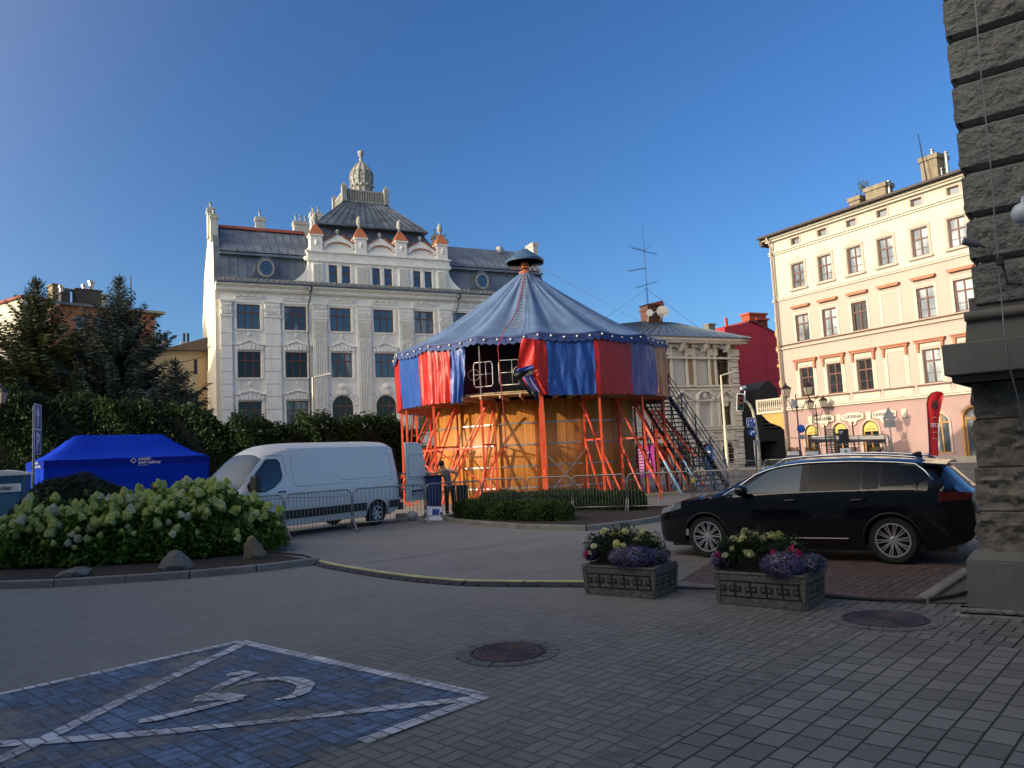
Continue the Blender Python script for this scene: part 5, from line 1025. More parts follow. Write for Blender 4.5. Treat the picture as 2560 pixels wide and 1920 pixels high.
# turned-back flap hanging under the red curtain
def drumpt(x, y, r): 
    a = rad(-90+px_ang(x)); t_ = Vector((DC_.x+r*math.cos(a), DC_.y+r*math.sin(a), 0)); q_ = AY(x, y, t_.y); return Vector((r*math.cos(a), r*math.sin(a), q_.z))
rr = RO+.13
def flap(p00, p01, p10, p11, m, name, n=8, off=0.0):
    rws = []
    for i in range(n+1):
        v = i/n; r_ = []
        for j in range(9):
            s_ = j/8; x = (p00[0]*(1-s_)+p01[0]*s_)*(1-v)+(p10[0]*(1-s_)+p11[0]*s_)*v; y = (p00[1]*(1-s_)+p01[1]*s_)*(1-v)+(p10[1]*(1-s_)+p11[1]*s_)*v; r_.append(drumpt(x, y, rr+off+.05*math.sin(s_*5+v*3)))
        rws.append(r_)
    return MB().grid(rws).build(name, m, dr, smooth=True)
flap((1299,846),(1330,846),(1283,925),(1322,912), M_tred, 'flap_back', off=.02)
flap((1283,924),(1323,911),(1281,934),(1324,920), M_tblue, 'flap_stripe', off=.05)
flap((1281,934),(1324,920),(1280,953),(1322,934), M_tblk, 'flap_edge', off=.07)
flap((1290,946),(1326,932),(1312,985),(1352,985), M_tred, 'flap_back', off=-.01)
flap((1296,944),(1310,938),(1326,985),(1336,980), M_tpale, 'flap_stripe', off=.05); flap((1310,938),(1318,936),(1336,980),(1340,985), M_tblue, 'flap_stripe', off=.03)
flap((1283,950),(1296,944),(1318,995),(1326,985), M_tblk, 'flap_hem', off=.07); flap((1316,980),(1334,976),(1330,1010),(1334,1003), M_tblk, 'flap_hem', off=.08)
# railing panels, string lights, ladder, rope, cap
for k, (x0, x1) in enumerate(((1165,1215),(1232,1287))):
    a0, a1 = [rad(-90+px_ang(x)) for x in (x0, x1)]; t = MB(); z0, z1 = DZ+.35, DZ+1.25; r = 5.5; c4 = [pol(r,a0+.01,z0),pol(r,a1-.01,z0),pol(r,a1,z0+.1),pol(r,a1,z1-.1),pol(r,a1-.01,z1),pol(r,a0+.01,z1),pol(r,a0,z1-.1),pol(r,a0,z0+.1),pol(r,a0+.01,z0)]
    t.tube(c4, .022, 6); am = (a0+a1)/2+.02; t.tube([pol(r,am,z0),pol(r,am,z1)], .015, 6); t.tube([pol(r,a0,(z0+z1)/2),pol(r,a1,(z0+z1)/2)], .015, 6)
    ex = a0 if k == 0 else a1; t.tube([pol(r,ex,z0+.45)+Vector((.22*math.cos(q_),0,.2*math.sin(q_))) for q_ in np.linspace(0, 2*math.pi, 14)], .014, 5); t.build('gallery_railing', M_galv, dr, smooth=True)
t = MB(); a0, a1 = rad(-90-32), rad(-90+2)
for q_ in range(8): t.bar(pol(5.15+.0*q_, a0+(a1-a0)*q_/8, DZ+.12), pol(5.15, a0+(a1-a0)*(q_+1)/8, DZ+.12), .10, .04)
t.build('kick_board', M_plank, dr)
M_bulb = mat('frosted_bulb', (.85,.83,.78), .3, var=.02, fine=0)
bw_ = MB(); nb_ = 96; pts = []
for k in range(nb_+1):
    t_ = 2*math.pi*k/nb_; sag = .05*abs(math.sin(t_*NS)); pts.append(((eave_r(t_)+.06)*math.cos(t_), (eave_r(t_)+.06)*math.sin(t_), eave_z(t_)-.03-sag))
MB().tube(pts, .01, 4, cap=False).build('light_cable', M_black, dr)
for k in range(38):
    t_ = -math.pi+math.pi*k/38+.03
    if k < 2 or k > 36: continue
    if k % 1 == 0: MB().sphere(((eave_r(t_)+.09)*math.cos(t_), (eave_r(t_)+.09)*math.sin(t_), eave_z(t_)-.11-.02*(k % 2)), .038, 8, 6).build('bulb', M_bulb, dr, smooth=True)
ld = MB(); a = rad(-96)
def conept(u, a, h=.12): 
    r = .28+(RO-.28)*u; return pol(r, a, EVZ+(APZ-EVZ)*((1-u)**1.28*.96+.04*(1-u))+h)
for s_ in (-1,1): ld.tube([conept(u, a+s_*.11/max(.28+(RO-.28)*u,.6)) for u in np.linspace(.05, .93, 14)], .012, 4)
for u in np.linspace(.06, .92, 19): w_ = .15/max(.28+(RO-.28)*u,.6); ld.tube([conept(u, a-w_), conept(u, a+w_)], .014, 4)
ld.build('rope_ladder', M_galv, dr)
M_rope = mat('red_rope', (.35,.02,.03), .8); MB().tube([conept(u, rad(-95-5*u), .15) for u in np.linspace(.02, .97, 14)]+[pol(6.05,rad(-102),5.6), pol(6.0,rad(-101),3.0), pol(6.0,rad(-101),.6)], .016, 5).build('red_rope', M_rope, dr)
mast = MB(); mast.tube([(0,0,APZ-.35),(0,0,10.25)], .17, 10); mast.tube([(0,0,APZ-.0),(0,0,APZ+.1)], .28, 10)
for q_ in range(5): mast.box(-.5+.2*q_,-.45+.2*q_,-.3,.3,9.85,9.9)
mo = mast.build('mast_head', mat('orange_mast', (.42,.12,.04), .7, var=.4, scale=9), dr)
MB().lathe([(.84,10.12),(.86,10.2),(.45,10.5),(.42,10.52),(.16,10.72),(.01,10.74)], 20, (0,0,-.0)).build('cap', mat('blue_cap', (.05,.10,.17), .4, var=.15), mo, smooth=30); MB().lathe([(.01,10.2),(.8,10.12)], 20).build('cap_underside', M_black, mo)
MB().bar((-.75,0,10.0),(.75,.1,10.02),.05,.04).bar((.3,-.3,9.95),(.8,-.2,10.0),.16,.05).build('bracket', M_black, mo)
for x0, y0, z0, x1, y1, z1 in ((.5,0,10.0,10.5,20,9.5),(-.5,0,9.95,-5.6,-2.0,6.15)): MB().tube([(x0,y0,z0),((x0+x1)/2,(y0+y1)/2,(z0+z1)/2-.15),(x1,y1,z1)], .010, 4).build('guy_rope', M_galv, dr)
# ---------------------------------------------------------------- access stairs beside the drum
st = thing('access_stairs', 'dark steel access stairs with railings leading up to the drum gallery at its right', 'stairs', (0,0,0)); M_stl = mat('dark_steel', (.035,.036,.04), .5, .3, var=.2); M_trd = mat('stair_tread', (.06,.06,.06), .6, .3, var=.3)
R0_, R1_ = Vector((6.85,33.6,3.95)), Vector((8.1,29.9,.15)); wd = Vector((-1.38,-.46,0)); N = 21
for s_ in (0,1):
    MB().bar(R0_+wd*s_, R1_+wd*s_, .06, .2).build('stringer', M_stl, st)
    rl = MB(); 
    for k in range(0, 5): p = R0_.lerp(R1_, k/4)+wd*s_; rl.bar(p, p+Vector((0,0,1.05)), .045)
    for h in (.5,.78,1.05): rl.tube([R0_+wd*s_+Vector((0,0,h)), R1_+wd*s_+Vector((0,0,h))], .02, 5)
    rl.build('railing', M_stl if s_ else mat('dark_blue_rail', (.02,.045,.12), .5), st)
for k in range(N):
    p = R0_.lerp(R1_, (k+.5)/N); t = MB(); dirn = Vector((R1_.x-R0_.x, R1_.y-R0_.y, 0)).normalized()*.13; t.M = None
    i = t.vs([p-dirn, p+dirn, p+dirn+wd, p-dirn+wd, p-dirn+Vector((0,0,.045)), p+dirn+Vector((0,0,.045)), p+dirn+wd+Vector((0,0,.045)), p-dirn+wd+Vector((0,0,.045))])
    for f_ in ((0,1,2,3),(7,6,5,4),(0,4,5,1),(1,5,6,2),(2,6,7,3),(3,7,4,0)): t.f.append(tuple(i+q_ for q_ in f_))
    t.build('tread', M_trd, st, fix=True)
for k in (0,1,2,3):
    p = R0_.lerp(R1_, k/4+.02)
    for s_ in (0,1): b = p+wd*s_; MB().bar((b.x,b.y,0),(b.x,b.y,b.z),.05).build('support_post', M_stl, st)
    if k < 3:
        q_ = R0_.lerp(R1_, (k+1)/4); x = MB()
        for s_ in (0,1): x.bar((p.x+wd.x*s_,p.y+wd.y*s_,p.z-.2),(q_.x+wd.x*s_,q_.y+wd.y*s_,.1),.035); x.bar((p.x+wd.x*s_,p.y+wd.y*s_,.1),(q_.x+wd.x*s_,q_.y+wd.y*s_,q_.z-.1),.035)
        x.bar((p.x,p.y,p.z*.5),(p.x+wd.x,p.y+wd.y,p.z*.5),.035); x.build('scaffold_brace', M_stl, st)
pl_ = MB(); pl_.slab([(5.6,32.6),(6.95,33.1),(6.75,34.6),(5.6,34.4)], 3.95, 4.0); pl_.build('landing', M_plank, st)
# ================================================================ vegetation
LF_h = mat_leaf('hedge_leaves', ((.016,.034,.011),(.030,.058,.014),(.042,.080,.019)), scale=.5)
LF_s1 = mat_leaf('spruce_needles', ((.035,.055,.026),(.070,.095,.036),(.13,.135,.04)), scale=.35, transl=.1)
LF_s2 = mat_leaf('blue_spruce_needles', ((.040,.058,.052),(.075,.100,.088),(.10,.13,.10)), scale=.35, transl=.1)
LF_hy = mat_leaf('hydrangea_leaves', ((.065,.135,.018),(.12,.22,.030),(.16,.28,.045)), scale=2.0, transl=.3)
LF_j = mat_leaf('juniper_needles', ((.022,.036,.020),(.045,.062,.030),(.030,.045,.022)), scale=1.5, transl=.1)
LF_b = mat_leaf('box_leaves', ((.030,.055,.012),(.060,.095,.020),(.085,.13,.026)), scale=1.2)
LF_m = mat_leaf('marigold_leaves', ((.018,.035,.016),(.035,.06,.022),(.03,.05,.02)), scale=6)
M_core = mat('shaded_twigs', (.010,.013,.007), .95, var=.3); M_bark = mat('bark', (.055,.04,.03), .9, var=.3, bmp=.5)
def leafset(P, size, up=.0, aspect=.45, jitter=1.0, N=None):
    n = len(P); A = rng.normal(size=(n,3)); 
    if N is not None: A = A*jitter+N*up
    A = unit(A); B = unit(np.cross(A, rng.normal(size=(n,3)))); s = size*rng.uniform(.6,1.3,(n,1)); return quads(P, A*s*.5, B*s*.5*aspect)
# ---- tall hedge behind the square
hp = [AY(-140,1000,31), AY(150,1000,32.2), AY(520,1000,33.5), AY(800,1000,35), AY(1045,1000,38.5)]
hd = thing('tall_hedge', 'long dark tall trimmed hedge behind the blue tent and the van', 'hedge', (0,0,0))
Ps = []; seg = []
hz = lambda px: np.interp(px, [-140,0,60,130,250,330,420,480,540,640,700,760,830,940,1000,1045], [985,990,985,1010,1004,1022,1020,1030,1052,1058,1066,1050,1050,1052,1058,1090])
for (a, b), (xa, xb) in zip(zip(hp, hp[1:]), ((-140,150),(150,520),(520,800),(800,1045))):
    n = int((b-a).length*2300)
    t = rng.random(n); base = np.outer(1-t, [a.x,a.y,0])+np.outer(t, [b.x,b.y,0]); px = xa+(xb-xa)*t; Yv = base[:,1]
    hor = 1143-.0503*(px-1280); zt_ = EYE+(hor-hz(px))/1923*Yv+.12*np.sin(px*.11)+.12*np.sin(px*.041+1)
    nrm = np.array([(b-a).y, -(b-a).x, 0]); nrm /= np.linalg.norm(nrm)
    w = rng.random(n); onf = w < .72; z = np.where(onf, rng.random(n)**.8*zt_, zt_); dep = np.where(onf, 0, rng.random(n)*1.6)
    bul = .22*np.sin(base[:,0]*1.7+z*1.1)+.14*np.sin(base[:,0]*4.3+z*2.7)+rng.normal(size=n)*.10; P = base+nrm*(bul-dep)[:,None]; P[:,2] = z+np.where(onf, 0, rng.normal(size=n)*.13+.1*np.sin(base[:,0]*5)-.25*(dep > 1.3)); Ps.append(P)
P = np.vstack(Ps); V_, F_ = leafset(P, .17, aspect=.55); cloud('leaves', V_, F_, LF_h, hd)
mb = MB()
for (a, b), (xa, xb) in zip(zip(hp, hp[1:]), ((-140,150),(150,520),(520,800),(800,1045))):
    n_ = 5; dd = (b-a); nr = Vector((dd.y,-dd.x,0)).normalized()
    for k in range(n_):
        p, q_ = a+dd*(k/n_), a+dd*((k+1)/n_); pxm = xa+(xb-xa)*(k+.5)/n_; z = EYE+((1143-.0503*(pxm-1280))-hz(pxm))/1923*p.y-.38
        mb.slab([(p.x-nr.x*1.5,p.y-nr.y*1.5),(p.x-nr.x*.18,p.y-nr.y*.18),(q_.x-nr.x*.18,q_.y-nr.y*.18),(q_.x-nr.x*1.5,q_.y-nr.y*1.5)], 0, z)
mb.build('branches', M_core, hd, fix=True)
# ---- spruces
def spruce(px, ytop, Y, rbase, leaf, label, zlow=.3, n=15000, lean=0, group='dark spruces behind the hedge'):
    top = AY(px, ytop, Y); H_ = top.z; t = thing('spruce_tree', label, 'spruce', (top.x, top.y, 0), 0, group)
    MB().tube([(0,0,0),(0,0,H_*.5),(0,0,H_-.2)], [.28,.16,.02], 8).build('trunk', M_bark, t)
    P, A, B = [], [], []; z = zlow; br = MB()
    while z < H_-.15:
        f = 1-z/H_; L = rbase*(f**1.0)*random.uniform(.82,1.15)+.12; nb = int(7+9*f); a0 = random.random()*6.28
        for k in range(nb):
            a = a0+2*math.pi*k/nb+random.uniform(-.25,.25); l = L*random.uniform(.62,1.18); up0 = .75-.95*f; c, s = math.cos(a), math.sin(a); m = max(4, int(l*9))
            pts = [(c*l*q*1.0, s*l*q, z+l*(up0*q-.10*q*q+.30*q**3)) for q in [0,.25,.5,.75,1]]; br.tube(pts, [.03,.025,.02,.012,.006], 4, cap=False)
            for q in range(m):
                u = (q+.5)/m; cx_, cy_, cz2 = c*l*u, s*l*u, z+l*(up0*u-.10*u*u+.30*u**3); wsp = .34*l*(1-u*.72)*(.5+u*.6)+.10
                for sd in (-1,1):
                    for r_ in range(3 if f > .12 else 2):
                        ln = wsp*random.uniform(.5,1.1); ang = a+sd*random.uniform(.5,1.1); dz = random.uniform(-.55,.05)*(f+.25); d = np.array([math.cos(ang), math.sin(ang), dz]); d /= np.linalg.norm(d)
                        p0 = np.array([cx_,cy_,cz2-random.uniform(0,.08)]); P.append(p0+d*ln*.5); A.append(d*ln*.5); pr = np.cross(d, [0,0,1]); pr /= np.linalg.norm(pr)+1e-9; pr = pr*random.uniform(.4,1)+np.array([0,0,random.uniform(-.7,.7)]); B.append(pr*random.uniform(.028,.055)*1.5)
            d = np.array([c, s, up0+.35]); d /= np.linalg.norm(d); P.append(np.array([c*l, s*l, pts[-1][2]])); A.append(d*.16); B.append(np.cross(d,[0,0,1])*.035)
        z += .26+.12*f*random.random()
    for q in range(10): a = random.random()*6.28; P.append(np.array([.08*math.cos(a), .08*math.sin(a), H_-.1-q*.05])); A.append(np.array([.3*math.cos(a), .3*math.sin(a), .35])*.6); B.append(np.array([.03,.03,0]))
    V_, F_ = quads(np.array(P), np.array(A), np.array(B)); br.build('branches', M_bark, t); cloud('needles', V_, F_, leaf, t); return t
spruce(92, 692, 42, 6.1, LF_s1, 'tall green spruce with yellowish tips at the far left', lean=0)
spruce(298, 692, 42.5, 6.1, LF_s2, 'tall bluish spruce with a pointed crown in front of the brick house')
spruce(437, 895, 41, 3.4, LF_s2, 'short dark spruce between the bluish spruce and the white building')
spruce(-50, 770, 43, 4.8, LF_s1, 'green spruce cut by the left edge of the photo')
spruce(196, 905, 40, 3.0, LF_s1, 'low dark spruce filling the gap between the two tallest spruces')
# ---- juniper mound
c = AY(185,1200,17.6); jt = thing('juniper_bush', 'dark rounded juniper mound behind the hydrangeas', 'juniper bush', (c.x, c.y, 0))
n = 15000; d = unit(rng.normal(size=(n,3))*[1,1,1]); d[:,2] = np.abs(d[:,2]); r = 1-.16*rng.random(n)**2+.05*np.sin(d[:,0]*9)*np.cos(d[:,1]*8); P = d*r[:,None]*[1.55,1.3,1.78]
A = unit(d*[.7,.7,.35]+rng.normal(size=(n,3))*.55+[.25,0,-.1])*rng.uniform(.05,.13,(n,1)); B = unit(np.cross(A, rng.normal(size=(n,3))))*.014; V_, F_ = quads(P, A, B); cloud('needles', V_, F_, LF_j, jt)
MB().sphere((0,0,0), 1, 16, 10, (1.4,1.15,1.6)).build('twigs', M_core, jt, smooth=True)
sp_ = MB()
for k in range(26): a, e = random.uniform(3.4,6.0), random.uniform(.5,1.35); p = Vector((1.5*math.cos(a)*math.cos(e), 1.25*math.sin(a)*math.cos(e), 1.72*math.sin(e))); q_ = p+Vector((random.uniform(-.15,.35), -.1, random.uniform(.05,.22))); sp_.tube([p*.9, p, q_], [.008,.006,.003], 4)
sp_.build('shoots', mat('dry_shoot', (.14,.12,.06), .8), jt)
# ---- hydrangeas
def bloom_mesh(seed, white):
    r_ = np.random.default_rng(seed); n = 330; u = r_.random(n); rad_ = (1-u**1.6)**.8*.068+.010; a = r_.random(n)*6.283; P = np.stack([rad_*np.cos(a), rad_*np.sin(a), u*.17], 1); N_ = unit(np.stack([np.cos(a), np.sin(a), .55+0*a], 1)); T = unit(np.cross(N_, r_.normal(size=(n,3)))); B = np.cross(N_, T); s = .0125*r_.uniform(.7,1.25,(n,1)); V_, F_ = quads(P+N_*.004*r_.random((n,1)), (T+N_*.5*r_.normal(size=(n,1)))*s, B*s)
    core = MB().lathe([(.03,-.01),(.060,.01),(.054,.07),(.034,.13),(.003,.165)], 8); o = len(V_); V2 = np.vstack([V_, np.array(core.v)]); me = bpy.data.meshes.new('flower_head'); me.from_pydata(V2.tolist(), [], [tuple(f) for f in F_]+[tuple(x+o for x in f) for f in core.f]); me.update(); return me
M_blg = mat_leaf('greenish_petals', ((.50,.58,.12),(.64,.70,.20),(.74,.76,.36)), scale=5, transl=.3); M_blw = mat_leaf('white_petals', ((.68,.68,.48),(.78,.76,.60),(.60,.62,.34)), scale=7, transl=.3)
blooms = []
for k in range(4): me = bloom_mesh(10+k, False); me.materials.append(M_blw if k == 3 else M_blg); blooms.append(me)
def bush_leaves(seed, rx, ry, h, n=2600):
    r_ = np.random.default_rng(seed); d = unit(r_.normal(size=(n,3))); d[:,2] = np.abs(d[:,2]); rr = r_.random(n)**.28*(1+.16*np.sin(d[:,0]*7+seed)*np.sin(d[:,2]*6+d[:,1]*5+seed)); P = d*rr[:,None]*[rx,ry,h]; P[:,2] = np.maximum(P[:,2]+h*.02, .08)+r_.normal(size=n)*.04
    T = unit(d*[1,1,.2]+r_.normal(size=(n,3))*.55+[0,0,-.25]); B = unit(np.cross(T, [0,0,1]+r_.normal(size=(n,3))*.35)); s = r_.uniform(.045,.085,(n,1)); V_, F_ = quads(P, T*s, B*s*.48); return V_, F_, d, P
bx_ = [(30,1436,'leftmost hydrangea bush, cut by the edge of the photo',.98),(150,1432,'hydrangea bush second from the left, in front of the juniper',.93),(265,1426,'hydrangea bush behind the flat grey stone',1.03),(375,1420,'hydrangea bush left of the middle, in front of the blue tent',1.05),(480,1410,'hydrangea bush behind the angular rock, tallest blooms',1.14),(570,1395,'hydrangea bush overlapping the front of the van',.86),(622,1384,'rightmost low hydrangea bush with whitish blooms by the van barriers',.66),(95,1405,'hydrangea bush at the back left, next to the portable toilet',1.05),(330,1395,'hydrangea bush at the back, tops against the blue tent',1.12),(440,1385,'hydrangea bush at the back, right of the blue tent lettering',1.15),(210,1400,'hydrangea bush at the back, against the juniper mound',1.02)]
for bi, (x, y, lb, hh) in enumerate(bx_):
    g0 = G(x, y); g0 = g0+Vector((0,.9,0)); h = 1.17*hh; t = thing('hydrangea_bush', lb, 'hydrangea', (g0.x, g0.y, .07), 0, 'hydrangea bushes with greenish white blooms')
    rx = .86 if bi != 6 else .42; V_, F_, d_, P_ = bush_leaves(100+bi, rx, .8, h*.95, 7500 if bi != 6 else 3000); cloud('foliage', V_, F_, LF_hy, t)
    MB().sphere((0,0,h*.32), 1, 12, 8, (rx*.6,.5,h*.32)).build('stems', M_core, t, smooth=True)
    nbl = 58 if bi not in (6,) else 16; r_ = np.random.default_rng(300+bi); cnt = 0
    while cnt < nbl:
        a = r_.uniform(3.3,6.1) if r_.random() < .75 else r_.uniform(0, 3.14); e = math.asin(min(.999, r_.random()**.55*.92+.06)); dd = Vector((math.cos(a)*math.cos(e), math.sin(a)*math.cos(e), math.sin(e)))
        if dd.z < .35 and r_.random() < .6: continue
        kk = r_.uniform(.9,1.14); p = Vector((dd.x*rx*1.02*kk, dd.y*.82*kk, dd.z*h*.98*kk+h*.02)); me = blooms[3 if (r_.random() < .14 or (bi == 6 and r_.random() < .5)) else int(r_.integers(0,3))]
        o = bpy.data.objects.new('flower_head', me); COL.objects.link(o); o.parent = t; o.location = p; q_ = Vector((dd.x*.8, dd.y*.8, .9+dd.z*.3)).to_track_quat('Z', 'Y').to_euler(); o.rotation_euler = (q_.x+r_.normal()*.15, q_.y+r_.normal()*.15, r_.random()*6.28); s = r_.uniform(.55,1.0)*(1.1 if dd.z > .5 else .8); o.scale = (s*1.15, s*1.15, s); cnt += 1
# rocks
M_rock = mat('grey_rock', (.15,.14,.12), .85, var=.25, scale=2.5, bmp=.6, bscale=14, bdist=.03); M_rock2 = mat('brown_rock', (.15,.12,.09), .85, var=.3, scale=2.5, bmp=.6, bscale=14, bdist=.03)
def rock(px, py, w, d, h, seed, m, label, off=.2):
    g0 = G(px, py)+Vector((0,off,0)); bm = bmesh.new(); bmesh.ops.create_icosphere(bm, subdivisions=2, radius=1); r_ = random.Random(seed); 
    planes = [(Vector((r_.uniform(-1,1), r_.uniform(-1,1), r_.uniform(-.3,1))).normalized(), r_.uniform(.55,.8)) for _ in range(9)]
    for v in bm.verts:
        for nrm, dd in planes:
            k = v.co.dot(nrm)-dd
            if k > 0: v.co -= nrm*k
        v.co = Vector((v.co.x*w/1.5, v.co.y*d/1.5, max(v.co.z, -.35)*h/1.1))
    me = bpy.data.meshes.new('rock'); bm.to_mesh(me); bm.free(); o = link('rock', me, m, None, 20, (g0.x, g0.y, .07+h*.25)); return tag(o, label, 'rock', 'rocks on the flower bed edge')
rock(427, 1440, .50, .42, .32, 3, M_rock, 'angular grey rock in the middle of the flower bed edge'); rock(178, 1453, .60, .35, .14, 8, M_rock, 'flat grey stone slab at the left of the flower bed edge', .12); rock(632, 1409, .38, .32, .38, 5, M_rock2, 'brownish upright rock at the right end of the flower bed', .15)
# ---- low hedges on the island
def low_hedge(pts, h, label, n=16000, wob=.06):
    """pts: ground outline as list of (x,y) centre-line points with half width"""
    t = thing('low_hedge', label, 'hedge', (0,0,0), 0, 'clipped low hedges on the planting island'); Pn = []; core = MB()
    for (x0,y0,w0),(x1,y1,w1) in zip(pts, pts[1:]):
        m = int(n*math.hypot(x1-x0,y1-y0)/sum(math.hypot(b[0]-a[0], b[1]-a[1]) for a, b in zip(pts, pts[1:]))); s = rng.random(m); w = w0+(w1-w0)*s; dx, dy = x1-x0, y1-y0; L = math.hypot(dx,dy); nx, ny = -dy/L, dx/L
        th = rng.random(m)*math.pi; cy_ = np.cos(th); cz2 = np.sin(th)**.45; bump_ = 1+.07*np.sin(s*L*6+th*3)+rng.normal(size=m)*.035; P = np.stack([x0+dx*s+nx*w*np.sign(cy_)*np.abs(cy_)**.5*bump_, y0+dy*s+ny*w*np.sign(cy_)*np.abs(cy_)**.5*bump_, .05+h*cz2*bump_*(.96+.05*np.sin(s*L*3.1))+0*s], 1); P[:,2] = np.where(rng.random(m) < .45, P[:,2]*rng.random(m)**.5, P[:,2]); Pn.append(P)
        core.slab([(x0+nx*w0*.85,y0+ny*w0*.85),(x0-nx*w0*.85,y0-ny*w0*.85),(x1-nx*w1*.85,y1-ny*w1*.85),(x1+nx*w1*.85,y1+ny*w1*.85)][::1], .02, h*.88)
    for ex in (pts[0], pts[-1]):
        m = n//9; a = rng.random(m)*6.283; zz = rng.random(m); r2 = ex[2]*np.minimum(1, (1-zz**4)**.5+.1); Pn.append(np.stack([ex[0]+r2*np.cos(a)*.6, ex[1]+r2*np.sin(a), .05+h*zz*.97], 1))
    P = np.vstack(Pn); V_, F_ = leafset(P, .062, aspect=.6); cloud('leaves', V_, F_, LF_b, t); core.build('twigs', M_core, t, fix=True); return t
a, b, c = G(1165,1303), G(1300,1309), G(1410,1312); low_hedge([(a.x,a.y+.55,.5),(b.x,b.y+.5,.5),(c.x,c.y+.55,.5)], .50, 'darker low hedge block at the front left of the island', 17000)
a, b, c = G(1250,1278), G(1420,1279), G(1595,1280); low_hedge([(a.x-.4,a.y+.3,.45),(b.x,b.y+.2,.45),(c.x,c.y,.42)], .56, 'brighter low hedge strip at the back and right of the island', 17000)

tag(cloud('fallen_leaves', LIT[0], LIT[1], mat_leaf('dry_litter', ((.10,.07,.03),(.20,.17,.10),(.06,.05,.03)), scale=3)), kind='stuff')
# ================================================================ vehicles
from bisect import bisect
def interp(tab):
    xs = [p[0] for p in tab]; ys = [p[1] for p in tab]
    return lambda x: float(np.interp(x, xs, ys))
def spl(tab, n=6):
    """smoothed interpolation through a table"""
    xs = np.array([p[0] for p in tab]); ys = np.array([p[1] for p in tab]); d = np.gradient(ys, xs); 
    for k in range(1, len(xs)-1):
        a, b = (ys[k]-ys[k-1])/(xs[k]-xs[k-1]), (ys[k+1]-ys[k])/(xs[k+1]-xs[k]); d[k] = 0 if a*b <= 0 else 2*a*b/(a+b)
    def f(x):
        x = min(max(x, xs[0]), xs[-1]); k = min(max(int(np.searchsorted(xs, x))-1, 0), len(xs)-2); h = xs[k+1]-xs[k]; t = (x-xs[k])/h
        return float((2*t**3-3*t*t+1)*ys[k]+(t**3-2*t*t+t)*h*d[k]+(-2*t**3+3*t*t)*ys[k+1]+(t**3-t*t)*h*d[k+1])
    return f
class Body:
    """x from the nose backwards, y to the near (left) side negative, z up"""
    def __init__(s, top, sill, W, ye, zb, drop, wheels, wr, tuck=.08, belly=.03): s.__dict__.update(locals())
    def zed(s, x): return s.top(x)-s.drop(x)
    def hw(s, x, z):
        zb = min(s.zb(x), s.zed(x)); W = s.W(x)
        if z > zb and s.zed(x) > zb+1e-3: t = min(1, (z-zb)/(s.zed(x)-zb)); return W+(s.ye(x)-W)*t**1.15
        t = (zb-z)/max(zb-.2, .1); return W+s.belly*math.sin(math.pi*min(1, t)*.9)-s.tuck*max(0, t)**2.2
    def bottom(s, x):
        b = s.sill(x)
        for xw in s.wheels:
            if abs(x-xw) < s.wr: b = max(b, .32+math.sqrt(s.wr**2-(x-xw)**2)-.0)
        return b
    def topz(s, x, y):
        e = s.hw(x, s.zed(x)); return s.top(x)-s.drop(x)*min(1, abs(y)/e)**3.2
    def build(s, m, parent, L, nz=12, nt=7, step=.03):
        xs = sorted(set([round(x, 3) for x in np.arange(0, L, step)]+[L]+[xw+sg*(s.wr-.001) for xw in s.wheels for sg in (-1,1)])); rows = []
        for x in xs:
            b, e = s.bottom(x), s.zed(x); b = min(b, e-.02); sec = [(-s.hw(x, b+(e-b)*k/nz), b+(e-b)*k/nz) for k in range(nz)]
            hwE = s.hw(x, e); sec += [(-hwE*(1-k/nt), s.topz(x, hwE*(1-k/nt))) for k in range(nt)]; full = [(y, z) for y, z in sec]+[(0, s.top(x))]+[(-y, z) for y, z in reversed(sec)]
            rows.append([(x, y, z) for y, z in full])
        mb = MB(); mb.grid(rows); mb.f.append(tuple(range(len(rows[0])))); o = len(mb.v)-len(rows[0]); mb.f.append(tuple(o+k for k in reversed(range(len(rows[0])))))
        ob = mb.build('body', m, parent, fix=True); ob.data.polygons.foreach_set('use_smooth', [True]*len(ob.data.polygons)); ob.data.set_sharp_from_angle(angle=rad(32)); return ob
    def side(s, name, m, parent, zt, zb, x0, x1, off=.004, both=True, n=24, rows=6, label=None, th=0):
        for sg in ((1, -1) if both else (-1,)):
            R_ = []; mb = MB()
            for k in range(n+1):
                x = x0+(x1-x0)*k/n; a, b = zb(x), zt(x); R_.append([(x, sg*(s.hw(x, a+(b-a)*j/rows)+off), a+(b-a)*j/rows) for j in range(rows+1)])
            mb.grid(R_ if sg < 0 else [r[::-1] for r in R_]); o = mb.build(name, m, parent, smooth=True)
        if label: o['label'] = label
        return o
    def line(s, pts, w, off=.004, sg=-1, r=None, mb=None):
        mb = mb or MB(); mb.tube([(x, sg*(s.hw(x, z)+off), z) for x, z in pts], r or w/2, 5); return mb
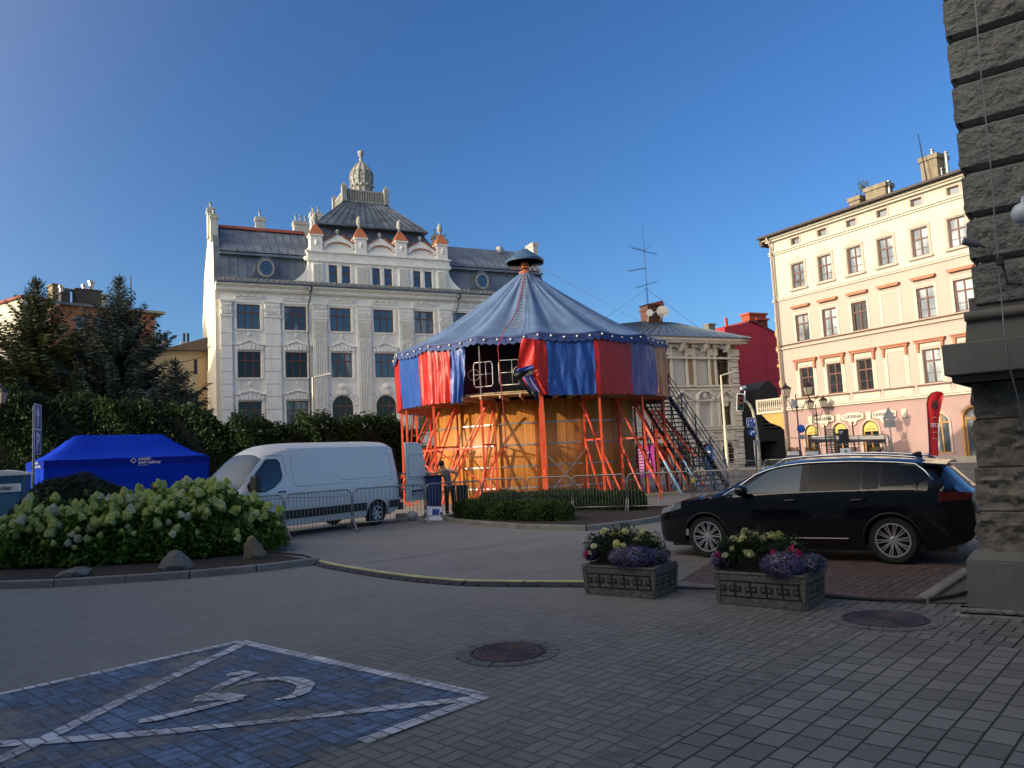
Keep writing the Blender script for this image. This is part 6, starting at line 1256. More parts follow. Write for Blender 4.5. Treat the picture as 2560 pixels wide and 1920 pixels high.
def wheel(parent, x, y, r, rr, m_t, m_r, m_d, spokes=10, sg=-1, double=True, hub=.05, w=.2):
    t = MB(); t.M = Matrix.Translation((x, y, r)) @ Matrix.Rotation(-math.pi/2*sg, 4, 'X'); prof = [(rr-.01,-w/2),(r-.03,-w/2),(r-.006,-w/2+.03),(r,-w/4),(r,w/4),(r-.006,w/2-.03),(r-.03,w/2),(rr-.0,w/2),(rr-.012,w/2-.015),(rr-.012,-w/2)]
    t.lathe(prof+[prof[0]], 40, cap=False); o = t.build('wheel', m_t, parent, smooth=35)
    d = MB(); d.M = t.M; d.lathe([(rr-.012,.0),(rr-.02,.01),(.02,.01),(.001,.01)], 32); d.build('brake_disc', m_d, o)
    rim = MB(); rim.M = t.M; rim.lathe([(rr-.001,w/2-.006),(rr-.022,w/2-.004),(rr-.026,w/2-.03),(rr-.014,w/2-.04)], 40, cap=False)
    for k in range(spokes):
        a = 2*math.pi*k/spokes+.1
        for q_ in ((-.06,.06) if double else (0,)):
            p0 = (hub*.8*math.cos(a+q_*2), hub*.8*math.sin(a+q_*2), w/2-.035); p1 = ((rr-.02)*math.cos(a+q_*1.6), (rr-.02)*math.sin(a+q_*1.6), w/2-.014); rim.bar(p0, p1, .014 if double else .05, .02, (0,0,1))
    rim.lathe([(hub,w/2-.06),(hub,w/2-.03),(hub*.7,w/2-.012),(.001,w/2-.01)], 20, cap=False); rim.build('rim', m_r, o, smooth=35); return o
M_tyre = mat('tyre_rubber', (.018,.018,.018), .75, var=.2, bmp=.2, bscale=60); M_alloy = mat('alloy', (.72,.73,.75), .3, .7, var=.05, fine=0); M_disc = mat('dark_disc', (.03,.03,.032), .5, .4)
mk, nt, bs = nodes('black_car_paint'); bs.inputs['Base Color'].default_value = (.006,.006,.010,1); bs.inputs['Roughness'].default_value = .08; bs.inputs['Specular IOR Level'].default_value = .3; bs.inputs['Coat Weight'].default_value = .6; bs.inputs['Coat Roughness'].default_value = .02; bs.inputs['Metallic'].default_value = .0
M_tint = mat_glass('tinted_glass', (.006,.008,.010), ior=1.42, wav=0.0, rough=.02); M_clear = mat_glass('side_glass', (.06,.10,.14), ior=1.62, wav=.0, rough=.03)
M_chrome = mat('chrome', (.75,.76,.78), .12, 1.0, var=.02, fine=0); M_plas = mat('black_plastic', (.018,.018,.019), .5, var=.1); M_lamp = mat('headlamp_glass', (.25,.27,.30), .08, .3, var=.3, scale=14); M_tail = mat('red_lamp', (.09,.006,.008), .1, var=.1, coat=1)
# ---------------- black estate car
pF, pR = G(1768,1393), G(2236,1410); dv = (pR-pF); wb_ = 2.70; dv.normalize(); nv = Vector((-dv.y, dv.x, 0))      # nv: away from the viewer
org = (pF+pR)/2 - dv*(wb_/2+.93) + nv*.80
car = thing('estate_car', 'glossy black estate car parked side-on beside the stone pillar', 'car', (org.x, org.y, 0), math.atan2(dv.y, dv.x)); car.scale = (.972,1,1); car.location = car.location+dv*(.028*3.63)
top = spl([(0,.62),(.04,.72),(.18,.80),(.5,.90),(.85,.965),(1.12,1.03),(1.28,1.10),(1.55,1.245),(1.85,1.365),(2.15,1.43),(2.6,1.462),(3.0,1.462),(3.5,1.44),(3.95,1.405),(4.18,1.375),(4.30,1.30),(4.45,1.14),(4.56,1.02),(4.62,.96),(4.65,.80)])
ye = spl([(0,.50),(.1,.66),(.5,.74),(1.1,.76),(1.3,.72),(1.7,.62),(2.2,.575),(3.0,.57),(3.8,.55),(4.2,.53),(4.5,.60),(4.65,.62)])
Wc = spl([(0,.56),(.06,.68),(.2,.78),(.5,.865),(1.0,.885),(2.0,.89),(3.2,.89),(3.9,.885),(4.3,.84),(4.5,.76),(4.6,.68),(4.65,.62)])
zbc = spl([(0,.62),(.5,.86),(1.1,.93),(2.0,.945),(3.0,.98),(3.8,1.01),(4.3,1.02),(4.65,.9)]); drc = spl([(0,.03),(.4,.05),(1.1,.05),(1.3,.06),(2,.07),(4.1,.07),(4.3,.10),(4.65,.06)]); sl = spl([(0,.30),(.1,.23),(.5,.20),(1.5,.17),(3.4,.17),(4.2,.22),(4.55,.32),(4.65,.45)])
B = Body(top, sl, Wc, ye, zbc, drc, (.93, 3.63), .365); bo = B.build(mk, car, 4.65)
und = MB(); und.box(.5,1.36,-.6,.6,.22,.7).box(3.2,4.06,-.6,.6,.22,.75).box(.3,4.4,-.78,.78,.17,.26); und.build('underbody', M_plas, car)
for x in (.93, 3.63):
    for s_ in (-1, 1): wheel(car, x, s_*.775, .325, .235, M_tyre, M_alloy, M_disc, 10, s_)
for x in (.93, 3.63):
    for s_ in (-1,1): ar = MB(); ar.tube([(x+.372*math.cos(t), s_*(B.hw(x+.37*math.cos(t), .34+.37*math.sin(t))+.004), .32+.372*math.sin(t)) for t in np.linspace(.05, math.pi-.05, 22)], .014, 5); ar.build('wheel_arch', M_plas, car, smooth=True)
roofl = lambda x: B.zed(x)-.02
belt = spl([(1.25,.96),(2.0,.985),(3.0,1.01),(3.9,1.04),(4.2,1.12)])
B.side('front_side_window', M_clear, car, lambda x: min(roofl(x), .99+(x-1.42)*.62)+.0, belt, 1.50, 2.42)
B.side('quarter_light', M_clear, car, lambda x: min(roofl(x), .965+(x-1.27)*.60), belt, 1.31, 1.485)
B.side('rear_side_window', M_tint, car, roofl, belt, 2.54, 3.26); B.side('rear_quarter_light', M_tint, car, roofl, lambda x: max(belt(x), 1.02+(x-3.28)*.0), 3.28, 3.50)
B.side('cargo_side_window', M_tint, car, lambda x: min(roofl(x), 1.36-(x-3.85)*.0 if x < 3.95 else 1.345-(x-3.95)*.75), lambda x: max(belt(x)+.03, 1.05), 3.53, 4.13)
B.side('door_pillar_trim', M_plas, car, roofl, belt, 2.425, 2.535)
cr_ = MB()
for s_ in (-1,1): B.line([(1.24,.945),(1.45,1.075),(1.7,B.zed(1.7)+.004)]+[(x, B.zed(x)+.006) for x in np.arange(1.9,3.9,.2)]+[(3.95,B.zed(3.95)),(4.07,1.25),(4.18,1.12)], .02, sg=s_, r=.014, mb=cr_)
cr_.build('chrome_strip', M_chrome, car, smooth=True)
rl_ = MB()
for s_ in (-1,1): rl_.tube([(2.0, s_*.60, top(2.0)-.03),(2.15, s_*.565, top(2.15)+.035)]+[(x, s_*.56, top(x)+.03) for x in np.arange(2.4,3.9,.3)]+[(3.95, s_*.55, top(3.95)+.02),(4.08,s_*.55,top(4.08)-.02)], .018, 6)
rl_.build('roof_rail', M_chrome, car, smooth=True)
gaps = MB()
for s_ in (-1,):
    for pts in ([(1.30,.93),(1.33,.7),(1.36,.45),(1.42,.28)], [(2.48,1.0),(2.47,.6),(2.49,.27)], [(3.50,1.03),(3.47,.8),(3.32,.62),(3.24,.5)], [(1.36,.27),(2.4,.26),(3.25,.27)], [(4.05,1.0),(4.2,.8),(4.12,.5)], [(.30,.83),(.7,.9),(1.2,.985)], [(.28,.63),(.40,.72),(.55,.80)]): B.line(pts, .006, off=.0015, r=.0035, mb=gaps)
gaps.build('panel_gaps', mat('gap_black', (.002,.002,.002), .9, var=0), bo)
sk_ = MB(); B.line([(1.5,.315),(2.4,.33),(3.05,.335)], .03, off=.002, r=.012, mb=sk_); sk_.build('sill_trim', mk, car)
for xh in (2.28, 3.22): h = MB(); h.tube([(xh-.11,-(B.hw(xh-.1,.86)+.012),.855),(xh-.06,-(B.hw(xh,.87)+.04),.868),(xh+.06,-(B.hw(xh,.87)+.04),.876),(xh+.11,-(B.hw(xh+.1,.88)+.012),.878)], [.013,.018,.018,.013], 8); h.build('door_handle', mk, car, smooth=True)
for s_ in (-1, 1):
    mr_ = MB(); mr_.sphere((1.58, s_*1.0, 1.03), .1, 16, 10, (1.0,1.1,.85)); mr_.bar((1.6,s_*.86,.96),(1.57,s_*.96,1.0),.05,.06); mr_.build('wing_mirror', mk, car, smooth=True)
    hl = MB(); R_ = []
    for k in range(9):
        x = .10+.42*k/8; R_.append([(x, s_*(B.hw(x, z)+.005), z) for z in np.linspace(.66+.10*k/8, .74+.125*k/8-.01*(k == 8), 4)])
    hl.grid(R_); hl.build('headlight', M_lamp, car, smooth=True)
    tl_ = MB(); R_ = []
    for k in range(9): x = 4.24+.38*k/8; R_.append([(x, s_*(B.hw(x, z)+.006), z) for z in np.linspace(.84+.02*k/8, .97-.02*k/8, 4)])
    tl_.grid(R_); tl_.build('tail_light', M_tail, car, smooth=True)
def topglass(name, m, parent, x0, x1, f, off=.005, n=10, k_=.93):
    R_ = []
    for i in range(n+1):
        x = x0+(x1-x0)*i/n; e = B.hw(x, B.zed(x))*f(i/n); R_.append([(x-off*.6, y, B.topz(x, y)+off) for y in np.linspace(-e, e, 13)])
    return MB().grid(R_).build(name, m, parent, smooth=True)
topglass('windscreen', M_clear, car, 1.20, 2.02, lambda t: .96-.02*t); topglass('rear_window', M_clear, car, 4.22, 4.56, lambda t: .9)
spm = MB(); R_ = []
for i in range(6): x = 4.05+.30*i/5; R_.append([(x, y, top(4.05)-.012+.0*i-.03*i/5-.04*(abs(y)/.62)**3) for y in np.linspace(-.6, .6, 11)])
R2_ = [[(x, y, z-.045+.035*i/5) for x, y, z in r] for i, r in enumerate(R_)]; spm.grid(R_); spm.grid(R2_); spm.grid([R_[-1], R2_[-1]]); spm.grid([[r[0] for r in R_], [r[0] for r in R2_]]); spm.build('roof_spoiler', mk, car, smooth=25, fix=True)
fin = MB(); fin.prism([(3.72,top(3.72)-.01),(3.98,top(3.98)-.01),(3.96,top(3.9)+.085),(3.90,top(3.9)+.08)], -.025, .025); bevel(fin.build('roof_aerial', mk, car, fix=True), .01)
for xh, zh, w_ in ((4.62,.66,.5),): MB().box(4.635,4.66,-.26,.26,.62,.73).build('number_plate', mat('plate_white', (.6,.6,.6), .5), car)
MB().box(1.12,1.30,-.897,-.885,.73,.75).build('badge', M_chrome, car)
MB().box(-.012,.02,-.5,.5,.30,.5).build('grille', M_plas, car)
# ---------------- white van
wR, wFa = G(942,1313), None; vd = Vector((math.sin(rad(36)), math.cos(rad(36)), 0)); vn = Vector((-vd.y, vd.x, 0))    # vn: to the far side
orgv = wR - vd*(4.33+.86) + vn*.93
van = thing('panel_van', 'white high-roof panel van behind the crowd barriers with a rear door swung open', 'van', (orgv.x, orgv.y, 0), math.atan2(vd.y, vd.x))
mw, nt, bs = nodes('white_van_paint'); co_ = objco(nt); sx = nt.nodes.new('ShaderNodeSeparateXYZ'); nt.links.new(co_, sx.inputs[0]); dirt = mth(nt, 'MULTIPLY', ramp(nt, mth(nt, 'ADD', sx.outputs[2], mth(nt, 'MULTIPLY', noi(nt, co_, 3, 4), .5)), 1.0, .45), .4)
nt.links.new(mixc(nt, dirt, (.80,.77,.71), (.42,.38,.33)), bs.inputs['Base Color']); bs.inputs['Roughness'].default_value = .38; bs.inputs['Coat Weight'].default_value = .5; bs.inputs['Coat Roughness'].default_value = .08
topv = spl([(0,.72),(.04,.95),(.2,1.08),(.55,1.22),(.85,1.34),(1.15,1.66),(1.5,2.01),(1.8,2.21),(2.15,2.32),(2.6,2.36),(3.2,2.37),(5.1,2.37),(5.81,2.35),(5.99,2.28),(6.07,2.1),(6.13,1.6),(6.15,1.0)])
yev = spl([(0,.66),(.2,.8),(.8,.86),(1.2,.80),(1.8,.72),(2.6,.85),(3.2,.87),(5.8,.85),(6.15,.74)]); Wv = spl([(0,.72),(.08,.84),(.4,.95),(.9,.985),(2.0,1.0),(5.5,1.0),(5.9,.98),(6.15,.93)])
zbv = spl([(0,.8),(.5,1.05),(1.0,1.18),(2.0,1.2),(6.15,1.2)]); drv = spl([(0,.06),(.8,.08),(1.3,.13),(2.0,.17),(3,.17),(5.81,.16),(6.15,.12)]); slv = spl([(0,.40),(.2,.30),(1.0,.28),(5.7,.30),(6.15,.45)])
B = Body(topv, slv, Wv, yev, zbv, drv, (.86, 5.19), .40, tuck=.05, belly=.012); vb_ = B.build(mw, van, 6.15, nz=14)
und = MB(); und.box(.4,5.9,-.8,.8,.26,.42).box(.45,1.3,-.66,.66,.3,.7).box(4.76,5.61,-.66,.66,.3,.74); und.build('underbody', M_plas, van)
for x in (.86, 5.19):
    for s_ in (-1, 1): wheel(van, x, s_*.88, .34, .20, M_tyre, M_alloy, M_disc, 6, s_, double=False, hub=.07)
band = B.side('rubbing_strip', M_plas, van, lambda x: .66, lambda x: .45 if x > 1.5 else .45+.2*((1.5-x)/.1)**2*.9, 1.41, 4.78, off=.018, n=30, rows=2)
B.side('rubbing_strip', M_plas, van, lambda x: .66, lambda x: .45, 5.60, 6.11, off=.018, n=8, rows=2)
wz0 = spl([(1.02,1.22),(1.4,1.16),(1.75,1.26),(1.98,1.42),(2.05,1.55)]); wz1 = lambda x: min(1.27+(x-1.0)*.98, 1.94 if x < 1.98 else 1.94-(x-1.98)*1.2)
dw = B.side('door_window', mat_glass('van_side_glass', (.02,.018,.014), ior=1.9, wav=0), van, wz1, wz0, 1.06, 2.04, off=.006)
fr_ = MB(); B.line([(1.06,wz0(1.06)),(1.25,wz0(1.25)),(1.5,wz0(1.5)),(1.75,wz0(1.75)),(1.98,wz0(1.98)),(2.04,wz0(2.04)),(2.04,wz1(2.04)),(1.98,1.94),(1.72,1.94),(1.4,wz1(1.4)),(1.06,wz1(1.06)),(1.06,wz0(1.06))], .02, off=.006, r=.014, mb=fr_); B.line([(1.36,wz0(1.36)),(1.36,wz1(1.36))], .02, off=.008, r=.012, mb=fr_); fr_.build('window_seal', M_plas, dw)
gaps = MB()
for pts in ([(1.22,1.66),(1.5,1.96),(1.72,2.04),(2.16,2.04),(2.18,1.6),(2.16,1.0),(2.12,.36)], [(1.0,1.25),(1.0,.95),(1.04,.6)], [(2.4,1.98),(5.71,1.98),(5.79,1.93),(5.81,1.3),(5.76,1.24),(2.45,1.24),(2.36,1.3),(2.34,1.92),(2.4,1.98)], [(3.9,1.33),(5.71,1.33)], [(2.3,2.2),(5.9,2.2)], [(1.0,.95),(2.1,.98),(3.5,.90),(5.9,.88)], [(3.2,.62),(3.2,.30)]): B.line(pts, .006, off=.001, r=.006, mb=gaps)
gaps.build('panel_creases', mat('crease_grey', (.20,.20,.20), .8, var=0), vb_)
h = MB(); B.line([(1.86,1.13),(2.08,1.14)], .03, off=.02, r=.02, mb=h); h.build('door_handle', M_plas, van)
def tg(name, m, x0, x1, f, off=.006, n=12):
    R_ = []
    for i in range(n+1):
        x = x0+(x1-x0)*i/n; e = B.hw(x, B.zed(x))*f(i/n); R_.append([(x-off, y, B.topz(x, y)+off) for y in np.linspace(-e, e, 15)])
    return MB().grid(R_).build(name, m, van, smooth=True)
tg('windscreen', mat_glass('windscreen_glass', (.09,.13,.17), ior=1.5, wav=0), .84, 1.60, lambda t: 1.0-.03*t); tg('windscreen_base', M_plas, .74, .835, lambda t: .98)
for y in (-.5, .15): MB().tube([(.80,y,B.topz(.80,y)+.02),(.98,y+.52,B.topz(.98,y+.52)+.03)], .012, 5).build('wiper', M_plas, van)
for s_ in (-1,1):
    m_ = MB(); m_.box(1.04,1.20,s_*1.16-.13,s_*1.16+.13,1.18,1.56); m_.bar((1.15,s_*.96,1.28),(1.12,s_*1.08,1.3),.06,.1); bevel(m_.build('wing_mirror', M_plas, van), .035, 3)
    hl = MB(); R_ = [[(x, s_*(B.hw(x, z)+.006), z) for z in np.linspace(.80, 1.02+.1*(x-.1), 4)] for x in np.linspace(.10,.55,8)]; hl.grid(R_); hl.build('headlight', M_lamp, van, smooth=True)
    tl_ = MB(); tl_.box(6.085,6.165,s_*.90-.045 if s_ > 0 else -.975,s_*.90+.045 if s_ > 0 else -.90,.72,1.42); tl_.build('tail_light', M_tail, van)
MB().box(-.03,.06,-.7,.7,.34,.62).build('front_bumper', M_plas, van); MB().box(6.09,6.25,-.95,.95,.36,.56).build('rear_bumper', M_plas, van)
MB().box(6.11,6.17,-.80,.80,.55,2.12).build('cargo_opening', mat('dark_cargo', (.01,.01,.01), .9), van)
dp = [(6.37,.56),(7.21,.56),(7.23,1.15),(7.19,1.7),(7.09,2.12),(7.01,2.24),(6.87,2.29),(6.37,2.29)]
d_ = MB(); d_.prism(dp, -1.0, -.93); do = bevel(d_.build('rear_door', mw, van, fix=True), .02, 3); do['label'] = 'rear door swung open in line with the side'
cr2 = MB(); pts = [(5.97,1.86),(6.0,1.92),(6.58,1.92)]; cr2.tube([(x,-1.002,z) for x, z in [(6.46,1.2),(6.46,1.86),(6.51,1.92),(7.11,1.92)]], .006, 5); cr2.tube([(6.46,-1.002,1.27),(7.15,-1.002,1.25)], .01, 5); cr2.tube([(6.46,-1.002,1.20),(7.17,-1.002,1.20)], .005, 5); cr2.build('door_creases', bpy.data.materials['crease_grey'], do)
MB().tube([(6.61,-1.0,.99),(6.61,-1.012,.99)], .035, 12).build('door_lock', M_plas, do); MB().box(6.57,7.11,-1.03,-1.0,.70,.80+.08).build('plate_recess', M_plas, do); pl_ = MB().box(6.59,7.09,-1.036,-1.031,.70,.82).build('number_plate', mat('plate_pale', (.6,.6,.58), .5), do)
text('WT 1E520', .115, M_ltr, pl_, (6.84,-1.038,.722), sx=.95, ext=.002)
MB().tube([(5.96,-1.002,1.0),(5.96,-1.016,1.0)], .03, 12).build('cap', M_plas, van); MB().box(6.19,6.37,-.97,-.93,1.35,1.40).box(6.19,6.37,-.97,-.93,.9,.95).build('door_hinge', M_galv, do)
text('E-TECH', .06, M_ltr, van, (1.62,-1.008,1.245-.02), sx=.9, ext=.002) if False else None
# ================================================================ stone corner pillar of the near building
pb = G(2428, 1522); FPZ = math.atan2(-math.cos(rad(52)), math.sin(rad(52)))   # face runs right and towards the viewer
fd = Vector((math.sin(rad(128)), math.cos(rad(128)), 0)); FPZ = math.atan2(fd.y, fd.x); fn = Vector((-fd.y, fd.x, 0))
pil = thing('stone_building_corner', 'dark rusticated stone corner of the building at the right edge of the photo', 'building', (pb.x, pb.y, 0), FPZ)
M_st = mat('dark_rusticated_stone', (.20,.20,.185), .9, var=.22, scale=1.6, streak=.25, bmp=1.0, bscale=17, bdist=.07); M_st2 = mat('smooth_dark_stone', (.14,.137,.125), .85, var=.2, scale=2, streak=.35, bmp=.35, bscale=40)
M_st3 = mat('rough_brown_stone', (.17,.155,.13), .9, var=.35, scale=2.2, streak=.3, bmp=.9, bscale=9, bdist=.05)
def pu(x, y, off=0.0):
    r = ray(x, y); nn = Vector((fd.y, -fd.x, 0)); P = Vector((pb.x, pb.y, 0))-nn*(-off)*-1 if False else Vector((pb.x,pb.y,0))+fn*off; t = fn.dot(P-O)/fn.dot(r); q_ = O+r*t; return (q_-P).dot(fd), q_.z
def rough_block(x0, x1, y0, z0, z1, amp, seed, m, cham=.05, step=.035, name='stone_block'):
    """rock-faced block: front at y0 (towards -y) and left end, chamfered edges"""
    mb = MB(); nx, nz = max(4, int((x1-x0)/step)), max(4, int((z1-z0)/step)); rows = []
    def dsp(u, v, w):
        e = min(1, min(u, 1-u)*10, min(v, 1-v)*7); p = Vector((u*(x1-x0)*5+seed*7.3, v*(z1-z0)*6+seed*3.1, w+seed)); return e*(noise.noise(p*1.3)+.7*noise.noise(p*3.1)+.4*noise.noise(p*6.5))*amp
    for k in range(nz+1):
        v = k/nz; z = z0+(z1-z0)*v; row = []
        for j in range(9):                          # left return, from the back to the corner
            u = j/8; row.append((x0+cham-dsp(u, v, 5)-.0, y0+.55*(1-u)+cham, z))
        for j in range(nx+1): u = j/nx; row.append((x0+cham*1.4+(x1-x0-cham*1.4)*u, y0-dsp(u, v, 1), z))
        rows.append(row)
    mb.grid(rows)
    i = mb.vs([(x0+.08,y0+.12,z0-.03),(x1,y0+.12,z0-.03),(x1,y0,z0),(x0+cham,y0,z0)]); 
    lo, hi = rows[0], rows[-1]; b = [(min(p[0]+.07, x1) if p[0] < x0+cham*1.5 else p[0], max(p[1], y0)+.07, z0-.045) for p in lo]; t = [(min(p[0]+.07, x1) if p[0] < x0+cham*1.5 else p[0], max(p[1], y0)+.07, z1+.045) for p in hi]
    mb.grid([b, lo]); mb.grid([hi, t]); return mb.build(name, m, pil, smooth=35)
# levels read off the photo on the face plane
zz_ = [pu(x, y)[1] for x, y in ((2440,1522),(2440,1402),(2440,1385),(2445,1280),(2445,1170),(2440,1050),(2445,940),(2400,855),(2395,795))]
RX = 3.2
mb = MB(); mb.frustum(-.02,RX,-.04,1.5,0,.0,RX,-.02,1.5,zz_[1]); mb.frustum(.0,RX,-.02,1.5,zz_[1],.06,RX,.05,1.5,zz_[2]+.02); bevel(mb.build('plinth', M_st2, pil), .012)
MB().box(.24, RX, .13, 3.0, 0, zz_[8]+.2).build('wall_core', M_st2, pil)
MB().box(.37, RX, .22, 3.0, zz_[8]+.1, 7.4).build('wall_core', M_st2, pil)
lev = zz_[2:7]
for k in range(4):
    z0, z1 = lev[k]+.012, lev[k+1]-.012; c1 = .72+.1*(k % 2)
    rough_block(.09+.03*k, c1, .06, z0, z1, .06, k+1, M_st3, .02); rough_block(c1+.02, RX, .06, z0, z1, .06, k+11, M_st3, .02)
zc0, zc1 = zz_[6], zz_[7]
l1 = pu(2356, 900, -.35)
mb = MB(); zl0, zl1 = pu(2358, 940, -.38)[1], pu(2356, 862, -.38)[1]
mb.box(.03, RX, -.36, 2, zl0, zl1); mb.frustum(.15,RX,-.02,2,zc0-.02,.10,RX,-.16,2,zl0-.07); mb.box(.07,RX,-.22,2,zl0-.07,zl0-.001); bevel(mb.build('string_cornice', M_st2, pil), .01)
bz = pu(2400, 800)[1]; mb = MB(); mb.frustum(.18,RX,.05,2,zl1+.001,.21,RX,.08,2,bz); mb.build('band_course', M_st2, pil)
MB().tube([(.2,.06,bz+.03),(RX,.06,bz+.03)], .05, 8).build('torus_moulding', M_st2, pil, smooth=True)
z = bz+.10; ch = .47; k = 0
while z < 7.2:
    e = 0.02
    if k % 2: rough_block(.24, 1.40, .10, z+.05, z+ch-.05, .032, 20+k, M_st, .05); rough_block(1.46, RX, .10, z+.05, z+ch-.05, .032, 50+k, M_st, .05)
    else: rough_block(.24, 2.0, .10, z+.05, z+ch-.05, .032, 20+k, M_st, .05); rough_block(2.06, RX, .10, z+.05, z+ch-.05, .032, 50+k, M_st, .05)
    z += ch; k += 1
w_ = []
for x, y in ((2436,-40),(2450,150),(2476,400),(2495,640),(2500,700),(2508,790),(2528,900),(2545,1000),(2556,1075)):
    u, z = pu(x, y, -.1); w_.append((u, -.13 if y < 820 else (-.46 if y < 960 else -.08), z))
MB().tube(w_, .007, 5).build('hanging_wire', mat('grey_wire', (.22,.22,.22), .5), pil, smooth=True)
u, z = pu(2500, 655, -.1); cl = MB(); cl.box(u-.03,u+.03,-.16,-.05,z-.03,z+.04); cl.tube([(u+.02,-.1,z-.03),(u+.04,-.12,z-.22),(u+.16,-.1,z-.25)], .014, 6); cl.build('wire_clamp', M_black, pil)
u, z = pu(2553, 537, -.25); lm = MB(); lm.sphere((u+.02,-.3,z), .10, 14, 10); lm.tube([(u+.02,-.3,z+.08),(u+.02,-.1,z+.2),(u+.02,.1,z+.2)], .015, 6); lm.build('globe_lamp', mat('frosted_globe', (.55,.60,.68), .3, var=.05), pil, smooth=True)
u, z = pu(2398, 613, -.1); cm_ = MB(); cm_.tube([(u+.16,-.06,z-.02),(u+.04,-.12,z+.03)], .038, 12); cm_.tube([(u+.10,-.09,z),(u+.2,.12,z-.02)], .015, 6); cm_.build('security_camera', mat('camera_grey', (.12,.125,.14), .35), pil, smooth=35)
# ================================================================ flower planters
M_conc = mat('exposed_concrete', (.145,.14,.125), .9, var=.45, scale=26, bmp=.8, bscale=110, bdist=.01, fine=.35); M_grv = mat('groove_dark', (.03,.03,.027), .95)
M_mar = mat_leaf('pale_yellow_petals', ((.62,.60,.22),(.72,.70,.33),(.78,.77,.50)), scale=8, transl=.2); M_pur = mat_leaf('violet_petals', ((.09,.06,.20),(.15,.11,.28),(.30,.26,.42)), scale=8, transl=.2); M_pink_ = mat_leaf('magenta_petals', ((.55,.03,.16),(.65,.06,.22),(.45,.02,.12)), scale=8, transl=.2)
def marigold_mesh():
    V, F = [], []; 
    for ring, (r, z, n, s) in enumerate(((.030,.0,14,.016),(.026,.010,12,.015),(.020,.018,10,.013),(.012,.024,8,.011),(.004,.027,4,.009))):
        for k in range(n):
            a = 2*math.pi*(k+.5*(ring % 2))/n; c, s_ = math.cos(a), math.sin(a); o = len(V); t = s*.6
            V += [(c*(r-.012), s_*(r-.012), z), (c*r-s_*t, s_*r+c*t, z+.004), (c*(r+s*.7), s_*(r+s*.7), z-.003), (c*r+s_*t, s_*r-c*t, z+.004)]; F.append((o,o+1,o+2,o+3))
    o = len(V); V += [(0,0,-.03)]+[(.02*math.cos(a), .02*math.sin(a), .0) for a in [2*math.pi*k/6 for k in range(6)]]; F += [(o,o+1+k,o+1+(k+1) % 6) for k in range(6)]
    me = bpy.data.meshes.new('marigold'); me.from_pydata(V, [], F); me.materials.append(M_mar); me.update(); return me
MG = marigold_mesh()
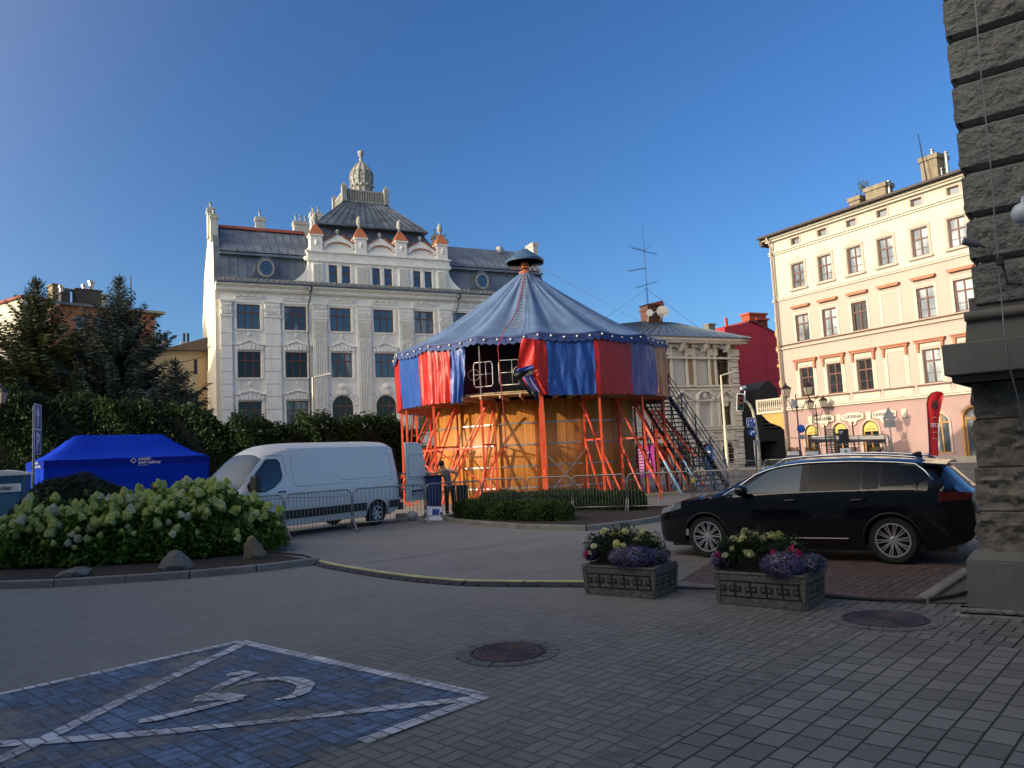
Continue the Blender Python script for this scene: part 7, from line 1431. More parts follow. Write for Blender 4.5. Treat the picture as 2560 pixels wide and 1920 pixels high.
def planter(pa, pb_, pc, label, seed, flw, pinks, viol):
    A_, B_, C_ = G(*pa), G(*pb_), G(*pc); d = (B_-A_); L = d.length; d.normalize(); n = Vector((-d.y, d.x, 0)); Wd = (C_-B_).length; Wd = max(.5, min(.62, Wd))
    t = thing('flower_planter', label, 'planter', (A_.x, A_.y, .005), math.atan2(d.y, d.x), 'concrete flower planters with a key pattern'); H_ = .355
    mb = MB(); mb.frustum(.04,L-.04,.04,Wd-.04,0,0,L,0,Wd,H_); mb.box(-.01,L+.01,-.01,.06,H_-.03,H_+.0); bevel(mb.build('trough', M_conc, t), .008)
    MB().poly([(.05,.05,H_+.004),(L-.05,.05,H_+.004),(L-.05,Wd-.05,H_+.004),(.05,Wd-.05,H_+.004)]).build('soil', M_soil, t)
    def face(P0, du, Lf, nrm):                       # greek key: raised concrete ridges over a dark recess
        g = MB(); r = MB(); 
        def P(u, z, o): s_ = z/H_; q = P0(z)+du*u+nrm*o; return (q.x, q.y, z)
        def rect(mb_, u0, u1, z0, z1, o): 
            a = [P(u0,z0,o),P(u1,z0,o),P(u1,z1,o),P(u0,z1,o)]; b = [P(u0,z0,-.004),P(u1,z0,-.004),P(u1,z1,-.004),P(u0,z1,-.004)]; i = mb_.vs(a+b)
            mb_.f.append((i,i+1,i+2,i+3)); 
            for q in range(4): w = (q+1) % 4; mb_.f.append((i+q, i+4+q, i+4+w, i+w))
        m0, m1 = .06, Lf-.06; rect(g, m0, m1, .085, .252, .0035)
        rect(r, m0, m1, .0, .075, .010); rect(r, m0, m1, .262, H_-.035, .010); nu = max(2, round((m1-m0)/.17)); cw_ = (m1-m0)/nu; b = .036
        for k in range(nu):
            u = m0+k*cw_
            rect(r, u+.008, u+cw_-.020, .098, .098+b, .012) if k % 1 == 0 else None
            rect(r, u+cw_*.5-b/2, u+cw_*.5+b/2, .098+b+.002, .205, .012); rect(r, u+.008+cw_*.02, u+cw_*.5-b/2-.028, .160, .160+b*.9, .012); rect(r, u+cw_*.5+b/2+.012, u+cw_-.022, .162, .162+b*.9, .012); rect(r, u+.008, u+cw_-.020, .207, .207+b*.95, .012)
        rect(r, 0.0, .05, 0, H_-.035, .012); rect(r, Lf-.05, Lf, 0, H_-.035, .012)
        o_ = g.build('key_recess', M_grv, t); tag(r.build('key_relief', M_conc, t), kind='stuff')
    ins = lambda z: .04*(1-z/H_)
    face(lambda z: Vector((0, ins(z), 0)), Vector((1,0,0)), L, Vector((0,-1,0))); face(lambda z: Vector((L-ins(z), 0, 0)), Vector((0,1,0)), Wd, Vector((1,0,0)))
    r_ = np.random.default_rng(seed); n_ = 7000; Pm = np.stack([r_.uniform(.0, L*.93, n_), r_.uniform(.06, Wd-.04, n_), np.zeros(n_)], 1); hgt = .34*np.sqrt(np.clip(1-((Pm[:,0]-L*.42)/(L*.55))**2, .05, 1))*(1+.25*np.sin(Pm[:,0]*19)+.15*np.sin(Pm[:,1]*23)); Pm[:,2] = H_+hgt*r_.random(n_)**.5; Pm[:,1] += (r_.random(n_)-.5)*.12
    A2 = unit(r_.normal(size=(n_,3))+[0,0,.6])*r_.uniform(.014,.032,(n_,1)); B2 = unit(np.cross(A2, r_.normal(size=(n_,3))))*.007; V_, F_ = quads(Pm, A2, B2); cloud('foliage', V_, F_, LF_m, t)
    MB().sphere((L*.42,Wd*.5,H_), 1, 12, 8, (L*.38,Wd*.36,.22)).build('foliage_core', M_core, t, smooth=True)
    for k in range(flw):
        x = r_.uniform(.06, L*.86); y = r_.uniform(.0, Wd*.9); hh = .36*math.sqrt(max(.05, 1-((x-L*.42)/(L*.55))**2)); z = H_+hh*(r_.uniform(.85,1.15) if y > .12 else r_.uniform(.25,.9)); o = bpy.data.objects.new('marigold', MG); COL.objects.link(o); o.parent = t; o.location = (x, y if y > .12 else -.02, z+.01); o.rotation_euler = ((.9 if y < .12 else .25)+r_.normal()*.25, r_.normal()*.3, r_.random()*6); s = r_.uniform(.85,1.45); o.scale = (s,s,s)
    for (x0, y0, z0, rx, ry, rz_, nn_) in viol:
        d_ = unit(r_.normal(size=(nn_,3))); P_ = d_*[rx,ry,rz_]+[x0,y0,z0]; keep = (P_[:,1] < Wd*.9); P_ = P_[keep]; N_ = d_[keep]; T_ = unit(np.cross(N_, r_.normal(size=N_.shape))); Bq = np.cross(N_, T_); s = .0085*r_.uniform(.6,1.2,(len(P_),1)); V_, F_ = quads(P_+N_*.012, T_*s, Bq*s*.9); o = cloud('violet_flowers', V_, F_, M_pur, t)
        MB().sphere((x0,y0,z0), 1, 12, 8, (rx*.93,ry*.9,rz_*.93)).build('flower_mound', LF_m, t, smooth=True)
    for (x0, y0, z0) in pinks:
        P_ = r_.normal(size=(46,3))*.013+[x0,y0,z0]; A3 = unit(r_.normal(size=(46,3)))*.017; B3 = unit(np.cross(A3, r_.normal(size=(46,3))))*.013; V_, F_ = quads(P_, A3, B3); cloud('pink_flower', V_, F_, M_pink_, t)
planter((1460,1486),(1640,1500),(1697,1474), 'left flower planter with pale yellow marigolds, against the end of the cable ramps', 5, 26, [(.04,.03,.47),(.08,-.01,.49)], [(.62,.12,.46,.28,.25,.13,2600),(.80,.3,.43,.2,.2,.1,900),(.03,.2,.46,.1,.16,.09,500)])
planter((1790,1510),(2018,1530),(2073,1502), 'right flower planter with marigolds and magenta blooms, in front of the black car', 9, 30, [(.04,.02,.50),(.66,.05,.56),(.69,.0,.51),(.83,.1,.60),(.90,.12,.56),(.07,.0,.53)], [(.74,.06,.44,.22,.18,.13,2000),(.95,.30,.43,.16,.2,.1,900),(.02,.15,.45,.08,.16,.1,600)])
# ================================================================ crowd barriers
def barrier(group, label):
    t = thing('crowd_barrier', label, 'crowd barrier', (0,0,0), 0, group); W_, H_ = 2.08, 1.08; r = .019
    fr = MB(); c = [(.0,.14)]+[(0,H_-.16)]+[(.16-.16*math.cos(a), H_-.16+.16*math.sin(a)) for a in np.linspace(.2, math.pi/2, 6)]+[(W_-.16+.16*math.sin(a), H_-.16+.16*math.cos(a)) for a in np.linspace(0, math.pi/2-.2, 6)]+[(W_,H_-.16),(W_,.14)]
    fr.tube([(x,0,z) for x, z in c], r, 8); fr.tube([(0,0,.20),(W_,0,.20)], .014, 6); fr.build('frame', M_galv, t, smooth=True)
    b = MB(); 
    for k in range(1, 18): x = W_*k/18; b.tube([(x,0,.20),(x,0,H_-.012)], .0075, 5)
    b.build('bars', M_galv, t)
    for x in (.0, W_): f = MB(); f.tube([(x,-.28,.015),(x,-.20,.05),(x,-.02,.30),(x,0,.42)], .017, 6); f.tube([(x,.28,.015),(x,.20,.05),(x,.02,.30)], .017, 6); f.build('foot', M_galv, t, smooth=True)
    for z in (.42,.86): MB().box(W_+.012,W_+.05,-.02,.02,z-.03,z+.05).build('coupling', M_galv, t)
    return t
bar0 = barrier('crowd barriers', 'crowd barrier'); first = [True]
def put_barrier(a, b, label, group, flip=False, col=None):
    o = bar0 if first[0] else copy_tree(bar0); first[0] = False; d = (b-a); d.z = 0; o.location = (a.x, a.y, 0); o.rotation_euler = (0,0,math.atan2(d.y,d.x)); s = (d.length-.06)/2.08; o.scale = (s,1,1); o['label'] = label; o['group'] = group
N1 = [G(715,1350), G(885,1328), G(1068,1309)]; N1 = [N1[0]*2-N1[1]]+N1+[N1[2]+Vector((1.55,.75,0))]
for (a, b), lb in zip(zip(N1, N1[1:]), ('crowd barrier beside the van front, its left half behind the hydrangeas','crowd barrier in front of the van door and middle','crowd barrier in front of the van rear wheel','crowd barrier between the van door and the low hedge')): put_barrier(a, b, lb, 'crowd barriers along the van')
def at_px(x, Y): p = AY(x, 1200, Y); return Vector((p.x, p.y, 0))
xs_ = [(1205,22.9),(1318,22.4),(1431,22.0),(1568,21.4),(1732,20.8),(1848,20.2),(1960,19.6)]
for k, lb in enumerate(('left barrier behind the island hedge, before the drum','barrier behind the hedge just left of the thick red post','barrier behind the hedge right of the thick red post','barrier before the red raking shores','barrier with a red and yellow tag before the stairs','barrier half hidden behind the car bonnet')): put_barrier(at_px(*xs_[k]), at_px(*xs_[k+1]), 'crowd '+lb, 'crowd barriers before the drum')
xs_ = [(1740,31),(1822,31.5),(1915,31.5),(1985,30.5),(2060,29.5)]
for k, lb in enumerate(('barrier at the foot of the stairs','barrier before the street lamp with the concrete foot','barrier before the traffic light','far barrier seen over the car windscreen')): put_barrier(at_px(*xs_[k]), at_px(*xs_[k+1]), 'crowd '+lb, 'far crowd barriers by the street')
tg_ = at_px(1733,20.7); MB().box(-.04,.04,-.03,.03,.78,.92).build('barrier_tag', mat('yellow_tag', (.6,.5,.05), .5), None, loc=(tg_.x, tg_.y, 0)); tag(bpy.data.objects['barrier_tag'], 'small yellow tag wrapped round a barrier joint before the stairs', 'tag')
# ================================================================ blue gazebo tent
Pg0 = AY(109, 1170, 25.0); Pg0 = Vector((Pg0.x, Pg0.y, 0)); gd2 = Vector((math.sin(rad(47)), math.cos(rad(47)), 0))
best = None
for YY in np.arange(18, 34, .1):                   # six metres of front between the two corners seen
    p = AY(109, 1170, YY); r = ray(523, 1160); nn = Vector((gd2.y, -gd2.x, 0)); P = Vector((p.x, p.y, 0)); t = nn.dot(P-O)/nn.dot(r); q_ = O+r*t; L = (q_-P).dot(gd2)
    if best is None or abs(L-6) < abs(best[0]-6): best = (L, P)
Pg0 = best[1]; M_gaz = cloth('royal_blue_polyester', (.002,.040,.50), .1, .8, .06, .12); gz = thing('gazebo_tent', 'bright royal blue pop-up tent with white lettering behind the hydrangeas', 'tent', Pg0, math.atan2(gd2.y, gd2.x)); LG, WG, ZE, ZR = 6.0, 3.0, 2.42, 3.42
def gz_z(y):                                        # sagging slope from eave to ridge
    t = 1-abs(y-WG/2)/(WG/2); return ZE+(ZR-ZE)*(t**1.35)
RA, RB = 1.35, LG-1.35; rows_ = []
for j in range(13):
    y = WG*j/12; row = []
    for i in range(33):
        x = LG*i/32; tx_ = min(1, x/RA, (LG-x)/RA); ty = 1-abs(y-WG/2)/(WG/2); t = min(tx_, ty) if tx_ < 1 else ty; t = min(tx_, ty)
        row.append((x, y, ZE+(ZR-ZE)*t**1.3-.03*math.sin(math.pi*x/LG)*(1 if t > .9 else 0)+.022*noise.noise(Vector((x*1.6,y*1.6,3)))+.012*noise.noise(Vector((x*4,y*5,7)))))
    rows_.append(row)
MB().grid(rows_).build('canopy', M_gaz, gz, smooth=30)
vz = MB()
for (x0,y0,x1,y1) in ((0,0,LG,0),(LG,0,LG,WG),(LG,WG,0,WG),(0,WG,0,0)): vz.poly([(x0,y0,ZE-.26),(x1,y1,ZE-.26),(x1,y1,ZE),(x0,y0,ZE)])
vz.build('valance', cloth('navy_blue_polyester', (.003,.022,.30), .05, .8, .05, .12), gz)
for nm, (x0,y0,x1,y1) in zip(('front_wall','end_wall','back_wall','side_wall'), ((.0,.02,LG,.02),(LG-.02,0,LG-.02,WG),(LG,WG-.02,0,WG-.02),(.02,WG,.02,0))):
    rws = [[(x0+(x1-x0)*i/40+(.03*math.sin(i*1.3)*k/4 if x0 == x1 else 0), y0+(y1-y0)*i/40+(.03*math.sin(i*1.1)*k/4 if y0 == y1 else 0), ZE-.24-(ZE-.26)*k/4) for i in range(41)] for k in range(5)]; MB().grid(rws).build(nm, M_gaz, gz, smooth=True)
for x in (.03, LG/2, LG-.03):
    for y in (.05, WG-.05): MB().box(x-.02,x+.02,y-.02,y+.02,0,ZE).build('leg', M_galv, gz)
M_wlet = mat('white_print', (.70,.70,.74), .6, var=.03, fine=0)
def logo(par, x, z, s, y=-.012, rz=0.0, sx=1.0, M0=None):
    t_ = MB(); t_.M = M0
    for (a, b) in (((0,.5),(.5,0)),((.5,0),(0,-.5)),((0,-.5),(-.5,0)),((-.5,0),(-.12,.38))): t_.bar((x+a[0]*s*.62*sx, y, z+a[1]*s*.62), (x+b[0]*s*.62*sx, y, z+b[1]*s*.62), .004, .05*s, (0,1,0)) if False else t_.bar((x+a[0]*s*.62*sx, y, z+a[1]*s*.62), (x+b[0]*s*.62*sx, y, z+b[1]*s*.62), .006, .09*s)
    return t_.build('emblem', M_wlet, par)
logo(gz, 3.05, ZE-.11, .32); text('miejski', .17, M_wlet, gz, (3.22,-.014,ZE-.10), align='LEFT', ext=.002, offset=.004); text('dom kultury', .17, M_wlet, gz, (3.22,-.014,ZE-.24), align='LEFT', ext=.002, offset=.004); text('PRACOWNIA', .06, M_wlet, gz, (3.22,-.014,ZE-.32), align='LEFT', ext=.002)
text('miejski', .17, M_wlet, gz, (-.014,1.3,ZE-.10), rot=(math.pi/2,0,-math.pi/2), align='LEFT', ext=.002); text('dom kultury', .17, M_wlet, gz, (-.014,1.3,ZE-.24), rot=(math.pi/2,0,-math.pi/2), align='LEFT', ext=.002)
# ================================================================ portable toilet
c = AY(16, 1190, 23); tl = thing('portable_toilet', 'blue portable toilet with a rounded white roof at the left edge of the photo', 'portable toilet', (c.x, c.y, 0), rad(24)); M_tlb = mat('blue_plastic', (.035,.13,.22), .45, var=.08); M_tlw = mat('white_plastic', (.66,.67,.68), .4, var=.05)
TH = AY(16, 1186, 23).z; b = MB(); b.box(-.55,.55,-.55,.55,.05,TH-.0); bevel(b.build('cabin', M_tlb, tl), .03)
R_ = [[(x*.62, -.62+1.24*j/10, TH-.02+.15*math.cos(x*1.45)**.8*(1-.15*abs(j-5)/5)) for x in np.linspace(-1,1,13)] for j in range(11)]; rr_ = MB().grid(R_).poly([r[0] for r in R_]) ; rr_.box(-.62,.62,-.62,.62,TH-.04,TH+.015); rr_.poly(R_[0]); rr_.build('roof', M_tlw, tl, smooth=30)
v_ = MB(); 
for k in range(3): v_.box(.05-.5,.45,-.575,-.548,TH-.14-k*.06,TH-.11-k*.06)
v_.build('vent_slats', M_tlb, tl); sg = MB().box(-.50,.46,-.58,-.552,TH-.52,TH-.28); so = sg.build('name_plate', M_tlw, tl); text('nToilet', .19, M_ltr, so, (-.03,-.584,TH-.46), ext=.002, sx=.92, offset=.003)
MB().box(-.42,.42,-.57,-.552,.15,TH-.60).build('door', M_tlb, tl)
# ================================================================ road signs and street lamps
M_pole = mat('grey_pole', (.30,.30,.29), .45, .5, var=.15); M_sb = mat('sign_blue', (.012,.055,.30), .4, var=.05); M_sw = mat('sign_white', (.72,.74,.76), .4, var=.03); M_sback = mat('sign_back_grey', (.30,.31,.31), .5, .4)
c = AY(92, 1120, 17.5); ps = thing('parking_sign', 'blue parking and arrow signs seen almost edge-on on a leaning grey pole', 'road sign', (c.x, c.y, 0), rad(108)); zt7 = AY(85, 1012, 17.5).z; zb7 = AY(88, 1136, 17.5).z; zm7 = (zt7+zb7)/2
MB().tube([(.0,.06,0),(.0,.06,zt7-.02)], .03, 10).build('pole', M_pole, ps, smooth=True)
for z0, z1, kind_ in ((zm7+.01, zt7, 'arrow'), (zb7, zm7-.01, 'P')):
    s_ = MB(); s_.box(-.27,.27,-.012,.012,z0,z1); so = s_.build('sign_plate', M_sb, ps); e = MB(); 
    for a, b_ in (((-.27,z0),(.27,z0)),((.27,z0),(.27,z1)),((.27,z1),(-.27,z1)),((-.27,z1),(-.27,z0))): e.bar((a[0],-.014,a[1]),(b_[0],-.014,b_[1]),.02,.012)
    e.build('sign_border', M_sw, so); h_ = z1-z0; 
    if kind_ == 'P': text('P', h_*1.05, M_sw, so, (0,-.02,z0+h_*.14), ext=.003, offset=.006)
    else: MB().prism([(-.03,z0+.06),(.03,z0+.06),(.03,z0+h_*.55),(.12,z0+h_*.55),(0,z1-.05),(-.12,z0+h_*.55),(-.03,z0+h_*.55)], -.02, -.013).build('arrow', M_sw, so, fix=True)
M_lpole = mat('pale_lamp_pole', (.50,.47,.36), .45, .2, var=.1)
def street_lamp(px0, ytop, pxh, yh, Y, label, r=.075, base=True):
    t_ = AY(px0, ytop, Y); h_ = AY(pxh, yh, Y); t = thing('street_lamp', label, 'street lamp', (t_.x, t_.y, 0), 0, 'slim modern street lamps'); p = MB(); p.tube([(0,0,0),(0,0,2.2),(0,0,2.25),(0,0,t_.z)], [r*1.25,r*1.2,r,r*.62], 10); p.build('pole', M_lpole, t, smooth=30)
    dx, dz = h_.x-t_.x, h_.z-t_.z; MB().tube([(0,0,t_.z-.03),(dx*.65,0,t_.z+dz*.65)], r*.5, 8).build('arm', M_lpole, t); l = MB(); a = math.atan2(dz, dx); l.M = Matrix.Translation((dx*.62,0,t_.z+dz*.65)) @ Matrix.Rotation(-a, 4, 'Y'); s_ = math.hypot(dx,dz); l.frustum(0,s_*.5,-.14,.14,-.05,0.02,s_*.42,-.10,.10,.06); l.build('lamp_head', M_sback, t)
street_lamp(782, 943, 826, 935, 38, 'slim street lamp behind the hedge in front of the white building', .08)
street_lamp(1802, 938, 1838, 929, 52, 'slim street lamp before the stone corner house, right of the stairs', .10)
street_lamp(1692, 1032, 1716, 1018, 60, 'far street lamp seen through the access stairs', .09)
c = G(1900,1178); c = AY(1900,1178,44); TLY = 44
tr_ = thing('traffic_light', 'traffic light on a pole with a curved arm and a camera on top', 'traffic light', (c.x, c.y, 0)); pts = [AY(x,y,TLY) for x, y in ((1897,1130),(1892,1085),(1887,1050),(1882,1028),(1874,1012),(1866,1005),(1860,1004))]
MB().tube([(0,0,0),(0,0,.9)]+[(p.x-c.x,0,p.z) for p in pts], [.11,.10,.095,.09,.085,.08,.08,.08,.08], 10).build('pole', M_lpole, tr_, smooth=True)
(h0, h1, h2) = AY(1840,988,TLY), AY(1856,986,TLY), AY(1848,1026,TLY); hd_ = MB(); cx_, cz_2 = AY(1848.5,1006,TLY).x-c.x, AY(1848,1006,TLY).z; hd_.M = Matrix.Translation((cx_,-.1,cz_2)) @ Matrix.Rotation(.1, 4, 'Y'); MB1 = MB(); MB1.M = hd_.M; MB1.box(-.20,.20,-.02,.0,-.50,.50); MB1.build('backing_board', M_sw, tr_); hd_.box(-.155,.155,-.12,-.021,-.45,.45); hb_ = hd_.build('housing', M_black, tr_)
for q_, cl_ in ((.28,(.18,.02,.015)),(0,(.16,.07,.01)),(-.28,(.01,.08,.05))):
    l = MB(); l.M = hd_.M @ Matrix.Translation((0,-.125,q_)) @ Matrix.Rotation(math.pi/2, 4, 'X'); l.lathe([(.11,-.002),(.001,.02)], 16); l.build('lens', mat('lens', cl_, .3), hb_); v = MB(); v.M = hd_.M @ Matrix.Translation((-.02,-.12,q_)) @ Matrix.Rotation(math.pi/2, 4, 'X'); v.lathe([(.125,0),(.125,.16)], 14, a0=.2, a1=math.pi-.2); v.build('visor', M_black, hb_)
k0, k1 = AY(1862,1002,TLY), AY(1862,977,TLY); cm2 = MB(); cm2.tube([(k0.x-c.x,0,k0.z),(k1.x-c.x,0,k1.z)], .035, 6); q_ = AY(1858,970,TLY); cm2.bar((q_.x-c.x-.16,-.1,q_.z-.03),(q_.x-c.x+.14,.05,q_.z+.06),.14,.14); cm2.build('camera', M_sw, tr_)
M_sgb = M_sb
a_, b_ = AY(1864,1046,TLY), AY(1888,1067,TLY); zs = MB().box(a_.x-c.x,b_.x-c.x,-.16,-.14,b_.z,a_.z).build('zone_sign', M_sb, tr_); w_, h_ = b_.x-a_.x, a_.z-b_.z; x0 = a_.x-c.x
pg = MB(); pg.sphere((x0+w_*.22,-.17,b_.z+h_*.75), .035, 8, 5, (1,.2,1)); pg.bar((x0+w_*.22,-.17,b_.z+h_*.65),(x0+w_*.20,-.17,b_.z+h_*.4),.05,.02); pg.bar((x0+w_*.20,-.17,b_.z+h_*.4),(x0+w_*.12,-.17,b_.z+h_*.12),.03,.02); pg.bar((x0+w_*.20,-.17,b_.z+h_*.4),(x0+w_*.30,-.17,b_.z+h_*.14),.03,.02); pg.box(x0+w_*.42,x0+w_*.56,-.175,-.163,b_.z+h_*.62,b_.z+h_*.8); pg.box(x0+w_*.76,x0+w_*.93,-.175,-.163,b_.z+h_*.45,b_.z+h_*.85); pg.sphere((x0+w_*.55,-.17,b_.z+h_*.32), .03, 6, 4, (1,.2,1)); pg.build('pictogram', M_sw, zs)
for a4, b4 in (((x0,b_.z),(x0+w_,b_.z)),((x0+w_,b_.z),(x0+w_,a_.z)),((x0+w_,a_.z),(x0,a_.z)),((x0,a_.z),(x0,b_.z))): MB().bar((a4[0],-.166,a4[1]),(b4[0],-.166,b4[1]),.014,.02).build('sign_border', M_sw, zs)
q_ = AY(1879,1081,TLY); rr_2 = (AY(1889,1081,TLY)-q_).x; s_ = MB(); s_.M = Matrix.Translation((q_.x-c.x,-.12,q_.z)) @ Matrix.Rotation(math.pi/2, 4, 'X'); s_.lathe([(rr_2,-.01),(rr_2,.01)], 28); so = s_.build('turn_sign', M_sb, tr_); s_ = MB(); s_.M = Matrix.Translation((q_.x-c.x,-.135,q_.z)) @ Matrix.Rotation(math.pi/2, 4, 'X'); s_.lathe([(rr_2*1.08,-.006),(rr_2*1.08,.0)], 28) if False else None
ar_ = MB(); R1_ = rr_2; X_, Z_ = q_.x-c.x, q_.z; ar_.box(X_-R1_*.45,X_-R1_*.2,-.145,-.134,Z_-R1_*.6,Z_+R1_*.1); ar_.box(X_-R1_*.2,X_+R1_*.25,-.145,-.134,Z_-R1_*.02,Z_+R1_*.24); ar_.prism([(X_+R1_*.2,Z_-R1_*.3),(X_+R1_*.72,Z_+R1_*.12),(X_+R1_*.2,Z_+R1_*.52)], -.145, -.134); ar_.build('arrow', M_sw, so, fix=True)
q2 = AY(1885,1100,TLY-.5); sp2 = thing('sign_pole', 'thin grey pole standing just left of the traffic light pole', 'pole', (q2.x, q2.y, 0)); MB().tube([(0,0,0),(0,0,q2.z)], .045, 8).build('pole', M_pole, sp2, smooth=True); MB().box(.06,.3,-.05,.1,AY(1890,1116,TLY).z,AY(1890,1100,TLY).z).build('box', M_sback, sp2)
# old-style lanterns
M_lant = mat('dark_lantern_iron', (.035,.018,.018), .5, .3); M_lgl = mat('lantern_glass', (.34,.30,.22), .25, var=.15)
def lantern_head(par, x, z, s=1.0):
    f = MB(); f.frustum(x-.11*s,x+.11*s,-.11*s,.11*s,z-.30*s,x-.19*s,x+.19*s,-.19*s,.19*s,z+.10*s); hb2 = f.build('lantern', M_lgl, par); r = MB(); r.frustum(x-.23*s,x+.23*s,-.23*s,.23*s,z+.10*s,x-.07*s,x+.07*s,-.07*s,.07*s,z+.28*s); r.lathe([(.05*s,z+.28*s),(.07*s,z+.33*s),(.01,z+.46*s)], 8, (x,0,0)); r.box(x-.13*s,x+.13*s,-.13*s,.13*s,z-.34*s,z-.30*s)
    for sx_ in (-1,1):
        for sy in (-1,1): r.bar((x+sx_*.11*s,sy*.11*s,z-.3*s),(x+sx_*.19*s,sy*.19*s,z+.1*s),.02*s)
    r.build('lantern_frame', M_lant, hb2)
def lantern_post(pxb, Y, ptop, heads, label, flood=False, s=1.0):
    c = AY(pxb, 1140, Y); tp = AY(*ptop, Y); t = thing('lantern_post', label, 'street lamp', (c.x, c.y, 0), 0, 'old-fashioned street lanterns'); lean = tp.x-c.x; p = MB(); p.tube([(0,0,0),(0,0,1.2),(0,0,1.25),(0,0,tp.z)], [.11,.09,.055,.04], 8); p.lathe([(.08,tp.z-.5),(.12,tp.z-.42),(.06,tp.z-.34)], 10); p.lathe([(.04,tp.z),(.02,tp.z+.2),(.05,tp.z+.25),(.001,tp.z+.4)], 8); p.build('post', M_lant, t, smooth=30)
    for hx, hy in heads:
        h = AY(hx, hy, Y); dx = h.x-c.x; a = MB(); zb_ = h.z-.36*s; a.tube([(0,0,tp.z-.62),(dx*.35,0,tp.z-.72),(dx*.8,0,zb_-.22),(dx,0,zb_-.10),(dx,0,zb_+.03)], .022, 6); a.tube([(0,0,tp.z-.3),(dx*.3,0,tp.z-.25),(dx*.5,0,tp.z-.42),(dx*.3,0,tp.z-.5),(dx*.22,0,tp.z-.4)], .016, 5); a.tube([(dx,0,zb_-.10),(dx*.8,0,zb_-.0),(dx*.62,0,zb_-.12),(dx*.7,0,zb_-.2)], .014, 5); a.build('arm', M_lant, t, smooth=True); lantern_head(t, dx, h.z, s)
    if flood: q_ = AY(1982,1009,Y); f = MB(); f.M = Matrix.Translation((q_.x-c.x,-.15,q_.z)) @ Matrix.Rotation(.35, 4, 'Y'); f.box(-.17,.17,-.08,.08,-.22,.22); f.build('floodlight', M_sback, t)
lantern_post(2002, 46, (1994,1000), ((1965,977),(2020,972)), 'tall iron post with two lanterns at the corner of the cream house', True, 1.15)
lantern_post(2050, 54, (2043,1024), ((2025,1010),(2058,1005)), 'iron post with two lanterns before the bakery sign', False, 1.1)
c = AY(-12, 1000, 28); t = thing('lantern_post', 'street lantern cut by the left edge of the photo', 'street lamp', (c.x, c.y, 0), 0, 'old-fashioned street lanterns'); MB().tube([(0,0,0),(0,0,AY(-12,1015,28).z)], [.09,.05], 8).build('post', M_lant, t, smooth=True); h = AY(1, 988, 28); MB().tube([(0,0,h.z-.6),(h.x-c.x,0,h.z-.5),(h.x-c.x,0,h.z-.3)], .03, 6).build('arm', M_lant, t); lantern_head(t, h.x-c.x, h.z, .95)
for px, yt, Y, lb in ((2062,1066,50,'thin dark post between the two lantern posts and the menu board'),(2131,1058,50,'thin dark post with a small sign right of the menu board')):
    q_ = AY(px, yt, Y); t = thing('thin_post', lb, 'post', (q_.x, q_.y, 0)); MB().tube([(0,0,0),(0,0,q_.z)], .05, 8).build('post', M_lant, t, smooth=True); MB().sphere((0,0,q_.z), .07, 8, 6).build('knob', M_lant, t, smooth=True)
q_ = AY(2001, 1072, 45.5); t = thing('round_road_sign', 'small round blue road sign on the tall lantern post', 'road sign', (q_.x, q_.y-.1, q_.z)); s_ = MB(); s_.M = Matrix.Rotation(math.pi/2, 4, 'X'); s_.lathe([(.19,-.02),(.24,-.015),(.24,.015),(.001,.02)], 24); s_.build('plate', M_sb, t); MB().box(-.17,.17,-.02,.02,-.62,-.36).build('small_plate', M_sback, t)
q_ = AY(2231, 1130, 40); zA, zB_, zC = AY(2225,1017,40).z, AY(2225,1048,40).z, AY(2227,1066,40).z; t = thing('warning_sign', 'grey back of a triangular road sign with a square plate, on a thin pole before the pink wall', 'road sign', (q_.x, q_.y, 0), rad(-20)); t['label'] = 'grey back of a triangular road sign with a square plate before the pink wall'
MB().tube([(0,.05,0),(0,.05,zA-.2)], .04, 8).build('pole', M_pole, t, smooth=True); MB().prism([(-.33,zB_),(.33,zB_),(.0,zA)], -.01, .01).build('triangle_plate', M_sback, t, fix=True); MB().box(-.27,.27,-.01,.012,zC-.05,zB_-.02).build('square_plate', M_sback, t)
# ---- red feather flag
q_ = AY(2327, 1138, 36); fl_ = thing('feather_flag', 'tall red feather flag with white letters before the pink wall', 'flag', (q_.x, q_.y, 0), 0)
def F_(x, y): p = AY(x, y, 36); return (p.x-q_.x, p.z)
Lp = [F_(*p) for p in ((2325,1138),(2323,1090),(2320,1040),(2318,1010),(2321,993),(2330,983),(2342,979),(2352,980),(2358,984))]; Rp = [F_(*p) for p in ((2345,1140),(2345,1115),(2346,1090),(2347,1065),(2349,1045),(2351,1028),(2354,1010),(2357,996),(2358,985))]
R_ = []
for k in range(len(Lp)): R_.append([(Lp[k][0]+(Rp[k][0]-Lp[k][0])*j/6, .05*math.sin(j*.9+k*.7), Lp[k][1]+(Rp[k][1]-Lp[k][1])*j/6) for j in range(7)])
M_flag = cloth('red_flag_cloth', (.50,.012,.015), .3, .5); fo = MB().grid(R_).build('banner', M_flag, fl_, smooth=True); MB().tube([(x-.02,0,z) for x, z in [(Lp[0][0],0)]+Lp], .022, 6).build('pole', M_black, fl_, smooth=True); z_ = F_(2330,1068); text('SEDI', .26, M_sw, fo, (z_[0]+.1,-.09,z_[1]), ext=.003, sx=.85)
for y in (1045,1082,1098): z_ = F_(2333,y); MB().box(z_[0]-.08,z_[0]+.12,-.085,-.08,z_[1],z_[1]+.04).build('print_line', mat('flag_print', (.6,.25,.2), .6), fo)
MB().prism([F_(*p) for p in ((2326,1022),(2331,1021),(2333,1008),(2330,1000),(2327,1010))][::-1], -.085, -.08).prism([F_(*p) for p in ((2336,1024),(2342,1022),(2341,1006),(2338,996),(2336,1010))][::-1], -.085, -.08).build('dark_print', M_black, fo, fix=True)
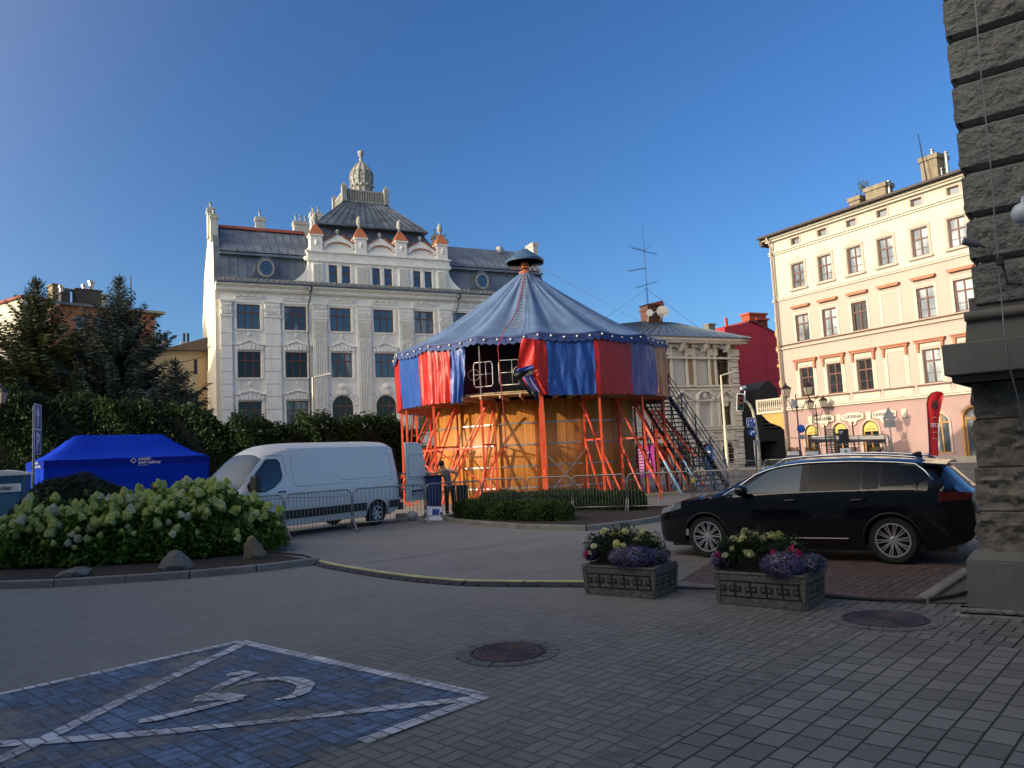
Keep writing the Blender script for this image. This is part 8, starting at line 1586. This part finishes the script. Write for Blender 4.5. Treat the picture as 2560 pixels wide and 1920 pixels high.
# ================================================================ café terrace
cp_ = lambda x, y, Y=49: AY(x, y, Y)
te = thing('café_terrace', 'metal frame terrace with a dark and white awning before the café arches', 'terrace', (0,0,0)); fr = MB()
xs2 = (2033,2080,2150,2217,2226)
for x in xs2: p = cp_(x, 1140); fr.bar((p.x,p.y,0),(p.x,p.y,cp_(x,1088).z),.07)
a_, b_ = cp_(2030,1095), cp_(2217,1086); fr.bar(a_, b_, .06); fr.bar(cp_(2033,1114), cp_(2226,1108), .04); fr.bar(cp_(2217,1086), cp_(2232,1120), .06); fr.bar(cp_(1967,1095,47), cp_(2033,1095), .05); p = cp_(1967,1140,47); fr.bar((p.x,p.y,0),(p.x,p.y,cp_(1967,1095,47).z),.06); fr.build('frame', M_galv, te)
R_ = [[Vector(cp_(2028+(2216-2028)*j/14, y+.8*math.sin(j*1.7), Yq)) for j in range(15)] for y, Yq in ((1089,49.6),(1094,49.2),(1099,48.9))]; MB().grid(R_).build('white_awning', cloth('white_awning', (.62,.60,.55), .2, .6), te, smooth=True)
R_ = [[Vector(cp_(2024+(2214-2024)*j/14, y+1.5*math.sin(j*1.1)*(k), 48.8-k*.05)) for j in range(15)] for k, y in enumerate((1098,1106))]; MB().grid(R_).build('dark_awning', cloth('dark_awning', (.02,.02,.03), 0, .6), te, smooth=True)
pr_ = MB()
for k in range(16): z0 = cp_(2066,1138-k*4.2,47).z; a_ = cp_(2066,1138,47); b_ = cp_(2094,1138,47); pr_.box(a_.x,b_.x,46.95,47.0,z0,z0+.055)
bs_ = thing('slatted_screen', 'dark slatted screen standing left of the menu board', 'screen', (0,0,0)); pr_.build('slats', M_stl, bs_)
p = cp_(2068,1140,47); q_ = cp_(2092,1140,47); MB().bar((p.x,47.02,0),(p.x,47.02,cp_(2068,1075,47).z),.05).bar((q_.x,47.02,0),(q_.x,47.02,cp_(2092,1075,47).z),.05).build('posts', M_stl, bs_)
bd = thing('menu_board', 'black menu board above a white notice with a green mark', 'sign board', (0,0,0)); a_, b_ = cp_(2096,1073,44), cp_(2124,1107,44); MB().box(a_.x,b_.x,44,44.06,b_.z,a_.z).build('black_panel', M_black, bd); MB().bar(((a_.x+b_.x)/2,44.1,0),((a_.x+b_.x)/2,44.1,a_.z),.06).build('stand', M_stl, bd)
a2_, b2_ = cp_(2101,1121,43.5), cp_(2129,1144,43.5); nb = MB().box(a2_.x,b2_.x,43.5,43.55,b2_.z-.3,a2_.z).build('white_notice', M_sw, bd); MB().box((a2_.x+b2_.x)/2-.07,(a2_.x+b2_.x)/2+.07,43.485,43.5,a2_.z-.28,a2_.z-.12).build('green_mark', mat('green_mark', (.05,.25,.08), .5), nb); MB().box(a_.x+.05,a_.x+.25,43.99,44.0,a_.z-.16,a_.z-.12).box(a_.x+.05,a_.x+.2,43.99,44.0,a_.z-.25,a_.z-.21).build('chalk_lines', M_sw, bd)
M_fl3 = mat_leaf('geranium', ((.10,.14,.04),(.45,.10,.10),(.14,.18,.05)), scale=4); M_wood2 = mat('grey_planks', (.16,.14,.12), .8, var=.2, streak=.3)
for k, (x0, x1, Y, lb) in enumerate(((1972,2000,46.5,'white flower box at the left end of the terrace'),(2016,2046,46.5,'white flower box left of the slatted screen'),(2120,2150,46.5,'white flower box right of the menu board'),(2178,2212,46.5,'white flower box at the right end of the terrace'))):
    a_, b_ = AY(x0, 1133, Y), AY(x1, 1133, Y); t = thing('flower_box', lb, 'flower box', (a_.x, Y, 0), 0, 'flower boxes on the café terrace fence'); w_ = b_.x-a_.x; zf = AY(x0, 1133, Y).z; MB().box(0,w_,0,.25,zf-.12,zf+.1).build('box', M_sw, t); MB().box(-.1,w_+.1,.05,.12,0,zf-.13).build('fence_boards', M_wood2, t)
    n = 500; P_ = rng.random((n,3))*[w_,.3,.28]+[0,-.02,zf+.06]; V_, F2 = leafset(P_, .07, aspect=.6); cloud('flowers', V_, F2, M_fl3, t)
# pink poster board, blue banner, bits seen through the stairs
a_, b_ = AY(1590,1112,44), AY(1640,1190,44); pk = thing('poster_board', 'magenta poster board with pale print seen through the drum scaffold', 'poster', (a_.x, 44, 0), 0); w_ = b_.x-a_.x; zt8 = a_.z; pm = MB().box(0,w_,0,.08,.15,zt8).build('panel', mat('magenta_print', (.55,.06,.32), .5, var=.2, scale=3), pk); l_ = MB()
for k in range(9): l_.box(.1, w_*(.5+.25*math.sin(k*2.1)+.1), -.01, -.001, zt8-.35-k*.17, zt8-.27-k*.17)
l_.build('pale_print', mat('pale_pink_print', (.72,.5,.62), .5), pm); MB().box(.05,.12,.1,.16,0,zt8).box(w_-.12,w_-.05,.1,.16,0,zt8).build('posts', M_stl, pk)
a_, b_ = AY(1763,1120,46), AY(1788,1180,46); bn = thing('blue_banner', 'rounded blue advertising banner right of the access stairs', 'banner', (a_.x, 46, 0), 0); w_ = b_.x-a_.x; MB().prism([(0,.1),(w_,.1),(w_,a_.z-.3)]+[(w_/2+w_/2*math.cos(t), a_.z-.3+.45*math.sin(t)) for t in np.linspace(.2, math.pi-.2, 8)]+[(0,a_.z-.3)], 0, .1).build('panel', mat('mid_blue_print', (.03,.09,.26), .5, var=.3, scale=2), bn, fix=True); MB().box(.08,w_-.08,-.01,-.001,a_.z-.3,a_.z-.18).build('white_print', M_sw, bn); MB().box(-.1,w_+.1,-.15,.25,0,.1).build('foot', M_stl, bn)
# ================================================================ people and the things they handle
M_skin = mat('skin', (.46,.27,.19), .6, var=.08); M_hair = mat('dark_hair', (.02,.015,.012), .7, var=.3, bmp=.5, bscale=60)
def skin_mesh(name, V, E, R, m, parent, sub=2):
    me = bpy.data.meshes.new(name); me.from_pydata([tuple(v) for v in V], E, []); me.update(); o = bpy.data.objects.new(name, me); COL.objects.link(o)
    sk = o.modifiers.new('skin', 'SKIN'); sk.use_smooth_shade = True; sk.branch_smoothing = .6
    for k, r in enumerate(R):
        rr = r if hasattr(r, '__len__') else (r, r); me.skin_vertices[0].data[k].radius = rr
    me.skin_vertices[0].data[0].use_root = True; su = o.modifiers.new('sub', 'SUBSURF'); su.levels = sub; su.render_levels = sub
    dg = bpy.context.evaluated_depsgraph_get(); nm = bpy.data.meshes.new_from_object(o.evaluated_get(dg)); bpy.data.objects.remove(o); nm.name = name; nm.materials.clear(); return link(name, nm, m, parent, True)
def person(loc, rz, J, label, top_m, leg_m, hair_m=None, cap=None, scale=1.0, sleeves=False):
    """J: joint positions; body is one continuous skin, clothes are children"""
    t = thing('person', label, 'person', loc, rz); V, E, R, ix = [], [], [], {}
    def add(k, p, r, par=None):
        V.append(p); R.append(r); ix[k] = len(V)-1
        if par is not None: E.append((ix[par], ix[k]))
    v = {k: Vector(p) for k, p in J.items()}
    add('pel', v['pelvis'], (.135,.10)); add('wst', v['waist'], (.12,.09), 'pel'); add('chs', v['chest'], (.155,.105), 'wst'); add('nk', v['neck'], (.055,.055), 'chs'); h = v['head']; up = (h-v['neck']).normalized(); add('jaw', h-up*.07, (.062,.07), 'nk'); add('hd', h+up*.01, (.078,.095), 'jaw'); add('crn', h+up*.085, (.062,.075), 'hd')
    f = v.get('face', Vector((0,-1,0))); s_ = f.cross(up).normalized(); add('nose', h+f*.112-up*.015, (.011,.013), 'hd')
    for sg, n in ((-1,'l'),(1,'r')):
        add('ear'+n, h+s_*sg*.092, (.010,.02), 'hd')
        sh, el, wr, ha = v['sh_'+n], v['el_'+n], v['wr_'+n], v['ha_'+n]; add('sh'+n, sh, .058, 'chs'); add('el'+n, el, .040, 'sh'+n); add('wr'+n, wr, .027, 'el'+n); pd = (ha-wr).normalized(); add('pm'+n, wr+pd*.055, (.036,.018), 'wr'+n)
        q = pd.cross(Vector((0,0,1))); q = q.normalized() if q.length > .1 else Vector((1,0,0)); dn = Vector((0,0,-.35))
        for k_, (o_, L) in enumerate(((-.030,.070),(-.010,.082),(.010,.078),(.030,.060))): b = wr+pd*.085+q*o_; add(f'f{n}{k_}a', b+pd*L*.5, .0085, 'pm'+n); add(f'f{n}{k_}b', b+pd*L+dn*.08, .007, f'f{n}{k_}a')
        add('th'+n, wr+pd*.05-q*.05*sg, .010, 'pm'+n); add('tt'+n, wr+pd*.08-q*.065*sg, .008, 'th'+n)
        hp_, kn, an, to = v['hp_'+n], v['kn_'+n], v['an_'+n], v['to_'+n]; add('hp'+n, hp_, .088, 'pel'); add('kn'+n, kn, .056, 'hp'+n); add('an'+n, an, .038, 'kn'+n); add('to'+n, to, (.04,.025), 'an'+n)
    skin_mesh('body', V, E, R, M_skin, t)
    tv = [v['pelvis']+Vector((0,0,-.03)), v['waist'], v['chest'], v['neck']*.35+v['chest']*.65, v['sh_l']*.85+v['chest']*.15, v['sh_r']*.85+v['chest']*.15]; te_, tr2 = [(0,1),(1,2),(2,3),(2,4),(2,5)], [(.150,.115),(.138,.105),(.170,.12),(.10,.08),.070,.070]
    if sleeves:
        for k, n in enumerate('lr'): tv.append(v['sh_'+n]*.45+v['el_'+n]*.55); te_.append((4+k, len(tv)-1)); tr2.append(.055)
    skin_mesh('shirt', tv, te_, tr2, top_m, t)
    lv_ = [v['pelvis']+Vector((0,0,.02))]; le, lr = [], [(.148,.115)]
    for n in 'lr':
        b = len(lv_); lv_ += [v['hp_'+n], v['kn_'+n], v['an_'+n]+Vector((0,0,.02))]; le += [(0,b),(b,b+1),(b+1,b+2)]; lr += [.102,.072,.062]
    skin_mesh('trousers', lv_, le, lr, leg_m, t)
    for n in 'lr': a, b = v['an_'+n], v['to_'+n]; skin_mesh('shoe', [Vector((a.x,a.y,.05))-(b-a)*.2, Vector((a.x,a.y,.05)), Vector((b.x,b.y,.035))], [(0,1),(1,2)], [(.045,.045),(.05,.05),(.045,.032)], M_plas, t) if not v.get('seat') else None
    hm = MB(); c = h+up*.045-f*.02; hm.sphere((0,0,0), 1, 14, 8, (.086,.098,.085)); o = hm.build('hair', hair_m or M_hair, t, smooth=True); o.location = c
    if cap: cm = MB(); cm.sphere((0,0,0), 1, 14, 8, (.098,.110,.075)); cm.box(-.07,.07,-.18,-.05,-.02,-.008); o = cm.build('cap', cap, t, smooth=True); o.location = h+up*.06
    return t
pc_ = AY(1120, 1200, 23.3); M_tank = mat('grey_cotton', (.13,.13,.12), .9, var=.1, bmp=.3, bscale=14); M_trs = mat('black_cotton', (.015,.015,.018), .9, var=.2)
person((pc_.x, pc_.y, 0), 0, dict(pelvis=(.03,0,.94), waist=(.0,-.02,1.07), chest=(-.06,-.04,1.30), neck=(-.13,-.03,1.47), head=(-.17,-.02,1.585), face=(-.35,.93,-.1), sh_l=(-.21,-.02,1.385), el_l=(-.37,.10,1.33), wr_l=(-.53,.16,1.33), ha_l=(-.6,.16,1.33), sh_r=(.10,-.03,1.385), el_r=(.31,.02,1.27), wr_r=(.17,-.02,1.08), ha_r=(.12,.03,1.04), hp_l=(-.05,0,.88), kn_l=(-.07,.06,.49), an_l=(-.06,.02,.09), to_l=(-.10,.18,.03), hp_r=(.12,0,.88), kn_r=(.15,.05,.48), an_r=(.17,-.04,.09), to_r=(.18,.12,.03)), 'man seen from behind in grey sleeveless top and dark trousers, leaning on a blue bin', M_tank, M_trs)
pc2 = AY(2197, 1128, 26.5); SZ = pc2.z-1.20
person((pc2.x, pc2.y, 0), rad(-35), dict(pelvis=(0,.05,.53), waist=(0,.06,.66), chest=(0,.03,.90), neck=(0,.0,1.06), head=(0,-.03,pc2.z), face=(0,-1,-.1), sh_l=(-.17,.02,1.0), el_l=(-.22,-.05,.76), wr_l=(-.15,-.26,.66), ha_l=(-.14,-.33,.64), sh_r=(.17,.02,1.0), el_r=(.22,-.05,.76), wr_r=(.15,-.26,.66), ha_r=(.14,-.33,.64), hp_l=(-.09,.03,.52), kn_l=(-.12,-.38,.52), an_l=(-.12,-.40,.09), to_l=(-.12,-.55,.03), hp_r=(.09,.03,.52), kn_r=(.12,-.38,.52), an_r=(.12,-.40,.09), to_r=(.12,-.55,.03)), 'seated person in an olive cap and light shirt behind the roof of the black car', mat('pale_shirt', (.55,.42,.25), .9), M_trs, cap=mat('olive_cap', (.12,.10,.05), .8), sleeves=True)
bn_ = thing('bench', 'grey bench under the seated person behind the black car', 'bench', (pc2.x, pc2.y, 0), rad(-35)); MB().box(-.8,.8,-.12,.28,.38,.43).build('seat', M_wood2, bn_); [MB().box(x-.03,x+.03,-.1,.25,0,.38).build('leg', M_stl, bn_) for x in (-.65,.65)]
q_ = AY(1081, 1200, 23.5); wbn = thing('storage_bin', 'tall dark blue bin beside the open van door, leaned on by the man', 'bin', (q_.x, q_.y, 0), .3); bevel(MB().frustum(-.19,.19,-.2,.2,.03,-.24,.24,-.25,.25,1.2).build('body', mat('bin_blue', (.02,.05,.16), .5), wbn), .02); bevel(MB().box(-.26,.26,-.27,.27,1.2,1.28).build('lid', mat('bin_lid', (.02,.025,.04), .5), wbn), .02)
mb = MB(); mb.sphere((0,0,0), .1, 10, 6, (1.2,.8,.7)); tag(mb.build('cloth_bundle', mat('pale_cloth', (.42,.38,.28), .9, bmp=.6, bscale=20), None, smooth=True, loc=(q_.x-.16, q_.y-.1, 1.34)), 'pale crumpled bundle lying on the blue bin', 'bundle')
q_ = AY(1155, 1230, 23.0); zt9 = AY(1155, 1213, 23.0).z; bx = thing('flight_case', 'black transport case standing behind the barrier right of the man', 'case', (q_.x, q_.y, 0), .1); bevel(MB().box(-.17,.17,-.2,.2,.0,zt9).build('case', M_trs, bx), .015); MB().box(-.175,.175,-.205,.205,zt9*.68,zt9*.71).build('edge_strip', M_stl, bx)
q_ = AY(1085, 1290, 22.3); wp = thing('white_panel', 'white board with blue print leaning on the ground beneath the barrier', 'board', (q_.x, q_.y, 0), .2); pn = MB(); pn.M = Matrix.Rotation(rad(-52), 4, 'X') @ Matrix.Rotation(.15, 4, 'Y'); pn.box(-.26,.26,0,.02,.02,.62); o = pn.build('board', M_sw, wp); pn = MB(); pn.M = Matrix.Rotation(rad(-52), 4, 'X') @ Matrix.Rotation(.15, 4, 'Y'); pn.box(-.08,.12,-.004,-.001,.25,.5); pn.build('blue_print', M_sb, o)
q_ = AY(1120, 1285, 22.6); ht_ = thing('hand_truck', 'small hand truck lying beside the white board', 'hand truck', (q_.x, q_.y, 0), .4)
for x in (-.2,.2): w2 = MB(); w2.M = Matrix.Translation((x,0,.11)) @ Matrix.Rotation(math.pi/2, 4, 'Y'); w2.lathe([(.07,-.02),(.11,-.02),(.11,.02),(.07,.02)], 18); w2.build('wheel', M_tyre, ht_)
fm_ = MB(); fm_.tube([(-.2,0,.11),(.2,0,.11)], .012, 6); fm_.tube([(-.15,0,.11),(-.15,.9,.25),(.15,.9,.25),(.15,0,.11)], .014, 6); fm_.bar((-.2,-.05,.02),(.2,-.05,.02),.2,.015); fm_.build('frame', M_galv, ht_)
q_ = AY(1012, 1300, 22.8); tb = thing('tool_bag', 'pale bags and boxes on the ground beneath the open van door', 'bags', (q_.x, q_.y, 0), .2); bevel(MB().box(-.25,.05,-.15,.15,0,.22).build('box', mat('cardboard', (.36,.26,.15), .85), tb), .01); MB().sphere((.22,0,.14), .17, 10, 7, (1,.8,.85)).build('bag', mat('plastic_bag', (.55,.53,.48), .5, bmp=.8, bscale=10), tb, smooth=True)
